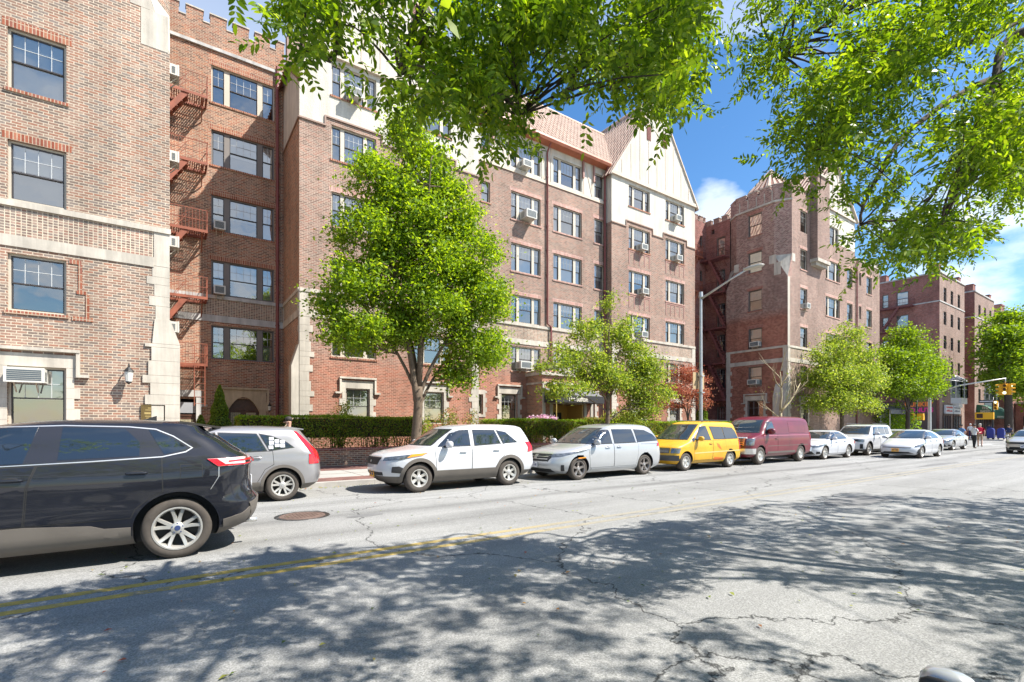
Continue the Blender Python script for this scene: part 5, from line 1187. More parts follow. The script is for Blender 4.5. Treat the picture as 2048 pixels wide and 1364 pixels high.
tree('street_tree', 'spreading dark trunked tree at the right edge beyond the crossing', (84.5, 14.8, .1), (-.6, 0, 6.0), .45,
     [(-4.0, 0, 12, 1, .5), (3.0, 0, 13, 1, .5), (0, 0, 15, 1, .5), (-5, 0, 8.5, .9, .35), (4, 0, 8, .8, .4)],
     [(.6, 0, 14.2, 2.6, 2.6, 1.4), (-2.4, 0, 12.2, 2.2, 2.4, 1.2), (3.4, 0, 12.5, 2.8, 2.6, 1.5), (-3.2, 0, 9.9, 2.0, 2.4, 1.0), (.6, 0, 10.8, 3.0, 2.8, 1.3), (4.4, 0, 9.8, 2.8, 2.8, 1.4), (-2.2, 0, 7.8, 2.0, 2.4, .8), (2.6, 0, 7.6, 3.2, 3, 1.2), (5.5, 0, 6.4, 2.4, 2.4, 1.0)],
     560, 40, .65, .34, LF_FAR, M_BARKD, group='street trees along the far pavement', twigs=50, shell=.35, up=1.2)
for i, (x, y, h_, lab) in enumerate(((104, 13.5, 11, 'hazy green street tree far down the block'), (118, 5.5, 14, 'farthest tree filling the end of the street'), (128, 14, 13, 'tree behind the low brown shop building'))):
    tree('street_tree', lab, (x, y, .1), (.1, 0, h_ * .4), .3, [(-2, 0, h_ * .8, 1, .5), (2, 0, h_ * .8, 1, .5)], [(0, 0, h_ * .85, 3, 3, h_ * .18), (-2.5, 0, h_ * .62, 2.8, 3, h_ * .16), (2.6, 0, h_ * .62, 2.8, 3, h_ * .16), (0, 0, h_ * .5, 3, 3, h_ * .12)], 200, 30, .8, .5, LF_FAR, M_BARKD, group='street trees along the far pavement', twigs=10)
# conical evergreens
def cone_shrub(label, x, y, h, r, lean=0, grp=None, extra=None):
    t = thing('conical_evergreen', label, 'shrub', (x, y, .3), 0, grp); n = int(9000 * h * r / 2)
    z = rng.random(n) ** 1.15; rad = r * (1 - z) ** .75 * (.55 + .45 * rng.random(n) ** .3) * (1 + .12 * np.sin(z * 30)); a = rng.random(n) * 2 * PI
    P = np.stack([rad * np.cos(a), rad * np.sin(a), z * h], 1)
    if extra: 
        m = int(n * .35); z2 = rng.random(m); rd = extra[2] * (1 - z2) ** .6 * (.6 + .4 * rng.random(m)); a2 = rng.random(m) * 2 * PI; P = np.vstack([P, np.stack([extra[0] + rd * np.cos(a2), rd * np.sin(a2) - .3, z2 * extra[1]], 1)])
    V, Fc = leaves(P, .07, up=.2); np_mesh('crown', V, Fc, LF_CONE, t); b = MB(); b.lathe([(0, 0), (r * .8, 0), (r * .6, h * .4), (.03, h * .93), (0, h * .94)], seg=10); b.build('inner_twigs', plain_once('twig_dark', (.03, .045, .015), rough=1), t)
cone_shrub('bright green conical evergreen left of the arched door', 1.55, 21.6, 2.9, .62, extra=(-.62, 1.75, .42)); cone_shrub('conical evergreen in the narrow court beside the lamp pole', 30.7, 20.8, 3.3, .8)
# hedges
def hedge(label, x0, x1, y0, y1, z0, z1, n=None, top=LF_HEDGT, side=LF_HEDGE, grp='clipped hedges before the gabled building'):
    t = thing('hedge', label, 'hedge', ((x0 + x1) / 2, (y0 + y1) / 2, 0), 0, grp); Lx, Ly, H = x1 - x0, y1 - y0, z1 - z0
    n = n or int(1500 * Lx)
    P = np.stack([(rng.random(n) - .5) * Lx, -Ly / 2 + np.abs(rng.normal(size=n)) * .10 - .02, z0 + H * rng.random(n)], 1); P[:, 1] += .07 * np.sin(P[:, 0] * 3.1) + .05 * np.sin(P[:, 2] * 7 + P[:, 0] * 5)
    keep = rng.random(n) < (.35 + .65 * np.clip((P[:, 2] - z0) / (H * .45), 0, 1)); V1, F1 = leaves(P[keep], .062, up=.3)
    m = n // 3; E_ = np.stack([np.where(rng.random(m) < .5, -Lx / 2, Lx / 2) + rng.normal(size=m) * .05, (rng.random(m) - .5) * Ly, z0 + H * rng.random(m)], 1); V2, F2 = leaves(E_, .062, up=.3)
    np_mesh('crown', np.vstack([V1, V2]), np.vstack([F1, F2 + len(V1)]), side, t)
    m = n // 2; P = np.stack([(rng.random(m) - .5) * Lx, (rng.random(m) - .5) * Ly, z1 + rng.normal(size=m) * .03], 1); P[:, 2] += .035 * np.sin(P[:, 0] * 4.3) * np.cos(P[:, 1] * 6 + P[:, 0]) + .03 * np.sin(P[:, 0] * 1.3 + 2); V, Fc = leaves(P, .06, up=1.0); np_mesh('clipped_top', V, Fc, top, t)
    b = MB(); b.box(-Lx / 2 + .12, Lx / 2 - .12, -Ly / 2 + .22, Ly / 2 - .1, z0 + H * .38, z1 - .06); rr = random.Random(int(x0))
    for i in range(int(Lx * 5)):
        x = rr.uniform(-Lx / 2 + .1, Lx / 2 - .1); y = rr.uniform(-Ly / 2 + .15, 0); q = (x, y, z0 - .3)
        for k in range(3): b.tube([q, (x + rr.uniform(-.18, .18), y + rr.uniform(-.1, .1), z0 + H * .3), (x + rr.uniform(-.4, .4), y - .1, z0 + H * .75)], [.018, .012, .006], 5, cap=False)
    b.build('inner_twigs', plain_once('twig_brown', (.05, .035, .02), rough=1), t)
hedge('long clipped hedge behind the grey SUV, left of the maple', 2.0, 8.9, 19.6, 20.6, .72, 2.0); hedge('long clipped hedge behind the white SUV and silver minivan', 12.4, 18.6, 19.6, 20.6, .72, 1.95); hedge('rougher browner hedge stretch right of the entrance tree', 18.7, 22.5, 19.6, 20.5, .72, 2.05, top=LF_MIX); hedge('hedge and shrubs behind the yellow van roof', 23.7, 33.0, 19.6, 20.7, .6, 1.9)
def bush(label, x, y, z, r, h, m, n=1400, size=.08, name='shrub', grp=None):
    t = thing(name, label, 'shrub', (x, y, z), 0, grp); P = blob_points([(0, 0, h * .5, r, r, h * .5), (r * .4, 0, h * .7, r * .5, r * .5, h * .35)], n, .2); V, Fc = leaves(P, size, up=.5); np_mesh('crown', V, Fc, m, t)
    b = MB(); rr = random.Random(int(x * 10))
    for i in range(7): b.tube([(0, 0, -.1), (rr.uniform(-r, r) * .6, rr.uniform(-r, r) * .4, h * .6)], [.015, .006], 5)
    b.build('stems', M_BARKD, t)
bush('pale green shrub poking above the left hedge under a stone hooded window', 5.95, 21.3, .55, .55, 2.15, LF_YOUNG, 1300); bush('light shrub right of the maple trunk', 10.6, 20.6, .3, .7, 2.2, LF_MIX, 1500); bush('yellow green shrub low beside the maple trunk', 9.6, 20.9, .2, .5, 1.9, LF_YOUNG, 900)
bush('reddish spiky plant before the small stone framed window', 12.0, 20.9, .4, .6, 2.0, LF_MIX, 900); bush('dark green shrub mass behind the white sedan', 37.4, 17.8, .1, 1.4, 1.9, LF_HEDGE, 2600, .1); bush('orange red shrub right of the dark shrub mass', 35.2, 19.8, .6, 1.0, 1.6, LF_MIX, 1600); bush('low yellow green shrub at the foot of the corner tower', 31.9, 19.8, .5, .9, 1.3, LF_MIX, 1500)
bush('dark bushy tree foot beside the signal pole', 55.5, 17.3, .1, 2.0, 3.6, LF_HEDGT, 3000, .16)
bush('green tangle beneath the slim entrance tree', 21.0, 19.3, .5, 1.5, 2.2, LF_YOUNG, 3200, .10)
M_PET = leafmat('petals_pink_white', [(.75, .45, .60), (.85, .80, .82), (.55, .12, .35), (.8, .6, .7)], trans=.3)
fl = thing('flowering_shrub', 'pink and white flowers above the hedge by the porch brick pier', 'flowers', (16.6, 20.9, .5)); P = blob_points([(0, 0, 1.55, 1.1, .4, .25)], 700, 0); V, Fc = leaves(P, .07); np_mesh('flowers', V, Fc, M_PET, fl); P = blob_points([(0, 0, 1.2, 1.1, .4, .5)], 900, 0); V, Fc = leaves(P, .06); np_mesh('crown', V, Fc, LF_HEDGE, fl)
# ================================================================== NEAR TREE CANOPY (over the camera side of the street)
def inpoly(x, y, poly):
    c = np.zeros(len(x), bool); j = len(poly) - 1
    for i in range(len(poly)):
        xi, yi = poly[i]; xj, yj = poly[j]
        c ^= ((yi > y) != (yj > y)) & (x < (xj - xi) * (y - yi) / (yj - yi + 1e-9) + xi); j = i
    return c
CAN_L = [(500, -60), (535, 20), (560, 60), (575, 95), (540, 120), (560, 150), (585, 170), (640, 110), (700, 130), (760, 185), (850, 215), (905, 240), (960, 265), (985, 315), (1040, 320), (1045, 275), (1085, 240), (1080, 190), (1030, 160), (1080, 95), (1150, 105), (1190, 190), (1240, 185), (1270, 180), (1330, 220), (1370, 215), (1400, 190), (1440, 180), (1400, 150), (1440, 90), (1450, 30), (1440, -60)]
CAN_R = [(1475, -60), (1490, 30), (1478, 130), (1500, 190), (1550, 180), (1590, 200), (1520, 245), (1545, 290), (1580, 290), (1560, 340), (1585, 360), (1575, 430), (1610, 450), (1650, 430), (1670, 495), (1730, 530), (1760, 510), (1800, 545), (1850, 540), (1930, 520), (1990, 510), (1990, 440), (1940, 420), (1870, 420), (1840, 370), (1900, 330), (1960, 340), (1990, 410), (2048, 420), (2110, 480), (2110, -60)]
CAN_R2 = [(1990, 360), (2060, 400), (2060, 580), (2030, 540), (2060, 470)]
SH = [(-400, 1230), (-50, 1205), (120, 1175), (300, 1150), (500, 1110), (640, 1100), (720, 1088), (800, 1095), (900, 1080), (1010, 1078), (1100, 1092), (1240, 1068), (1310, 1040), (1360, 1045), (1420, 1030), (1500, 1003), (1620, 1000), (1720, 985), (1900, 1000), (2060, 1000), (2500, 985), (2500, 1700), (-400, 1700)]
HOLE = [[(1300, 1175), (1400, 1150), (1520, 1150), (1620, 1180), (1760, 1215), (1900, 1250), (2010, 1290), (1960, 1330), (1980, 1400), (1620, 1400), (1540, 1340), (1470, 1300), (1480, 1265), (1400, 1245), (1370, 1200)], [(1170, 1195), (1290, 1195), (1390, 1265), (1290, 1268), (1180, 1250)], [(1090, 1110), (1180, 1085), (1250, 1110), (1200, 1150)], [(980, 1135), (1080, 1125), (1120, 1170), (1000, 1165)]]
def noise2(x, y, s, k):
    return (np.sin(x * s + k) * np.cos(y * s * 1.3 + k * 2) + np.sin((x + y) * s * .7 + k * 3.1) + .7 * np.sin((x * 1.7 - y) * s * 1.9 + k)) / 2.7
def shade_ok(p):
    g = p + np.array([[SDX, SDY, 0]]) * (p[:, 2:3]); d = g[:, 0] * FW[0] + g[:, 1] * FW[1]; s_ = g[:, 0] * RT[0] + g[:, 1] * RT[1]
    vis = d > .6; u = 1024 + FPX * s_ / np.maximum(d, .1); v = HORY + FPX * CAMZ / np.maximum(d, .1)
    ok = inpoly(u, v, SH)
    for h in HOLE: ok &= ~inpoly(u, v, h)
    return np.where(vis, ok, True), g
def twig_pts(C, nleaf, spread): # leaf bases along drooping twigs
    n = len(C); d = unit(rng.normal(size=(n, 3)) * np.array([1, 1, .35]) + np.array([0, .3, -.25])); t = np.linspace(-.5, .5, nleaf)
    P = C[:, None, :] + d[:, None, :] * (t[None, :, None] * spread) + rng.normal(size=(n, nleaf, 3)) * .05; P[:, :, 2] -= (t[None, :] ** 2) * spread * .5
    return P.reshape(-1, 3), np.repeat(d, nleaf, 0), d
def compound(P, D, leng=.25, nl=11, lw=.024, ll=.066, fine=True):
    "pinnate leaves: pairs of lens shaped leaflets along each drooping stalk"
    n = len(P); side = unit(np.cross(D, rng.normal(size=(n, 3)))); ax = unit(side * 1.0 + D * .5 + np.array([0, 0, -.35]) + rng.normal(size=(n, 3)) * .25); nr = unit(np.cross(ax, rng.normal(size=(n, 3)) * .5 + np.array([[1., .4, 0]]))); 
    nr = np.where(nr[:, 2:3] < 0, -nr, nr); nr = unit(nr + np.array([0, 0, .8])); nr = unit(nr - ax * (nr * ax).sum(1, keepdims=True)); bt_ = np.cross(nr, ax); L_ = leng * (.7 + .6 * rng.random((n, 1))); VS = []
    for k in range(nl):
        if k == nl - 1: base = P + ax * L_; dr = ax + rng.normal(size=(n, 3)) * .1
        else:
            q = .25 + .75 * (k // 2) / (nl // 2); sg = 1 if k % 2 else -1; base = P + ax * L_ * q; dr = bt_ * sg * .85 + ax * .55 + nr * -.25 + rng.normal(size=(n, 3)) * .15
        dr = unit(dr); w = unit(np.cross(nr + rng.normal(size=(n, 3)) * .35, dr)); l_ = ll * (.75 + .5 * rng.random((n, 1))); wd = lw * (l_ / ll)
        if fine:
            nn = np.cross(dr, w) * wd * .25
            V = np.stack([base, base + dr * l_ * .3 - w * wd * .5 + nn, base + dr * l_ * .72 - w * wd * .42 + nn, base + dr * l_, base + dr * l_ * .72 + w * wd * .42 + nn, base + dr * l_ * .3 + w * wd * .5 + nn], 1)
        else: V = np.stack([base, base + dr * l_ * .5 - w * wd * .55, base + dr * l_, base + dr * l_ * .5 + w * wd * .55], 1)
        VS.append(V)
    V = np.concatenate(VS, 0); k = V.shape[1]; return V.reshape(-1, 3), np.arange(len(V) * k).reshape(len(V), k)
def stalks(mb_pts, P, ax): pass
def near_canopy():
    n = 60000; out = []
    for poly, lo, hi, want in ((CAN_L, 3.2, 6.2, 310), (CAN_R, 4.2, 9.0, 500), (CAN_R2, 7.0, 9.0, 45)):
        xs = [p[0] for p in poly]; ys = [p[1] for p in poly]; u = rng.uniform(min(xs), max(xs), n); v = rng.uniform(min(ys), max(ys), n)
        ok = inpoly(u, v, poly) & inpoly(u - 34, v, poly) & inpoly(u + 34, v, poly) & inpoly(u, v + 30, poly); u, v = u[ok], v[ok]; t = lo + (hi - lo) * rng.random(len(u)) ** .8
        s_ = (u - 1024) / FPX; P = np.stack([(FW[0] + RT[0] * s_) * t, (FW[1] + RT[1] * s_) * t, CAMZ + (HORY - v) / FPX * t], 1)
        ok, g = shade_ok(P); nz = noise2(u / 48, v / 48, 1.0, 1.7) ; ok &= (nz + rng.random(len(u)) * .6 > .12); P = P[ok][:want]; print('canopy', len(P)); out.append(P)
    vis = out
    # out of frame part of the crowns, above and beside the view
    m = 90000; gx = rng.uniform(-7, 22, m); gy = rng.uniform(-2.5, 7.5, m); z = rng.uniform(3.6, 9.5, m); P = np.stack([gx - SDX * z, gy - SDY * z, z], 1)
    okg, g = shade_ok(P); d = P[:, 0] * FW[0] + P[:, 1] * FW[1]; s_ = P[:, 0] * RT[0] + P[:, 1] * RT[1]; u = 1024 + FPX * s_ / np.maximum(d, .05); v = HORY - FPX * (P[:, 2] - CAMZ) / np.maximum(d, .05)
    inframe = (d > .05) & (u > -220) & (u < 2270) & (v > -260); nz = noise2(gx, gy, 1.5, .4) + .6 * noise2(gx, gy, 3.7, 2.2); ok = okg & ~inframe & (nz + rng.random(m) * .5 > -.15) & (np.hypot(P[:, 0], P[:, 1]) < 24)
    hid = P[ok][:1500]; print('hidden', len(hid)); return vis, hid
vis, hid = near_canopy()
def near_tree(label, tx, ty, limbs, Cv, Ch, grp):
    t = thing('ash_tree', label, 'tree', (0, 0, 0), 0, grp)
    b = MB(); b.tube([(tx, ty, .1), (tx + .05, ty + .05, 2.0), (tx, ty + .15, 3.6), (tx, ty + .25, 5.0)], [.24, .20, .17, .12], 12); nodes = []
    for pl, r0, r1 in limbs:
        pl = [Vector(p) for p in pl]; P = []
        for i in range(len(pl) - 1):
            p0 = pl[max(i - 1, 0)]; p1 = pl[i]; p2 = pl[i + 1]; p3 = pl[min(i + 2, len(pl) - 1)]
            for k in range(5):
                q = k / 5; P.append(.5 * ((2 * p1) + (p2 - p0) * q + (2 * p0 - 5 * p1 + 4 * p2 - p3) * q * q + (3 * p1 - p0 - 3 * p2 + p3) * q ** 3) + Vector((random.uniform(-1, 1), random.uniform(-1, 1), random.uniform(-1, 1))) * .012)
        P.append(pl[-1]); rs = [r0 + (r1 - r0) * i / (len(P) - 1) for i in range(len(P))]; b.tube(P, rs, 8); nodes += list(zip(P, rs))
    b.build('trunk', M_BARKD, t, smooth=True)
    NP = np.array([tuple(p) for p, r in nodes]); tb = MB()
    C = np.vstack([Cv, Ch]); sel = C[rng.choice(len(C), min(len(C), 420), replace=False)]
    for c in sel:
        i = int(np.argmin(np.linalg.norm(NP - c, axis=1))); q = Vector(NP[i]); c = Vector(c)
        if (q - c).length > 2.6: continue
        tb.tube(bez(q, c, (random.uniform(-.15, .15), random.uniform(-.15, .15), .12), 5), [min(nodes[i][1], .02), .012, .009, .006, .004], 4, cap=False)
    if tb.f: tb.build('branches', M_BARKD, t, smooth=True)
    P, D, _ = twig_pts(Cv, 7, .55); V, F_ = compound(P, D); np_mesh('crown', V, F_, LF_ASH, t)
    if len(Ch): P, D, _ = twig_pts(Ch, 6, .7); V, F_ = compound(P, D, leng=.3, nl=9, lw=.046, ll=.10, fine=False); np_mesh('upper_crown', V, F_, LF_ASH, t)
A_ = atT
limbsL = [([(1.2, -2.2, 4.6), (1.6, -.4, 6.0), (1.9, 1.6, 6.4), atT(830, 60, 4.2), atT(800, 150, 4.0)], .10, .012), ([(1.2, -2.2, 4.4), (.4, .4, 6.2), (.3, 2.4, 6.0), atT(680, 60, 3.9), atT(600, 100, 3.8)], .08, .01),
          ([(1.3, -2.0, 4.8), (3.4, -.2, 7.0), atT(1090, 20, 5.0), atT(1030, 130, 4.6), atT(1040, 230, 4.3)], .08, .01), ([(1.3, -2.0, 4.9), (4.4, 0, 7.6), atT(1330, -20, 5.6), atT(1260, 90, 5.4), atT(1220, 180, 5.2)], .045, .01), ([(1.1, -2.2, 4.4), (-1.5, -.6, 6.8), (-3.2, .8, 7.6)], .07, .02), ([(1.1, -2.2, 4.9), (2.2, -1.0, 7.8), (4.5, .2, 9.0)], .07, .02)]
limbsR = [([(10.4, -2.2, 4.8), (9.4, -.4, 5.9), atT(2060, 60, 6.4), atT(1990, 160, 6.2), atT(1945, 290, 6.0), atT(1905, 400, 5.6), atT(1880, 460, 5.5)], .085, .012), ([atT(2000, 150, 6.8), atT(1900, 200, 6.4), atT(1810, 270, 6.1), atT(1740, 380, 5.9), atT(1720, 450, 5.8)], .045, .010),
          ([(10.4, -2.2, 4.8), (10.0, -.8, 6.6), atT(2100, 20, 6.8), atT(1960, 80, 6.3), atT(1830, 110, 6.6), atT(1700, 190, 6.0), atT(1620, 300, 5.6)], .06, .010), ([(10.3, -2.2, 5.0), (8.6, 0, 7.4), atT(1800, -60, 6.4), atT(1680, 30, 5.8), atT(1560, 110, 5.2)], .05, .010), ([atT(1905, 330, 5.8), atT(1830, 430, 5.7), atT(1750, 440, 5.8)], .025, .008),
          ([(10.5, -2.2, 4.8), (12.5, -.5, 6.8), (14.5, .8, 7.6)], .06, .02), ([(10.5, -2.2, 5.0), (9.0, -1.2, 8.0), (6.5, -.4, 9.0)], .06, .02)]
hm_ = hid[:, 0] < 5.6
near_tree('ash tree overhanging the top middle of the photo with drooping compound leaves', 1.2, -2.35, limbsL, vis[0], hid[hm_], 'street trees on the near side')
near_tree('ash tree filling the top right corner, its dark limb curving down', 10.4, -2.35, limbsR, np.vstack([vis[1], vis[2]]), hid[~hm_], 'street trees on the near side')

# fallen leaflets and grit along the kerbs
n = 900; P = np.stack([rng.uniform(-4, 30, n), KY - .03 - np.abs(rng.normal(size=n)) * .22, np.full(n, .012)], 1); m2 = 260; Q = np.stack([rng.uniform(-2, 12, m2), rng.uniform(1, 12, m2), np.full(m2, .010)], 1)
nr = np.vstack([P, Q]); V, Fc = leaves(nr, .045, up=9.0, jit=.5); V[:, 2] = np.abs(V[:, 2]) + .004
tag(np_mesh('fallen_leaves', V, Fc, LF_MIX), kind='stuff')
# ================================================================== VEHICLES
M_TYRE = plain('tyre_rubber', (.050, .045, .040), rough=.85, var=.15, scale=9); M_TYRD = plain('tyre_dusty', (.065, .054, .045), rough=.9, var=.2, scale=9)
M_RIM = plain('alloy_silver', (.55, .53, .49), rough=.35, metal=.55); M_RIMD = plain('wheel_dark', (.03, .028, .026), rough=.6); M_RIMG = plain('alloy_grey', (.28, .25, .23), rough=.35, metal=.7)
M_CLAD = plain('cladding_grey', (.12, .105, .09), rough=.6, var=.1); M_CLADB = plain('cladding_black', (.035, .033, .032), rough=.55)
M_CHR = plain('chrome', (.72, .71, .69), rough=.28, metal=.75); M_SEAM = plain('panel_gap', (.012, .012, .012), rough=.8)
M_CGL = plain('car_glass', (.012, .017, .022), rough=.02, spec=1.0, coat=1.0); M_CGL2 = plain('windscreen_glass', (.03, .038, .036), rough=.03, spec=.9, coat=.6)
M_HL = plain('headlamp_clear', (.17, .18, .19), rough=.12, metal=.5, coat=1.0, var=.5, scale=14); M_TLR = plain('lamp_red', (.50, .012, .02), rough=.15, coat=.8); M_TLW = plain('lamp_white_red', (.70, .45, .45), rough=.12, coat=.9); M_AMB = plain('lamp_amber', (.85, .30, .03), rough=.2, coat=.5)
M_PLY = plain('plate_gold', (.85, .42, .04), rough=.5); M_PLW = plain('plate_white', (.65, .66, .7), rough=.5); M_PLT = plain('plate_digits', (.03, .04, .15), rough=.5)
def paint(n, c, metal=.0, rough=.28, var=.04, spec=.5): return plain(n, c, rough=rough, metal=metal, coat=1.0, var=var, scale=1.5, spec=spec)
P_BLK = paint('paint_blue_black', (.008, .009, .014), metal=.0, rough=.6, var=.3, spec=.15); P_GRY = paint('paint_warm_grey', (.32, .31, .315), metal=.5, rough=.32); P_WHT = paint('paint_white', (.55, .56, .58)); P_SIL = paint('paint_silver', (.48, .48, .49), metal=.45, rough=.3)
P_YEL = plain('paint_sunworn_yellow', (.60, .33, .015), rough=.45, coat=.2, var=.16, scale=2.2); P_MAR = plain('paint_maroon', (.13, .006, .016), rough=.4, coat=.45, var=.2, scale=1.5); P_SIL2 = paint('paint_pale_silver', (.42, .43, .44), metal=.3)
def pchip(xs, ys, x):
    xs = np.asarray(xs, float); ys = np.asarray(ys, float); h = np.diff(xs); d = np.diff(ys) / h; n = len(xs); m = np.zeros(n)
    for i in range(1, n - 1):
        if d[i - 1] * d[i] > 0: w1 = 2 * h[i] + h[i - 1]; w2 = h[i] + 2 * h[i - 1]; m[i] = (w1 + w2) / (w1 / d[i - 1] + w2 / d[i])
    m[0], m[-1] = d[0], d[-1]
    x = np.clip(x, xs[0], xs[-1]); i = np.clip(np.searchsorted(xs, x) - 1, 0, n - 2); t = (x - xs[i]) / h[i]
    return ys[i] * (2 * t**3 - 3 * t**2 + 1) + m[i] * h[i] * (t**3 - 2 * t**2 + t) + ys[i + 1] * (-2 * t**3 + 3 * t**2) + m[i + 1] * h[i] * (t**3 - t**2)
class Body:
    def __init__(s, keys, nf=2.6, nr=2.8):
        s.k = np.array(keys, float); s.nf, s.nr = nf, nr; s.cache = {}
    def at(s, z):
        z = round(float(z), 5)
        if z not in s.cache: s.cache[z] = [float(pchip(s.k[:, 0], s.k[:, c], z)) for c in range(1, 6)]
        return s.cache[z]
    def side(s, x, z):
        xf, xr, w, Lf, Lr = s.at(z)
        if x > xf - Lf: u = min(1, (x - xf + Lf) / Lf); return w * (1 - u ** s.nf) ** (1 / s.nf)
        if x < xr + Lr: u = min(1, (xr + Lr - x) / Lr); return w * (1 - u ** s.nr) ** (1 / s.nr)
        return w
    def front(s, y, z):
        xf, xr, w, Lf, Lr = s.at(z); q = min(1, abs(y) / w); return xf - Lf + Lf * (1 - q ** s.nf) ** (1 / s.nf)
    def rear(s, y, z):
        xf, xr, w, Lf, Lr = s.at(z); q = min(1, abs(y) / w); return xr + Lr - Lr * (1 - q ** s.nr) ** (1 / s.nr)
    def S(s, mode, a, b):
        if mode == 'side': return Vector((a, s.side(a, b), b))
        if mode == 'front': return Vector((s.front(a, b), a, b))
        if mode == 'rear': return Vector((s.rear(a, b), a, b))
        xf, xr, w, Lf, Lr = s.at(b); n = s.nf if mode == 'capf' else s.nr
        t = R(min(max(a, -90), 90)); y = w * math.copysign(abs(math.sin(t)) ** (2 / n), t); x = max(0, math.cos(t)) ** (2 / n)
        ex = max(0, abs(a) - 90) * .012
        return Vector((xf - Lf + Lf * x - ex, y, b)) if mode == 'capf' else Vector((xr + Lr - Lr * x + ex, y, b))
    def N(s, mode, a, b):
        e = .004 if mode[:3] != 'cap' else .004; ea = e if mode[:3] != 'cap' else .5
        p = s.S(mode, a, b); pa = s.S(mode, a + ea, b) - s.S(mode, a - ea, b); pb = s.S(mode, a, b + e) - s.S(mode, a, b - e); n = pa.cross(pb)
        if n.length < 1e-12: n = Vector((0, 1, 0))
        n.normalize(); c = Vector((p.x * .3, p.y, p.z - .8)) if mode == 'side' else Vector((p.x, p.y * .3, (p.z - .7) * .4))
        if mode == 'side' and n.y < 0: n = -n
        if mode in ('front', 'capf') and n.x < 0 and not (mode == 'capf' and abs(a) > 80 and n.y * p.y > 0): n = -n
        if mode in ('rear', 'capr') and n.x > 0 and not (mode == 'capr' and abs(a) > 80 and n.y * p.y > 0): n = -n
        return n
    def shell(s, clad_z, extra=()):
        zs = set()
        kz = s.k[:, 0]
        for a, b in zip(kz, kz[1:]):
            m = max(2, int(round((b - a) / .035))); 
            for i in range(m + 1): zs.add(round(a + (b - a) * i / m, 5))
        if clad_z: zs.add(round(clad_z, 5))
        zs = sorted(zs); vs = []; fs = []; nc, ns = 9, 16; ring = 0
        for z in zs:
            xf, xr, w, Lf, Lr = s.at(z); half = []
            for i in range(nc + 1): half.append(s.S('capf', 90 * i / nc, z))
            for i in range(1, ns): half.append(Vector((xf - Lf + (xr + Lr - xf + Lf) * i / ns, w, z)))
            for i in range(nc + 1): half.append(s.S('capr', 90 * (1 - i / nc), z))
            row = half + [Vector((p.x, -p.y, p.z)) for p in half[-2:0:-1]]; ring = len(row); vs += row
        for j in range(len(zs) - 1):
            for i in range(ring): i2 = (i + 1) % ring; fs.append((j * ring + i, j * ring + i2, (j + 1) * ring + i2, (j + 1) * ring + i))
        fs.append(tuple(range(ring - 1, -1, -1))); fs.append(tuple((len(zs) - 1) * ring + i for i in range(ring)))
        return vs, fs
def tess(poly, sp):
    bm = bmesh.new(); f = bm.faces.new([bm.verts.new((p[0], p[1], 0)) for p in poly]); bmesh.ops.triangulate(bm, faces=[f]) if len(poly) > 4 else None
    for ax in (0, 1):
        lo = min(p[ax] for p in poly); hi = max(p[ax] for p in poly); st = sp[ax]; k = math.floor(lo / st) + 1
        while k * st < hi - 1e-6:
            n = (1, 0, 0) if ax == 0 else (0, 1, 0); co = (k * st, 0, 0) if ax == 0 else (0, k * st, 0)
            bmesh.ops.bisect_plane(bm, geom=bm.verts[:] + bm.edges[:] + bm.faces[:], plane_co=co, plane_no=n); k += 1
    vs = [(v.co.x, v.co.y) for v in bm.verts]; bm.verts.index_update(); fs = [tuple(v.index for v in f.verts) for f in bm.faces]; bm.free(); return vs, fs
def patch_mb(mb, body, mode, poly, eps, sides=(1,), sp=None):
    sp = sp or ((.12, .06) if mode[:3] != 'cap' else (6, .05)); vs, fs = tess(poly, sp)
    P = [body.S(mode, a, b) + body.N(mode, a, b) * eps for a, b in vs]
    Q = [body.S(mode, a, b) - body.N(mode, a, b) * .006 for a, b in vs]
    # orient outward
    ok = []
    from collections import Counter
    ec = Counter()
    for f in fs:
        for i in range(len(f)): ec[frozenset((f[i], f[(i + 1) % len(f)]))] += 1
    for sd in sides:
        V = [Vector((p.x, p.y * sd, p.z)) for p in P]; Vq = [Vector((p.x, p.y * sd, p.z)) for p in Q]; F = []; n = len(V)
        for f in fs:
            a, b, c = V[f[0]], V[f[1]], V[f[2]]; nr = (b - a).cross(c - a); m = body.N(mode, *vs[f[0]]); m = Vector((m.x, m.y * sd, m.z))
            g = f if nr.dot(m) > 0 else f[::-1]; F.append(g)
            for i in range(len(g)):
                e = (g[i], g[(i + 1) % len(g)])
                if ec[frozenset(e)] == 1: F.append((e[1], e[0], e[0] + n, e[1] + n))
        mb.mesh(V + Vq, F)
def grow(poly, d):
    n = len(poly); out = []
    ar = sum(poly[i][0] * poly[(i + 1) % n][1] - poly[(i + 1) % n][0] * poly[i][1] for i in range(n)); sg = 1 if ar > 0 else -1
    for i in range(n):
        p0, p1, p2 = Vector(poly[i - 1]), Vector(poly[i]), Vector(poly[(i + 1) % n]); a = (p1 - p0).normalized(); b = (p2 - p1).normalized()
        na, nb = Vector((a.y, -a.x)) * sg, Vector((b.y, -b.x)) * sg; m = (na + nb); m = m / max(.35, m.dot(na)) if m.length > 1e-6 else na; out.append((p1.x + m.x * d, p1.y + m.y * d))
    return out
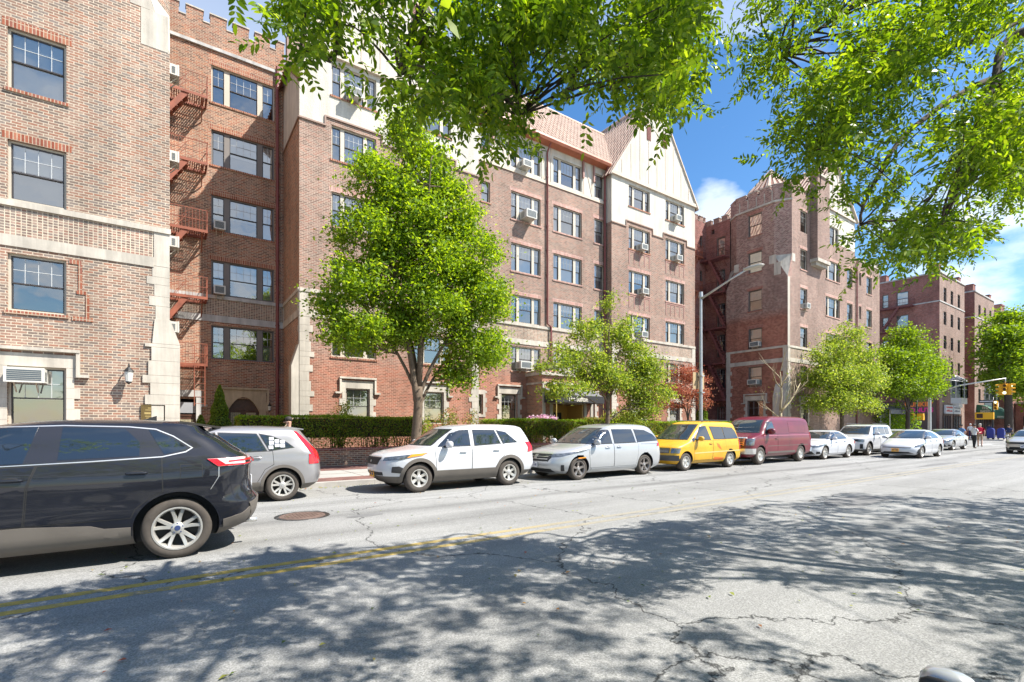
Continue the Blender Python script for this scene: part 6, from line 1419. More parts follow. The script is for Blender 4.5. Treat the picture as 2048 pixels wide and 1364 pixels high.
def wheel_obj(parent, x, y, r, tw, rr_, style, sd, rim=None, tyre=None, dark=None):
    tyre = tyre or M_TYRD; rim = rim or M_RIM
    w = MB(); h = tw / 2; pr = [(rr_ - .01, h * .75), (rr_ + .012, h * .95), (rr_ + (r - rr_) * .5, h * 1.04), (r - .022, h * .92), (r - .004, h * .72), (r, h * .4), (r - .002, 0), (r, -h * .4), (r - .004, -h * .72), (r - .03, -h), (rr_, -h * .9)]
    w.lathe([(a, -b * sd) for a, b in pr], axis='y', seg=40)
    wo = w.build('wheel', tyre, parent, smooth=True, sharp=45); wo.location = (x, y, r)
    # tread grooves
    t = MB()
    for k in range(60):
        a = 2 * PI * k / 60; c, s_ = math.cos(a), math.sin(a); t.obox(Vector((c * (r - .003), -sd * h * .9, s_ * (r - .003))), Vector((-s_, 0, c)) * .008, Vector((0, sd * h * .35, 0)), Vector((c, 0, s_)) * .006)
    t.build('tread', M_TYRE, wo)
    d = MB(); d.lathe([(rr_ + .002, h * .75), (rr_ - .02, h * .3), (rr_ - .03, -h * .2), (.10, -h * .1), (0, -h * .1)], axis='y', seg=32) if False else d.lathe([(a, -b * sd) for a, b in [(rr_ - .012, h * .72), (rr_ - .03, h * .1), (.08, h * .0), (0, 0)]], axis='y', seg=32)
    d.build('wheel_disc', M_RIMD, wo, smooth=True)
    m = MB(); m.lathe([(a, -b * sd) for a, b in [(rr_ + .008, h * .93), (rr_ + .012, h * 1.0), (rr_ - .006, h * 1.0), (rr_ - .022, h * .8), (rr_ - .03, h * .3)]], axis='y', seg=40)
    def spoke(a0, w0, w1, r0=.045, r1=None, bow=.0, split=0):
        r1 = r1 or rr_ - .012; P = []
        for k in range(5):
            q = k / 4; rad = r0 + (r1 - r0) * q; wd = (w0 + (w1 - w0) * q) / 2; yy = h * (.70 + .20 * q - .12 * math.sin(PI * q)); a = a0 + split * q; c, s_ = math.cos(a), math.sin(a)
            P.append((Vector((c * rad, 0, s_ * rad)), Vector((-s_, 0, c)) * wd, yy))
        vs = []; fs = []
        for c, t_, yy in P:
            for (tt, dy) in ((-1, -.028), (-.72, 0), (.72, 0), (1, -.028)): p = c + t_ * tt; vs.append((p.x, -(yy + dy) * -sd, p.z))
        for k in range(4):
            for i in range(3): f = (k * 4 + i, k * 4 + i + 1, k * 4 + 5 + i, k * 4 + 4 + i); fs.append(f)
        m.mesh(vs, fs)
    n, kind = style
    for k in range(n):
        a = 2 * PI * k / n + PI / 2
        if kind == 'double': spoke(a - .15, .055, .045, split=-.10); spoke(a + .15, .055, .045, split=.10)
        elif kind == 'wide': spoke(a, .075, .10)
        elif kind == 'slant': spoke(a - .1, .05, .06, split=.25); 
        elif kind == 'steel': spoke(a, .12, .14)
        else: spoke(a, .055, .075)
    m.lathe([(.0, -h * .80 * sd), (.052, -h * .80 * sd), (.07, -h * .70 * sd), (.075, -h * .4 * sd)], axis='y', seg=20)
    mo = m.build('rim', rim, wo, smooth=True, sharp=40)
    c = MB(); c.lathe([(0, -h * .84 * sd), (.03, -h * .84 * sd), (.034, -h * .79 * sd)], axis='y', seg=16)
    for k in range(5):
        a = 2 * PI * k / 5 + .3; c.lathe([(0, -h * .80 * sd), (.011, -h * .79 * sd), (.012, -h * .6 * sd)], (math.cos(a) * .056, 0, math.sin(a) * .056), axis='y', seg=8)
    c.build('hub_cap', dark or plain_once('hub_badge', (.06, .09, .22), rough=.3, metal=.4), wo)
    return wo
def car(name, label, cat, X, Y, heading, keys, axF, axR, wr, pm, glass, rr_=None, tw=.23, nf=2.6, nr=2.8, clad_z=None, clad=None, arch=None, style=(5, 'x'), doors=(), handles=(), head=None, tail=None, tailmat=None, grille=(), plates=(), ws=None, rw=None, extra=(), mirror=None, rim=None, sills=(), wells=.055, group='vehicles parked along the far kerb', trim=None, rails=None, tyre=None, clear=.0):
    root = thing(name, label, cat, (X, Y, 0), heading, group); B = Body(keys, nf, nr); rr_ = rr_ or wr * .66; clad = clad or M_CLADB
    vs, fs = B.shell(clad_z); me = bpy.data.meshes.new('body'); me.from_pydata([tuple(v) for v in vs], [], fs)
    me.materials.append(pm); me.materials.append(clad); me.materials.append(M_BLK)
    o = bpy.data.objects.new('body', me); COL.objects.link(o)
    wmax = max(k[3] for k in keys); trk = wmax - tw / 2 - .035
    ra = wr + wells; bmc = bmesh.new()
    for ax in (axF, axR):
        for sd in (1, -1): bmesh.ops.create_cone(bmc, cap_ends=True, segments=44, radius1=ra, radius2=ra, depth=.5, matrix=Matrix.Translation((ax, sd * (wmax - .05), wr + .01)) @ Matrix.Rotation(PI / 2, 4, 'X'))
    bmesh.ops.recalc_face_normals(bmc, faces=bmc.faces[:]); cme = bpy.data.meshes.new('cut'); bmc.to_mesh(cme); bmc.free(); co = bpy.data.objects.new('cut', cme); COL.objects.link(co); bmf = bmesh.new(); bmf.from_mesh(me); bmesh.ops.recalc_face_normals(bmf, faces=bmf.faces[:]); bmf.to_mesh(me); bmf.free(); md = o.modifiers.new('b', 'BOOLEAN'); md.object = co; md.operation = 'DIFFERENCE'; md.solver = 'EXACT'
    dg = bpy.context.evaluated_depsgraph_get(); dg.update(); nm = bpy.data.meshes.new_from_object(o.evaluated_get(dg)); o.modifiers.clear()
    if len(nm.polygons) > len(me.polygons) * .6: o.data = nm; nm.name = 'body'
    else: print('BOOLEAN FAILED', label)
    bpy.data.objects.remove(co); me = o.data; o.parent = root
    while len(me.materials) < 3: me.materials.append(M_BLK)
    me.materials[0] = pm; me.materials[1] = clad; me.materials[2] = M_BLK
    for p in me.polygons:
        cc = p.center; i = 0
        if clad_z and cc.z < clad_z: i = 1
        if cc.z < keys[0][0] + .01: i = 2
        for ax in (axF, axR):
            if math.hypot(cc.x - ax, cc.z - wr - .01) < ra + .001: i = 2
        p.material_index = i; p.use_smooth = True
    me.set_sharp_from_angle(angle=R(32))
    def pt(nm_, mode, poly, eps, mat, parent=root, sides=(1, -1), sep=True, sp=None):
        res = None
        for sd in (sides if sep else (None,)):
            mb = MB(); patch_mb(mb, B, mode, poly, eps, (sd,) if sd else sides, sp); res = mb.build(nm_, mat, parent, smooth=True, sharp=35)
        return res
    for (poly, *opt) in glass:  # side glass with trim under it
        tm, g_ = (opt + [None, .018])[:2] if opt else (None, .016); pt('window_trim', 'side', grow(poly, .009 if trim is M_CHR else .016), .004, tm or trim or M_BLK); pt('side_window', 'side', poly, .008, M_CGL)
    for poly in doors:
        pt('door_seam', 'side', grow(poly, .010), .0018, M_SEAM); pt('door', 'side', poly, .0035, pm)
    for (x, z) in handles:
        for sd in (1, -1):
            mb = MB(); y = B.side(x, z); mb.ell((x, sd * (y + .028), z), .11, .014, .018, 10, 6, .6); mb.box(x - .085, x - .065, sd * (y - .01), sd * (y + .025), z - .012, z + .012); mb.box(x + .065, x + .085, sd * (y - .01), sd * (y + .025), z - .012, z + .012); mb.build('door_handle', pm if trim is not M_CHR or True else M_CHR, root, smooth=True)
            mb = MB(); mb.ell((x, sd * (y + .001), z - .004), .085, .006, .035, 12, 6); mb.build('handle_recess', M_SEAM, root)
    if ws: pt('windscreen_trim', 'front', [(-a, b) for a, b in reversed(grow(ws, .0))] if False else None or [(p[0] * 1.03, p[1]) for p in grow(ws, .02)], .003, M_BLK, sides=(1,)); pt('windscreen', 'front', ws, .009, M_CGL2, sides=(1,))
    if rw: pt('rear_window', 'rear', rw, .008, M_CGL, sides=(1,))
    if head:
        pt('headlight', 'capf', head, .010, M_HL)
    if tail:
        for mode, poly, mt in tail: pt('taillight', mode, poly, .012, mt)
    for (mode, poly, eps, mt, nm_) in grille: pt(nm_, mode, poly, eps, mt, sides=(1,) if (mode in ('front', 'rear') and min(p[0] for p in poly) < -.01) else (1, -1), sep=not (mode in ('front', 'rear') and min(p[0] for p in poly) < -.01))
    for (nm_, mode, poly, eps, mt, sides) in extra: pt(nm_, mode, poly, eps, mt, sides=sides)
    if arch:
        for ax in (axF, axR):
            ri, ro = ra - .012, ra + arch[0]; a0, a1 = arch[2] if len(arch) > 2 else (-12, 192)
            pl = [(ax + math.cos(R(t)) * ro, wr + .01 + math.sin(R(t)) * ro) for t in np.linspace(a0, a1, 25)] + [(ax + math.cos(R(t)) * ri, wr + .01 + math.sin(R(t)) * ri) for t in np.linspace(a1, a0, 25)]
            pl = [(x, max(z, keys[0][0] + .03)) for x, z in pl]
            pt('arch_moulding', 'side', pl, .014, arch[1])
    for poly, mt in sills: pt('sill_moulding', 'side', poly, .012, mt)
    if mirror:
        mx_, mz, s_ = mirror
        for sd in (1, -1):
            y = B.side(mx_, mz); mb = MB(); mb.ell((mx_ - .02, sd * (y + .16), mz + .06), .075 * s_, .115 * s_, .085 * s_, 14, 8, .75); mb.build('mirror', pm, root, smooth=True)
            mb = MB(); mb.tube([(mx_ + .03, sd * (y - .02), mz), (mx_, sd * (y + .10), mz + .02)], .03, 8); mb.ell((mx_ - .085, sd * (y + .16), mz + .06), .015, .095 * s_, .068 * s_, 12, 6, .75); mb.build('mirror_glass', M_BLK, root, smooth=True)
    for (fr, x, z, mt) in plates:
        sg = 1 if fr else -1; xs = (B.front(0, z) if fr else B.rear(0, z)) + sg * .012; mb = MB(); mb.box(xs, xs + sg * .014, -.155 + x, .155 + x, z - .08, z + .08); po_ = mb.build('number_plate', mt, root)
        mb = MB()
        for k in range(7):
            if k == 3: continue
            mb.box(xs + sg * .014, xs + sg * .017, x - .125 + k * .037, x - .102 + k * .037, z - .035, z + .03)
        mb.box(xs + sg * .014, xs + sg * .017, x - .06, x + .06, z + .048, z + .064); mb.build('plate_digits', M_PLT, po_)
    if rails:
        for sd in (1, -1): mb = MB(); x0, x1, y, z = rails; mb.tube([(x0, sd * y, z - .05), (x0 - .08, sd * y, z), (x1 + .08, sd * y, z), (x1, sd * y, z - .05)], .016, 6); mb.build('roof_rail', M_BLK, root, smooth=True)
    for ax in (axF, axR):
        for sd in (1, -1): wheel_obj(root, ax, sd * trk, wr, tw, rr_, style, sd, rim, tyre, None if 'black crossover in' in label else plain_once('hub_grey', (.30, .30, .30), rough=.4))
    mb = MB()  # axles and underside
    for ax in (axF, axR): mb.tube([(ax, -trk, wr), (ax, trk, wr)], .04, 8)
    mb.box(axR, axF, -.5, .5, .2, .34); mb.build('chassis', M_BLK, root)
    return root, B
# ---- black crossover in the near lane
edge_keys = [(.22, 2.05, -2.05, .80, .6, .5), (.34, 2.20, -2.29, .93, .75, .55), (.50, 2.27, -2.38, .955, .8, .5), (.66, 2.28, -2.40, .965, .8, .5), (.74, 2.27, -2.345, .962, .8, .5), (.95, 2.20, -2.31, .965, .8, .5), (1.08, 2.02, -2.31, .955, .8, .45), (1.15, 1.75, -2.32, .935, .7, .42), (1.24, 1.15, -2.27, .905, .6, .42), (1.36, .88, -2.10, .845, .5, .4), (1.50, .62, -1.92, .79, .45, .38), (1.60, .44, -1.76, .735, .42, .36), (1.66, .28, -1.72, .69, .42, .36), (1.705, .0, -1.60, .60, .4, .5), (1.73, -.35, -1.2, .42, .35, .5)]
M_GLB = plain('gloss_black_trim', (.02, .02, .024), rough=.25, coat=.6)
DLO = [(.84, 1.195), (.36, 1.56), (.20, 1.628), (-.35, 1.647), (-.93, 1.632), (-1.20, 1.602), (-1.38, 1.515), (-1.57, 1.372), (-1.51, 1.33), (-1.27, 1.277), (-.6, 1.245)]
rd = [(-.31, 1.262), (-.335, 1.63), (-.90, 1.612), (-1.045, 1.45), (-1.045, 1.285)]
car_e, BE = car('parked_car', 'black crossover in the near lane at the left edge, seen from its rear side', 'car', -1.345, 8.345, PI, edge_keys, 1.425, -1.425, .375, P_BLK,
    [(rd, M_BLK), ([(.80, 1.21), (.33, 1.55), (.22, 1.61), (-.13, 1.632), (-.03, 1.235)], M_BLK), ([(-1.13, 1.60), (-1.20, 1.585), (-1.36, 1.50), (-1.53, 1.37), (-1.50, 1.345), (-1.29, 1.295)], M_BLK)],
    rr_=.255, tw=.245, clad_z=.335, clad=M_CLAD, style=(5, 'double'),
    doors=[[(-.15, 1.20), (-.08, .98), (-.055, .56), (-.96, .56), (-1.0, .66), (-1.16, .80), (-1.27, .85), (-1.26, 1.255)], [(1.02, 1.16), (1.0, .56), (-.03, .56), (-.055, .98), (-.125, 1.20)]], handles=[(-1.02, 1.085), (.06, 1.06)],
    tail=[('side', [(-1.74, 1.225), (-1.86, 1.125), (-2.29, 1.14), (-2.305, 1.235)], M_TLW)], extra=[('window_frame', 'side', grow(DLO, .013), .0028, M_CHR, (1, -1)), ('pillar_trim', 'side', DLO, .0055, M_GLB, (1, -1)), ('taillight', 'side', [(-1.74, 1.222), (-1.86, 1.128), (-1.97, 1.132), (-1.85, 1.222)], .0145, M_TLR, (1, -1)), ('taillight', 'side', [(-1.98, 1.195), (-1.98, 1.178), (-2.27, 1.185), (-2.27, 1.205)], .0145, M_TLR, (1, -1)), ('taillight', 'side', [(-1.88, 1.150), (-1.9, 1.130), (-2.27, 1.145), (-2.27, 1.155)], .0145, M_TLR, (1, -1)),
        ('fuel_door_seam', 'side', [(-1.45, 1.17), (-1.45, .99), (-1.69, 1.0), (-1.69, 1.17)], .0015, M_SEAM, (1, -1)), ('fuel_door', 'side', [(-1.457, 1.163), (-1.457, .997), (-1.683, 1.007), (-1.683, 1.163)], .003, P_BLK, (1, -1)),
        ('bumper_seam', 'side', [(-1.865, 1.12), (-1.873, 1.12), (-1.87, 1.0), (-1.78, .84), (-1.772, .84), (-1.862, 1.0)], .003, M_CHR, (1, -1)),
        ('bumper_moulding', 'side', [(-1.915, .44), (-1.915, .335), (-2.26, .345), (-2.385, .60), (-2.38, .68), (-2.15, .50)], .012, M_CLAD, (1, -1)), ('bumper_moulding', 'rear', [(-.7, .36), (.7, .36), (.85, .62), (.6, .66), (-.6, .66), (-.85, .62)], .012, M_CLAD, (1,))],
    sills=[([(.95, .545), (-.05, .545), (-.60, .50), (-.72, .455), (-.965, .445), (-.965, .29), (.95, .29)], M_CLAD)], grille=[('front', [(-.6, .5), (.6, .5), (.65, .95), (-.65, .95)], .012, M_CHR, 'grille')], head=[(40, .88), (80, .92), (86, 1.02), (45, .99)],
    ws=[(-.66, 1.28), (.66, 1.28), (.56, 1.60), (-.56, 1.60)], rw=[(-.6, 1.30), (.6, 1.30), (.5, 1.58), (-.5, 1.58)], plates=[(0, 0, .85, M_PLW)], mirror=(.85, 1.17, 1.0), wells=.075, group='moving cars', trim=M_CHR)
def child(root, mb, nm, mat, **k): return mb.build(nm, mat, root, **k)
b = MB(); b.prism([(-1.45, -.58, 1.69), (-1.92, -.50, 1.615), (-1.92, .50, 1.615), (-1.45, .58, 1.69)], (0, 0, .028)); b.prism([(-1.92, -.50, 1.635), (-1.70, -.52, 1.57), (-1.72, .52, 1.57), (-1.92, .50, 1.635)], (0, 0, -.02)); child(car_e, b, 'spoiler', P_BLK)
b = MB(); b.prism([(-1.02, -.02, 1.725), (-1.20, -.02, 1.715), (-1.20, -.02, 1.79)], (0, .04, 0)); child(car_e, b, 'antenna_fin', P_BLK)
b = MB(); b.tube([(-2.2, .55, .34), (-2.36, .55, .335)], .035, 10); b.tube([(-2.2, -.55, .34), (-2.36, -.55, .335)], .035, 10); child(car_e, b, 'exhaust_tip', M_CHR, smooth=True)
b = MB(); b.tube([(-2.29, -.7, 1.18), (-2.33, -.3, 1.19), (-2.33, .3, 1.19), (-2.29, .7, 1.18)], .012, 6); child(car_e, b, 'light_bar', M_TLR)
# ---- grey compact SUV behind it
crv_keys = [(.24, 2.0, -2.0, .80, .6, .5), (.38, 2.15, -2.17, .895, .75, .5), (.60, 2.19, -2.23, .91, .8, .5), (.85, 2.15, -2.20, .91, .8, .5), (.98, 1.98, -2.17, .90, .7, .45), (1.06, 1.55, -2.14, .885, .6, .42), (1.13, 1.1, -2.09, .865, .5, .4), (1.3, .78, -1.97, .81, .45, .38), (1.48, .5, -1.83, .75, .4, .36), (1.57, .3, -1.76, .69, .4, .36), (1.62, .05, -1.6, .60, .4, .5), (1.655, -.35, -1.1, .40, .35, .5)]
car_c, BC = car('parked_car', 'grey compact SUV parked behind the black crossover, white stickers on its rear side glass', 'car', .73, 12.62, PI, crv_keys, 1.31, -1.31, .345, P_GRY,
    [([(-.12, 1.09), (-.10, 1.50), (-.80, 1.475), (-.98, 1.12)],), ([(.86, 1.08), (.45, 1.40), (.2, 1.49), (-.03, 1.50), (-.05, 1.085)],), ([(-.87, 1.47), (-1.10, 1.42), (-1.40, 1.28), (-1.52, 1.18), (-1.05, 1.12)],)], clad_z=.37, clad=M_CLAD, arch=(.05, M_CLAD), style=(5, 'double'), rr_=.225,
    doors=[[(-.03, 1.07), (-.03, .45), (-.80, .45), (-.95, .72), (-1.12, .82), (-1.10, 1.10)], [(.98, 1.05), (1.0, .45), (-.01, .45), (-.01, 1.07)]], handles=[(-.78, .97), (.2, .96)],
    tail=[('side', [(-1.93, 1.0), (-1.98, .80), (-2.17, .82), (-2.08, 1.05), (-1.62, 1.52), (-1.56, 1.53)], M_TLR), ('capr', [(48, .80), (80, .80), (80, 1.02), (48, .98)], M_TLR)],
    head=[(30, .80), (84, .86), (86, .97), (40, .90)], ws=[(-.64, 1.15), (.64, 1.15), (.54, 1.52), (-.54, 1.52)], rw=[(-.58, 1.12), (.58, 1.12), (.5, 1.48), (-.5, 1.48)], grille=[('front', [(-.5, .6), (.5, .6), (.5, .85), (-.5, .85)], .01, M_CHR, 'grille')],
    sills=[([(.9, .45), (-.85, .45), (-.85, .28), (.9, .28)], M_CLAD)], plates=[(0, 0, .95, M_PLY)], mirror=(.78, 1.03, 1.0))
for i, (x, z) in enumerate(((-1.09, 1.37), (-1.09, 1.28), (-1.075, 1.185), (-1.20, 1.32), (-1.20, 1.225), (-1.31, 1.30), (-1.31, 1.215))):
    q = MB(); patch_mb(q, BC, 'side', [(x - .045, z - .035), (x + .045, z - .035), (x + .045, z + .035), (x - .045, z + .035)], .011, (1,)); q.build('sticker', M_BAY, car_c)
b = MB(); b.prism([(-1.45, -.5, 1.615), (-1.82, -.46, 1.56), (-1.82, .46, 1.56), (-1.45, .5, 1.615)], (0, 0, .025)); child(car_c, b, 'spoiler', P_GRY)
# ---- white SUV
kia_keys = [(.24, 2.0, -2.1, .80, .65, .5), (.40, 2.19, -2.33, .90, .85, .5), (.60, 2.26, -2.40, .935, .9, .5), (.80, 2.24, -2.38, .94, .9, .5), (.93, 2.14, -2.36, .935, .85, .45), (1.01, 1.88, -2.35, .925, .75, .42), (1.07, 1.48, -2.34, .91, .65, .4), (1.13, 1.12, -2.31, .885, .5, .4), (1.3, .84, -2.22, .83, .45, .38), (1.5, .50, -2.10, .765, .4, .36), (1.60, .32, -2.03, .715, .4, .36), (1.66, .08, -1.9, .63, .4, .5), (1.70, -.35, -1.3, .42, .35, .5)]
kw = 6.37
car_k, BK = car('parked_car', 'white SUV with dark grey lower cladding parked in front of the big maple', 'car', 6.42, 12.2, PI, kia_keys, 1.35, -1.35, .36, P_WHT,
    [([(.83, 1.12), (.42, 1.44), (.15, 1.53), (-.10, 1.55), (-.10, 1.14)],), ([(-.24, 1.14), (-.24, 1.55), (-.92, 1.53), (-1.06, 1.18)],), ([(-1.0, 1.525), (-1.28, 1.47), (-1.62, 1.20), (-1.15, 1.18)],)], clad_z=.42, clad=M_CLAD, arch=(.075, M_CLAD), style=(6, 'wide'), rr_=.215,
    doors=[[(.94, 1.09), (.88, .50), (-.12, .50), (-.12, 1.11)], [(-.15, 1.11), (-.15, .50), (-.85, .50), (-1.0, .74), (-1.15, .84), (-1.18, 1.15)]], handles=[(.13, .98), (-.90, 1.0)],
    head=[(30, .80), (60, .82), (92, .92), (96, .99), (60, .93), (30, .88)], ws=[(-.66, 1.16), (.66, 1.16), (.56, 1.55), (-.56, 1.55)], rw=[(-.6, 1.2), (.6, 1.2), (.52, 1.55), (-.52, 1.55)], tail=[('capr', [(66, .95), (88, .92), (88, 1.20), (66, 1.2)], M_TLR)],
    grille=[('front', [(-.36, .70), (.36, .70), (.46, .86), (.43, .88), (-.43, .88), (-.46, .86)], .010, M_BLK, 'grille'), ('front', [(-.50, .44), (.50, .44), (.52, .52), (-.52, .52)], .010, M_BLK, 'lower_grille'), ('front', [(-.46, .875), (.46, .875), (.46, .895), (-.46, .895)], .014, M_CHR, 'grille_bar'), ('capf', [(48, .52), (66, .50), (70, .62), (62, .67), (50, .66)], .012, M_CLADB, 'fog_light_recess')],
    extra=[('headlight_amber', 'capf', [(72, .87), (92, .925), (95, .985), (76, .95)], .013, M_AMB, (1, -1))], sills=[([(.92, .53), (-.92, .53), (-.92, .26), (.92, .26)], M_CLAD)], plates=[(1, .0, .46, M_PLY)], mirror=(.62, 1.12, 1.1), trim=M_BLK)
b = MB(); patch_mb(b, BK, 'front', [(-.05, .775), (0, .745), (.05, .775), (0, .805)], .02, (1,)); child(car_k, b, 'badge', M_CHR)
# ---- silver minivan
ody_keys = [(.20, 2.2, -2.3, .84, .8, .5), (.32, 2.42, -2.52, .95, 1.0, .55), (.50, 2.48, -2.57, .985, 1.05, .55), (.70, 2.42, -2.56, .99, 1.05, .5), (.86, 2.22, -2.53, .985, 1.0, .48), (.95, 1.95, -2.51, .975, .95, .46), (1.03, 1.55, -2.50, .955, .8, .44), (1.08, 1.28, -2.48, .935, .7, .42), (1.25, .98, -2.42, .88, .6, .4), (1.45, .62, -2.28, .81, .5, .38), (1.58, .36, -2.16, .745, .45, .36), (1.66, .1, -2.05, .67, .4, .5), (1.71, -.3, -1.7, .52, .4, .6), (1.735, -.7, -1.2, .36, .35, .6)]
car_o, BO = car('parked_car', 'silver minivan with black grille parked between the white SUV and the yellow van', 'minivan', 11.74, 12.1, PI, ody_keys, 1.50, -1.50, .345, P_SIL2,
    [([(1.05, 1.09), (.60, 1.40), (.30, 1.51), (.08, 1.53), (.06, 1.10)],), ([(-.06, 1.10), (-.06, 1.535), (-1.0, 1.53), (-1.06, 1.12)],), ([(-1.16, 1.12), (-1.12, 1.525), (-1.62, 1.50), (-2.0, 1.35), (-2.22, 1.16)],)], style=(5, 'wide'), rr_=.235, rim=M_RIMG,
    doors=[[(1.12, 1.06), (1.05, .36), (.02, .36), (.02, 1.075)], [(-.01, 1.075), (-.01, .36), (-1.02, .36), (-1.12, .70), (-1.16, 1.09)]], handles=[(.30, .97), (-.22, .98)],
    head=[(18, .72), (50, .73), (84, .86), (88, .93), (50, .82), (18, .80)], ws=[(-.74, 1.11), (.74, 1.11), (.60, 1.57), (-.60, 1.57)], rw=[(-.6, 1.12), (.6, 1.12), (.52, 1.5), (-.52, 1.5)], tail=[('capr', [(50, 1.0), (88, .96), (84, 1.06), (60, 1.10)], M_TLR)],
    grille=[('front', [(-.52, .58), (.52, .58), (.60, .70), (.56, .80), (-.56, .80), (-.60, .70)], .012, M_BLK, 'grille'), ('front', [(-.62, .26), (.62, .26), (.58, .36), (-.58, .36)], .010, M_BLK, 'lower_grille'), ('capf', [(52, .30), (60, .30), (60, .48), (54, .48)], .014, M_BLK, 'fog_light_recess'), ('front', [(-.56, .795), (.56, .795), (.56, .815), (-.56, .815)], .016, M_CHR, 'grille_bar'), ('front', [(-.5, .64), (.5, .64), (.5, .655), (-.5, .655)], .016, M_CHR, 'grille_bar'), ('front', [(-.5, .71), (.5, .71), (.5, .725), (-.5, .725)], .016, M_CHR, 'grille_bar')],
    extra=[('side_marker', 'capf', [(84, .66), (100, .67), (100, .70), (84, .69)], .012, M_AMB, (1, -1))], plates=[(1, .0, .47, M_PLW)], mirror=(.86, 1.08, 1.1), sills=[([(1.0, .34), (-1.0, .34), (-1.0, .24), (1.0, .24)], P_SIL2)])
b = MB(); patch_mb(b, BO, 'front', [(-.06, .65), (.06, .65), (.06, .77), (-.06, .77)], .022, (1,)); child(car_o, b, 'badge', M_CHR)
b = MB()
for k in range(3): patch_mb(b, BO, 'side', [(-1.3, 1.045 + 0 * k), (-2.4, 1.03), (-2.4, 1.038), (-1.3, 1.053)], .004, (1,)); break
child(car_o, b, 'slide_rail', M_SEAM)
# ---- yellow van
aer_keys = [(.26, 2.0, -2.15, .80, .5, .4), (.38, 2.12, -2.33, .89, .55, .4), (.55, 2.14, -2.36, .91, .5, .4), (.72, 2.10, -2.33, .915, .5, .38), (.88, 2.03, -2.32, .915, .5, .38), (.95, 1.85, -2.31, .905, .5, .38), (1.05, 1.50, -2.30, .89, .5, .36), (1.12, 1.30, -2.28, .87, .45, .36), (1.35, .96, -2.22, .81, .4, .34), (1.60, .58, -2.14, .74, .35, .32), (1.74, .36, -2.08, .68, .35, .32), (1.80, .12, -1.95, .60, .35, .5), (1.835, -.3, -1.5, .42, .35, .5)]
car_y, BY = car('parked_car', 'sun faded yellow minivan with a rusty orange dent in its side', 'minivan', 16.95, 12.05, PI, aer_keys, 1.42, -1.42, .335, P_YEL,
    [([(.86, 1.13), (.38, 1.62), (.02, 1.64), (-.12, 1.13)],), ([(1.02, 1.08), (.92, 1.10), (.85, 1.22), (1.0, 1.16)],), ([(-.34, 1.15), (-.22, 1.62), (-1.0, 1.60), (-1.06, 1.15)],), ([(-1.10, 1.15), (-1.05, 1.60), (-1.72, 1.57), (-1.88, 1.42), (-1.98, 1.16)],)], style=(6, 'steel'), rr_=.20, rim=M_RIM, nf=3.2,
    doors=[[(.98, 1.07), (.92, .38), (-.16, .38), (-.22, 1.08)], [(-.26, 1.09), (-.20, .40), (-.98, .40), (-1.08, .75), (-1.08, 1.1)]], handles=[(-.08, .98)], head=[(38, .66), (76, .66), (78, .84), (38, .84)], ws=[(-.70, 1.15), (.70, 1.15), (.58, 1.70), (-.58, 1.70)], rw=[(-.6, 1.2), (.6, 1.2), (.52, 1.6), (-.52, 1.6)],
    grille=[('front', [(-.62, .66), (.62, .66), (.62, .84), (-.62, .84)], .010, M_BLK, 'grille'), ('front', [(-.88, .40), (.88, .40), (.88, .58), (-.88, .58)], .05, plain('bumper_black', (.06, .06, .065), rough=.3), 'bumper'), ('side', [(2.05, .40), (1.86, .40), (1.86, .58), (2.05, .58)], .03, plain_once('bumper_black2', (.06, .06, .065), rough=.3), 'bumper'), ('rear', [(-.8, .40), (.8, .40), (.8, .56), (-.8, .56)], .05, M_CLADB, 'bumper')] + [('front', [(-.6, .69 + k * .04), (.6, .69 + k * .04), (.6, .70 + k * .04), (-.6, .70 + k * .04)], .014, M_CHR, 'grille_bar') for k in range(4)],
    extra=[('body_stripe', 'side', [(.95, .62), (-2.1, .66), (-2.1, .70), (.95, .66)], .006, plain_once('stripe_cream', (.62, .45, .18)), (1, -1)), ('rust_dent', 'side', [(-.45, 1.0), (-.62, .95), (-.72, .82), (-.80, .72), (-.62, .78), (-.50, .86)], .005, plain_once('rust_orange', (.60, .14, .02), rough=.8), (1,)), ('rust_sill', 'side', [(-.30, .46), (-.9, .42), (-.9, .33), (-.25, .33)], .006, plain_once('rust_orange', (.60, .14, .02), rough=.8), (1,))],
    tail=[('capr', [(62, .7), (85, .7), (85, 1.1), (62, 1.1)], M_TLR)], mirror=(.74, 1.12, 1.0), rails=(.0, -1.85, .56, 1.87))
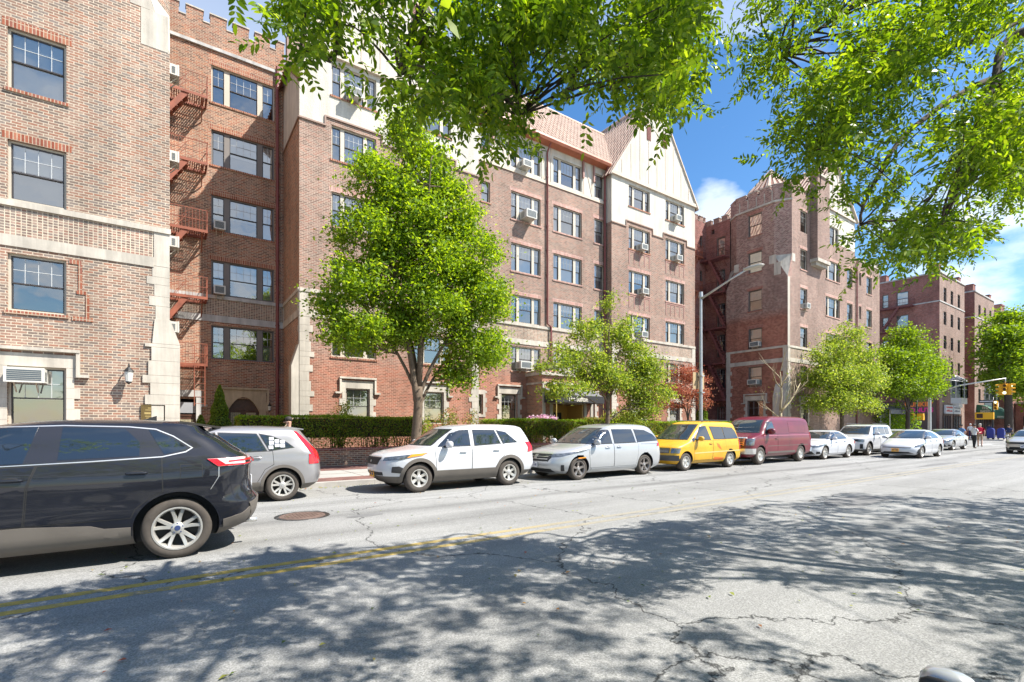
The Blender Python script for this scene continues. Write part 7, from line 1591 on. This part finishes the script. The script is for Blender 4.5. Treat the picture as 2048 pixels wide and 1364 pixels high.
# ---- maroon cargo van
ev_keys = [(.34, 2.55, -2.70, .86, .4, .35), (.46, 2.66, -2.86, .96, .45, .35), (.70, 2.66, -2.88, .985, .45, .33), (.95, 2.64, -2.87, .99, .45, .33), (1.12, 2.56, -2.86, .985, .45, .33), (1.19, 2.35, -2.85, .975, .45, .33), (1.27, 1.95, -2.84, .96, .42, .32), (1.33, 1.72, -2.83, .945, .4, .32), (1.60, 1.42, -2.80, .90, .36, .3), (1.86, 1.10, -2.76, .84, .34, .3), (1.98, .86, -2.70, .77, .34, .34), (2.06, .5, -2.5, .64, .34, .5), (2.09, .1, -2.0, .42, .34, .5)]
car_r, BR = car('parked_van', 'maroon cargo van with big orange tinted chrome grille parked behind the yellow minivan', 'van', 22.35, 12.1, PI, ev_keys, 1.75, -1.75, .385, P_MAR,
    [([(1.38, 1.33), (1.02, 1.82), (.66, 1.84), (.50, 1.33)],)], style=(8, 'steel'), rr_=.205, nf=3.4, nr=3.6, doors=[[(1.55, 1.28), (1.38, .50), (.40, .50), (.40, 1.29)], [(.36, 1.29), (.36, .52), (-.66, .52), (-.66, 1.29)], [(-.70, 1.86), (-.70, 1.36), (-2.2, 1.36), (-2.2, 1.84)]], handles=[(.52, 1.10)],
    head=[(42, .84), (84, .84), (86, 1.12), (42, 1.12)], ws=[(-.76, 1.37), (.76, 1.37), (.64, 1.90), (-.64, 1.90)], rw=[(-.6, 1.4), (.6, 1.4), (.56, 1.8), (-.56, 1.8)],
    grille=[('front', [(-.74, .80), (.74, .80), (.74, 1.14), (-.74, 1.14)], .012, M_BLK, 'grille'), ('front', [(-.95, .48), (.95, .48), (.95, .70), (-.95, .70)], .07, M_CHR, 'bumper'), ('side', [(2.52, .48), (2.20, .48), (2.20, .70), (2.52, .70)], .03, M_CHR, 'bumper'), ('front', [(-.60, .46), (.60, .46), (.60, .52), (-.60, .52)], .08, M_BLK, 'lower_grille'), ('rear', [(-.9, .46), (.9, .46), (.9, .66), (-.9, .66)], .08, M_CHR, 'bumper')] + [('front', [(-.66, .86 + k * .085), (.66, .86 + k * .085), (.66, .90 + k * .085), (-.66, .90 + k * .085)], .026, plain_once('grille_orange', (.62, .25, .10), rough=.35, metal=.3), 'grille_bar') for k in range(3)] + [('front', [(-.74, 1.12), (.74, 1.12), (.74, 1.16), (-.74, 1.16)], .028, M_CHR, 'grille_bar'), ('front', [(.66, .82), (.72, .82), (.72, 1.12), (.66, 1.12)], .028, plain_once('grille_orange', (.62, .25, .10)), 'grille_bar')],
    extra=[('body_stripe', 'side', [(1.2, .78), (-2.4, .78), (-2.4, .80), (1.2, .80)], .004, M_CLAD, (1, -1)), ('body_stripe', 'side', [(1.5, 1.235), (-2.7, 1.235), (-2.7, 1.25), (1.5, 1.25)], .004, plain_once('stripe_pink', (.5, .2, .25)), (1, -1)), ('road_dirt', 'side', [(1.2, .55), (-1.2, .55), (-1.2, .47), (1.2, .47)], .004, M_CLAD, (1, -1))], tail=[('capr', [(66, 1.0), (86, 1.0), (86, 1.35), (66, 1.35)], M_TLR)], mirror=(1.15, 1.36, 1.5), plates=[(1, .35, .44, M_PLW)])
# ---- white sedan
def sedan(label, X, Y, hd, pm, L0=1.0, k=1.0, grp='vehicles parked along the far kerb', **kw_):
    ks = [(.20, 2.1, -2.15, .80, .7, .5), (.32, 2.28, -2.32, .89, .9, .55), (.48, 2.34, -2.38, .912, .95, .55), (.66, 2.30, -2.39, .915, .95, .5), (.78, 2.12, -2.37, .91, .9, .48), (.86, 1.80, -2.34, .90, .8, .45), (.93, 1.40, -2.28, .885, .7, .45), (.97, 1.12, -2.15, .865, .6, .45), (1.02, .98, -1.92, .845, .5, .45), (1.15, .72, -1.60, .79, .45, .4), (1.28, .42, -1.28, .73, .4, .4), (1.36, .2, -1.05, .67, .4, .4), (1.42, -.05, -.8, .58, .35, .4), (1.455, -.3, -.5, .38, .25, .3)]
    ks = [(z * k, *r_) for z, *r_ in ks]
    d = dict(style=(10, 'x'), rr_=.225, doors=[[(1.02, .94 * k), (1.0, .30), (.03, .30), (.03, .96 * k)], [(0, .96 * k), (0, .30), (-.85, .30), (-1.02, .65), (-1.05, .97 * k)]], handles=[(.18, .86 * k), (-.80, .87 * k)], head=[(34, .60 * k), (60, .62 * k), (90, .72 * k), (94, .78 * k), (60, .72 * k), (34, .69 * k)], ws=[(-.70, 1.03 * k), (.70, 1.03 * k), (.56, 1.34 * k), (-.56, 1.34 * k)], rw=[(-.65, 1.03 * k), (.65, 1.03 * k), (.5, 1.32 * k), (-.5, 1.32 * k)], tail=[('capr', [(40, .75 * k), (88, .74 * k), (88, .86 * k), (40, .88 * k)], M_TLR)],
             grille=[('front', [(-.62, .60 * k), (.62, .60 * k), (.60, .70 * k), (-.60, .70 * k)], .010, M_BLK, 'grille'), ('front', [(-.7, .27), (.7, .27), (.62, .42), (-.62, .42)], .010, M_BLK, 'lower_grille'), ('capf', [(52, .28), (70, .30), (66, .40), (54, .40)], .012, M_BLK, 'fog_light_recess')], mirror=(.66, .97 * k, .95))
    d.update(kw_)
    return car('parked_car', label, 'car', X, Y, hd, ks, 1.33, -1.33, .33, pm, [([(.88, .985 * k), (.48, 1.20 * k), (.22, 1.30 * k), (.0, 1.33 * k), (-.02, 1.0 * k)],), ([(-.08, 1.0 * k), (-.07, 1.335 * k), (-.6, 1.31 * k), (-.98, 1.15 * k), (-1.18, 1.01 * k)],)], group=grp, **d)
sedan('white sedan with dark grille parked behind the maroon van', 27.75, 11.95, PI, P_WHT)
# ---- white boxy SUV
sf_keys = [(.24, 2.2, -2.2, .82, .5, .4), (.36, 2.34, -2.36, .92, .6, .4), (.6, 2.38, -2.40, .95, .6, .38), (.90, 2.34, -2.39, .955, .55, .38), (1.03, 2.18, -2.38, .95, .55, .38), (1.09, 1.7, -2.37, .935, .5, .36), (1.14, 1.28, -2.36, .91, .45, .36), (1.35, .92, -2.30, .85, .4, .34), (1.6, .55, -2.20, .78, .36, .34), (1.68, .35, -2.15, .74, .36, .34), (1.73, 0, -2.0, .64, .36, .4), (1.75, -.3, -1.6, .5, .3, .4)]
car('parked_car', 'white boxy SUV with black lower bumper and open looking tailgate side, behind the white sedan', 'car', 33.45, 12.1, PI, sf_keys, 1.40, -1.40, .365, P_WHT, [([(.88, 1.16), (.5, 1.55), (.3, 1.6), (-.02, 1.60), (-.02, 1.17)],), ([(-.12, 1.17), (-.12, 1.60), (-.95, 1.60), (-.95, 1.18)],), ([(-1.05, 1.18), (-1.05, 1.6), (-1.6, 1.58), (-1.6, 1.2)],)], clad_z=.36, style=(5, 'x'), arch=(.04, M_CLADB), nf=3.6, doors=[[(.95, 1.1), (.95, .45), (-.05, .45), (-.05, 1.12)], [(-.08, 1.12), (-.08, .45), (-.85, .45), (-1.0, 1.14)]], handles=[(.1, 1.0), (-.85, 1.02)], head=[(30, .78), (70, .78), (70, .92), (30, .92)], ws=[(-.74, 1.18), (.74, 1.18), (.62, 1.62), (-.62, 1.62)], rw=[(-.6, 1.2), (.6, 1.2), (.55, 1.6), (-.55, 1.6)], grille=[('front', [(-.7, .80), (.7, .80), (.7, .92), (-.7, .92)], .012, M_BLK, 'grille'), ('front', [(-.5, .42), (.5, .42), (.5, .52), (-.5, .52)], .012, M_BLK, 'lower_grille'), ('capf', [(44, .40), (62, .40), (62, .66), (44, .66)], .012, M_BLK, 'fog_light_recess')], mirror=(.72, 1.16, 1.1), rails=(.3, -1.9, .66, 1.79), tail=[('capr', [(60, .7), (85, .7), (85, .9), (60, .9)], M_TLR)], plates=[(1, 0, .6, M_PLW)])
# ---- white hybrid in the lane
pr_keys = [(.18, 2.05, -2.0, .78, .9, .5), (.30, 2.24, -2.2, .865, 1.0, .5), (.45, 2.28, -2.27, .88, 1.05, .5), (.62, 2.20, -2.28, .885, 1.05, .5), (.76, 1.98, -2.27, .88, 1.0, .48), (.86, 1.66, -2.26, .87, .9, .46), (.93, 1.36, -2.24, .855, .8, .45), (.99, 1.2, -2.20, .84, .7, .45), (1.08, 1.0, -2.05, .80, .6, .42), (1.22, .62, -1.75, .73, .5, .4), (1.34, .25, -1.35, .665, .4, .4), (1.42, -.05, -1.0, .58, .35, .4), (1.475, -.4, -.75, .36, .25, .3)]
car('moving_car', 'white hatchback with gold front plate driving in the far lane past the parked white cars', 'car', 32.75, 9.5, PI, pr_keys, 1.35, -1.35, .32, P_WHT, [([(1.0, .99), (.55, 1.22), (.25, 1.32), (.0, 1.34), (0, 1.02)],), ([(-.07, 1.02), (-.07, 1.345), (-.6, 1.31), (-1.0, 1.18), (-1.25, 1.03)],)], style=(10, 'x'), rr_=.205, doors=[[(1.0, .95), (.95, .28), (.0, .28), (.0, .98)], [(-.03, .98), (-.03, .28), (-.9, .28), (-1.1, .65), (-1.12, 1.0)]], handles=[(.15, .88), (-.82, .90)], head=[(48, .58), (72, .60), (90, .74), (90, .80), (62, .70), (48, .66)], ws=[(-.72, 1.02), (.72, 1.02), (.56, 1.37), (-.56, 1.37)], rw=[(-.6, 1.1), (.6, 1.1), (.5, 1.3), (-.5, 1.3)], grille=[('front', [(-.66, .26), (.66, .26), (.5, .34), (-.5, .34)], .01, M_BLK, 'lower_grille'), ('front', [(-.6, .54), (.6, .54), (.6, .565), (-.6, .565)], .01, M_SEAM, 'grille'), ('capf', [(58, .26), (72, .30), (68, .50), (62, .42)], .012, M_BLK, 'fog_light_recess')], plates=[(1, 0, .43, M_PLY)], mirror=(.8, 1.0, .95), tail=[('capr', [(60, .7), (85, .7), (85, 1.0), (60, 1.0)], M_TLR)], group='moving cars')
sedan('white sedan half hidden behind the white hatchback, farthest but one in the row', 38.6, 11.9, PI, P_WHT)
sedan('silver coupe with a smiling dark lower grille, last of the parked row', 44.9, 11.2, PI, P_SIL2, style=(5, 'x'))
sedan('pale gold sedan cut off by the right edge, oncoming in the street', 43, 6.5, PI, paint('paint_champagne', (.50, .47, .41), metal=.3), grp='moving cars', plates=[(1, 0, .45, M_PLW)])
# ---- car right beside the camera: only its driver side mirror and drip rail reach into the frame
sedan('silver car at the near kerb, only mirror and window rail in the bottom right corner', 1.43, -.57, 0, P_SIL, grp='cars parked along the near kerb', mirror=(.66, .745, .66))
# ================================================================== STREET FURNITURE
M_GALV = plain('galvanised_steel', (.46, .46, .45), rough=.45, metal=.6, var=.1)
lp = thing('street_lamp', 'tall galvanised street lamp with a long arm over the parked vans', 'street lamp', (20.95, 14.25, .13))
b = MB(); b.tube([(0, 0, 0), (0, 0, 4), (0, 0, 7.75)], [.095, .08, .062], 14); b.lathe([(.19, 0), (.19, .06), (.14, .25), (.12, .3)], seg=14); b.tube([(0, 0, 7.7), (0, 0, 7.95)], [.10, .09], 12); b.build('pole', M_GALV, lp, smooth=True, sharp=40)
b = MB(); b.tube([(0, 0, 7.62), (0, -.75, 7.90), (0, -1.5, 8.18), (0, -2.25, 8.42)], [.06, .05, .042, .038], 8); b.build('arm', M_GALV, lp, smooth=True)
b = MB(); b.ell((0, -2.62, 8.46), .17, .45, .075, 14, 8, .8); b.box(-.05, .05, -2.3, -2.15, 8.40, 8.52); b.build('lamp_head', plain('lamp_head_grey', (.45, .44, .40), rough=.5), lp, smooth=True, sharp=40)
M_SGB = plain('sign_back_tan', (.42, .30, .16), rough=.6, var=.1); M_SGB2 = plain('sign_back_grey', (.15, .16, .17), rough=.6)
ps = thing('pole_sign', 'tan backed street sign panel strapped to the lamp pole', 'sign', (20.95, 14.25, .13))
b = MB(); b.box(-.14, -.12, -.12, .75, 3.05, 4.1) if False else b.box(-.44, .44, .12, .14, 3.3, 4.1); b.build('panel', M_SGB, ps)
b = MB(); b.box(-.12, .12, -.13, .12, 3.9, 3.95); b.box(-.12, .12, -.13, .12, 3.1, 3.15); b.build('strap', M_GALV, ps)
# traffic signals
M_SIGY = plain('signal_yellow', (.75, .38, .01), rough=.5); M_LENS = plain('signal_lens_dark', (.05, .02, .015), rough=.3)
m, nt_, out_ = newmat('signal_lit'); em = N(nt_, 'ShaderNodeEmission', inp={'Strength': 1.2}); em.inputs[0].default_value = (.75, 1, .85, 1); L(nt_, em.outputs[0], out_.inputs[0]); M_LIT = m
def sighead(root, c, face, lit=2):
    "face: unit direction the lenses look"
    f = Vector(face); sdv = Vector((-f.y, f.x, 0)); c = Vector(c); b = MB(); b.obox(c - sdv * .17 - Vector((0, 0, .5)), sdv * .34, f * .22, Vector((0, 0, 1.0)))
    for k in range(3):
        z = .33 - .33 * k; q = c + f * .22 + Vector((0, 0, z))
        for j in range(9):
            a = PI * j / 8; a2 = PI * (j + 1) / 8
            if j < 8: b.obox(q + sdv * math.cos(a) * .14 + Vector((0, 0, math.sin(a) * .14)), sdv * (math.cos(a2) - math.cos(a)) * .14 + Vector((0, 0, (math.sin(a2) - math.sin(a)) * .14)), f * .22, (sdv * math.cos(a) + Vector((0, 0, math.sin(a)))) * .012)
    o = b.build('signal_head', M_SIGY, root); 
    for k in range(3):
        q = c + f * .225 + Vector((0, 0, .33 - .33 * k)); d = MB(); vs = [q + sdv * math.cos(t) * .12 + Vector((0, 0, math.sin(t) * .12)) for t in [i * 2 * PI / 16 for i in range(16)]]; d.prism(vs, f * .012); d.build('lens', M_LIT if k == lit else M_LENS, o)
ts = thing('traffic_signal', 'mast arm traffic signal with yellow heads hanging over the street', 'traffic light', (62.0, 16.5, .13)); 
b = MB(); b.tube([(0, 0, 0), (0, 0, 6.4)], [.16, .12], 12); b.lathe([(.3, 0), (.3, .1), (.2, .6), (.16, .7)], seg=12); b.build('pole', M_GALV, ts, smooth=True, sharp=40); b = MB(); b.tube([(0, 0, 4.6), (.1, -2.2, 5.4), (.3, -5.4, 5.85)], [.08, .065, .05], 8); b.tube([(0, 0, 6.3), (.1, -2.5, 5.75)], .02, 6); b.tube([(.3, -5.35, 5.85), (.3, -5.35, 5.4)], .04, 8); b.build('mast_arm', M_GALV, ts, smooth=True)
sighead(ts, (.2, -5.35, 4.85), (-1, 0, 0)); sighead(ts, (.3, -5.15, 4.85), (0, 1, 0), 0); sighead(ts, (.3, -5.55, 4.85), (0, -1, 0), 0)
pd = thing('pedestrian_signal', 'yellow pedestrian signal box on a pole beside the green street name sign', 'traffic light', (60.8, 17.2, .13)); b = MB(); b.tube([(0, 0, 0), (0, 0, 5.0)], .09, 10); b.build('pole', M_IRON, pd, smooth=True); b = MB(); b.box(-.3, .1, .15, .65, 2.1, 2.75); b.box(-.3, .1, -.6, -.12, 2.1, 2.75); b.build('signal_box', M_SIGY, pd); b = MB(); b.box(-.31, -.30, .2, .6, 2.15, 2.7); b.build('lens', M_LENS, pd)
gs = thing('street_name_sign', 'green street name signs on the dark pole at the crossing', 'sign', (60.8, 17.2, .13)); b = MB(); b.box(-.02, .02, -.1, 1.15, 4.55, 4.85); b.box(-.6, .6, -.02, .02, 4.2, 4.5); b.build('blade', plain('sign_green', (.01, .22, .10), rough=.5), gs); text_mesh('lettering', 'Ave', .22, M_STUC, gs, (-.025, .5, 4.7), (0, -1, 0), (0, 0, 1))
p2 = thing('traffic_signal', 'yellow signal boxes on a pole at the far corner before the green awning', 'traffic light', (78.0, 15.0, .13)); b = MB(); b.tube([(0, 0, 0), (0, 0, 5.0)], .08, 10); b.build('pole', M_IRON, p2, smooth=True); sighead(p2, (-.2, -.3, 3.9), (-1, 0, 0), 0)
b = MB(); b.box(-.25, .1, -.1, 1.5, 2.3, 3.1); b.build('signal_box', M_SIGY, p2); b = MB(); b.box(-.26, -.25, .8, 1.35, 2.45, 2.95); b.build('lens', M_LENS, p2)
ow_ = thing('one_way_sign', 'small white arrow sign on the far corner signal pole', 'sign', (78.0, 15.0, .13)); b = MB(); b.box(-.14, -.12, -.3, 1.2, 4.2, 4.55); b.build('panel', M_BLK, ow_); b = MB(); b.prism([(-.145, -.2, 4.38), (-.145, .05, 4.27), (-.145, .05, 4.33), (-.145, 1.1, 4.33), (-.145, 1.1, 4.43), (-.145, .05, 4.43), (-.145, .05, 4.49)], (-.005, 0, 0)); b.build('arrow', M_BAY, ow_)
# mailbox, bins, parking meter
mbx = thing('mailbox', 'dark blue round topped mailboxes at the far corner behind the pedestrians', 'mailbox', (77.2, 14.3, .13))
b = MB(); pr = [(-.3, .15), (-.3, 1.0)] + [(-.3 * math.cos(t), 1.0 + .3 * math.sin(t)) for t in [i * PI / 8 for i in range(1, 8)]] + [(.3, 1.0), (.3, .15)]
b.prism([(-.1, -.1 + y, z) for y, z in pr], (.6, 0, 0)); b.prism([(-.1, .75 + y, z) for y, z in pr], (.6, 0, 0)); b.build('case', plain('mailbox_blue', (.015, .03, .22), rough=.4), mbx); b = MB()
for y in (-.1, .75):
    for dx in (-.05, .4):
        for dy in (-.25, .2): b.box(dx, dx + .06, y + dy, y + dy + .06, 0, .15)
b.build('leg', M_BLK, mbx)
bn = thing('litter_bin', 'dark green litter bin beside the signal pole under the tree', 'bin', (59.2, 16.9, .13)); b = MB(); b.lathe([(.0, .02), (.26, .02), (.32, .85), (.34, .9), (.30, .93), (.24, 1.0), (.0, 1.05)], seg=16)
for k in range(16): a = k * PI / 8; b.beam((.29 * math.cos(a), .29 * math.sin(a), .05), (.34 * math.cos(a), .34 * math.sin(a), .88), .02)
b.build('bin_body', plain('bin_green', (.03, .10, .06), rough=.5), bn, smooth=True, sharp=40)
# ================================================================== PEOPLE
def skinm(n, c): return plain_once(n, c, rough=.55)
SK = skinm('skin_tan', (.45, .25, .17)); SK2 = skinm('skin_brown', (.26, .13, .08)); SK3 = skinm('skin_light', (.55, .36, .27))
def skin_body(root, J, E_, rad, mats, rootj, name='body', sub=2):
    "connected joints grown with the Skin modifier; one continuous body"
    me = bpy.data.meshes.new(name); names = list(J); me.from_pydata([J[n] for n in names], [(names.index(a), names.index(c)) for a, c in E_], []); o = bpy.data.objects.new(name, me); COL.objects.link(o)
    sk = o.modifiers.new('s', 'SKIN'); sk.use_smooth_shade = True; sk.branch_smoothing = .5
    lay = me.skin_vertices[0].data if me.skin_vertices else None
    if lay is None: bpy.context.view_layer.update(); lay = me.skin_vertices[0].data
    for i, n in enumerate(names):
        r = rad[n]; lay[i].radius = (r if hasattr(r, '__len__') else (r, r)); lay[i].use_root = (n == rootj)
    sb = o.modifiers.new('u', 'SUBSURF'); sb.levels = sub; sb.render_levels = sub
    dg = bpy.context.evaluated_depsgraph_get(); dg.update(); nm = bpy.data.meshes.new_from_object(o.evaluated_get(dg)); bpy.data.objects.remove(o); nm.name = name
    o = bpy.data.objects.new(name, nm); COL.objects.link(o); o.parent = root; nm.materials.clear()
    for m_, fn in mats: nm.materials.append(m_)
    for p in nm.polygons:
        p.use_smooth = True
        for i, (m_, fn) in enumerate(mats):
            if fn(p.center): p.material_index = i; break
    return o
def person(label, x, y, hd, shirt, trouser, skin, hairc, shorts=False, stride=.25, arms='down', s=1.0, z=0.0, sit=False, lean=0.0):
    t = thing('person', label, 'person', (x, y, z), hd, 'people in the street'); st_ = stride
    J = dict(pel=(0, 0, .95), hipL=(0, .09, .91), hipR=(0, -.09, .91), kL=(st_ * .55, .10, .50), kR=(-st_ * .25, -.10, .50), aL=(st_ * .7, .10, .08), aR=(-st_ * .9, -.10, .10), tL=(st_ * .7 + .17, .11, .03), tR=(-st_ * .9 + .16, -.11, .04),
             wst=(0 + lean * .3, 0, 1.08), che=(.01 + lean * .7, 0, 1.32), nek=(.01 + lean, 0, 1.50), hd0=(.03 + lean, 0, 1.60), hd1=(.035 + lean, 0, 1.70), shL=(.0 + lean * .9, .18, 1.42), shR=(.0 + lean * .9, -.18, 1.42))
    if arms == 'down': J.update(eL=(-.08, .26, 1.14), wL=(.06, .27, .90), fL=(.10, .27, .80), eR=(.08, -.26, 1.15), wR=(.22, -.26, .95), fR=(.28, -.25, .87))
    else: J.update(eL=(.10, .25, 1.15), wL=(.34, .16, 1.22), fL=(.42, .14, 1.26), eR=(.08, -.25, 1.14), wR=(.34, -.16, 1.18), fR=(.42, -.14, 1.20))
    E_ = [('pel', 'hipL'), ('pel', 'hipR'), ('hipL', 'kL'), ('hipR', 'kR'), ('kL', 'aL'), ('kR', 'aR'), ('aL', 'tL'), ('aR', 'tR'), ('pel', 'wst'), ('wst', 'che'), ('che', 'nek'), ('nek', 'hd0'), ('hd0', 'hd1'), ('che', 'shL'), ('che', 'shR'), ('shL', 'eL'), ('eL', 'wL'), ('wL', 'fL'), ('shR', 'eR'), ('eR', 'wR'), ('wR', 'fR')]
    rad = dict(pel=(.13, .15), hipL=.10, hipR=.10, kL=.065, kR=.065, aL=.045, aR=.045, tL=.04, tR=.04, wst=(.12, .15), che=(.13, .18), nek=.055, hd0=(.085, .08), hd1=(.095, .085), shL=.075, shR=.075, eL=.048, wL=.033, fL=.03, eR=.048, wR=.033, fR=.03)
    ln = .55 if shorts else .1
    def isarm(c): return abs(c.y) > .235 or (arms != 'down' and c.x > .2 + lean and c.z > 1.0)
    mats = [(M_BLK, lambda c: c.z < .085), (skin, lambda c: c.z > 1.50 or (isarm(c) and c.z < 1.27 and c.z > .7)), (skin, lambda c: c.z < ln), (trouser, lambda c: c.z < 1.0), (shirt, lambda c: True)]
    skin_body(t, J, E_, rad, mats, 'pel')
    h = MB(); hx = .035 + lean; h.ell((hx - .015, 0, 1.72), .105, .09, .085, 14, 8); h.build('hair', hairc, t, smooth=True)
    f_ = MB(); f_.ell((hx + .105, 0, 1.63), .018, .012, .02, 8, 6)
    for sy in (-1, 1): f_.ell((hx + .0, sy * .088, 1.64), .02, .012, .03, 8, 6)
    f_.build('nose_and_ears', skin, t, smooth=True)
    e = MB()
    for sy in (-1, 1): e.ell((hx + .088, sy * .033, 1.655), .010, .014, .009, 8, 6)
    e.ell((hx + .088, 0, 1.585), .010, .025, .006, 8, 6); e.build('eyes_and_mouth', M_BLK, t)
    # hands: palm and five fingers each
    hb = MB()
    for kf, kw2 in (('fL', 'wL'), ('fR', 'wR')):
        a, w2 = Vector(J[kf]), Vector(J[kw2]); d = (a - w2).normalized(); sd = Vector((0, 0, 1)).cross(d); sd = sd.normalized() if sd.length > .1 else Vector((0, 1, 0)); sd2 = d.cross(sd).normalized()
        for k in range(4): p = a + sd2 * (-.03 + .02 * k); L_ = (.06, .07, .065, .05)[k]; hb.tube([p, p + d * L_ * .55 + sd * .006, p + d * L_ + sd * .022], [.009, .008, .006], 5)
        p = w2.lerp(a, .5) + sd2 * .035; hb.tube([p, p + d * .035 + sd2 * .02, p + d * .06 + sd2 * .018], [.01, .009, .007], 5)
    hb.build('fingers', skin, t, smooth=True)
    t.scale = (s, s, s); return t
C_RED = plain('shirt_red', (.70, .01, .05), rough=.8); C_KH = plain('khaki', (.35, .24, .15), rough=.9); C_WH = plain('shirt_white', (.68, .68, .68), rough=.85); C_BK = plain('trousers_black', (.02, .02, .022), rough=.85); C_BL = plain('shirt_blue', (.12, .25, .50), rough=.85); C_NV = plain('shirt_navy', (.02, .03, .09), rough=.85)
H_G = plain('hair_grey', (.45, .42, .38), rough=.8); H_B = plain('hair_dark', (.02, .015, .012), rough=.7)
person('man in a red shirt and khaki shorts walking away along the street', 52.8, 10.9, .2, C_RED, C_KH, SK3, H_G, shorts=True, stride=.3, s=1.03)
person('man in a white shirt and black trousers standing beside the silver coupe', 48.6, 10.35, -.5, C_WH, C_BK, SK, H_B, stride=.12, arms='fwd', s=1.0)
person('person in light blue at the kerb behind the man in white', 50.6, 11.5, PI * .8, C_BL, C_NV, SK, H_B, stride=.2)
person('pedestrian in navy on the far corner by the mailboxes', 81.5, 16.0, PI, C_NV, C_BK, SK2, H_B, stride=.3, z=.13)
person('pedestrian in pale blue jeans on the far pavement under the right tree', 84.0, 13.4, PI * .5, C_WH, C_BL, SK, H_B, stride=.3)
person('person in a white cap at the kerb left of the mailboxes', 76.0, 16.5, PI, C_WH, C_NV, SK, C_WH, stride=.1, z=.13)
w_ = person('dark haired person behind the grey SUV roof, facing left and holding a thin stick', 2.78, 15.0, PI, C_NV, C_BK, SK, H_B, stride=.2, arms='fwd', s=.995, z=.13)
sk_ = thing('stick', 'thin pale stick held up beside the dark haired person', 'stick', (2.45, 14.95, 0)); b = MB(); b.tube([(0, 0, 1.42), (.42, 0, 1.88)], [.012, .008], 6); b.tube([(-.02, 0, 1.40), (.02, 0, 1.44)], .018, 6); b.build('shaft', plain_once('wood_pale', (.6, .45, .3)), sk_)
# bicycle and rider crossing far away
bk = thing('bicycle', 'pale bicycle crossing the street beyond the man in red', 'bicycle', (66, 11.6, 0)); 
for x in (-.52, .52):
    b = MB(); b.lathe([(.31, -.018), (.34, -.012), (.34, .012), (.31, .018)], (x, 0, .34), axis='y', seg=24)
    for k in range(10): a = k * PI / 5; b.tube([(x, 0, .34), (x + .31 * math.cos(a), 0, .34 + .31 * math.sin(a))], .004, 4)
    b.build('wheel', M_BLK, bk)
b = MB()
for p, q in (((-.52, 0, .34), (-.1, 0, .32)), ((-.1, 0, .32), (.38, 0, .82)), ((-.1, 0, .32), (-.22, 0, .85)), ((-.22, 0, .78), (.38, 0, .84)), ((-.52, 0, .34), (-.2, 0, .74)), ((.52, 0, .34), (.36, 0, .95))): b.tube([p, q], .02, 6)
b.tube([(.36, -.28, .98), (.36, .28, .98)], .015, 6); b.build('frame', M_BAY, bk); b = MB(); b.ell((-.22, 0, .9), .13, .07, .035); b.build('saddle', M_BLK, bk)
person('cyclist in navy leaning over the pale bicycle', 65.95, 11.6, 0, C_NV, C_KH, SK, H_B, stride=.1, arms='fwd', lean=.12)
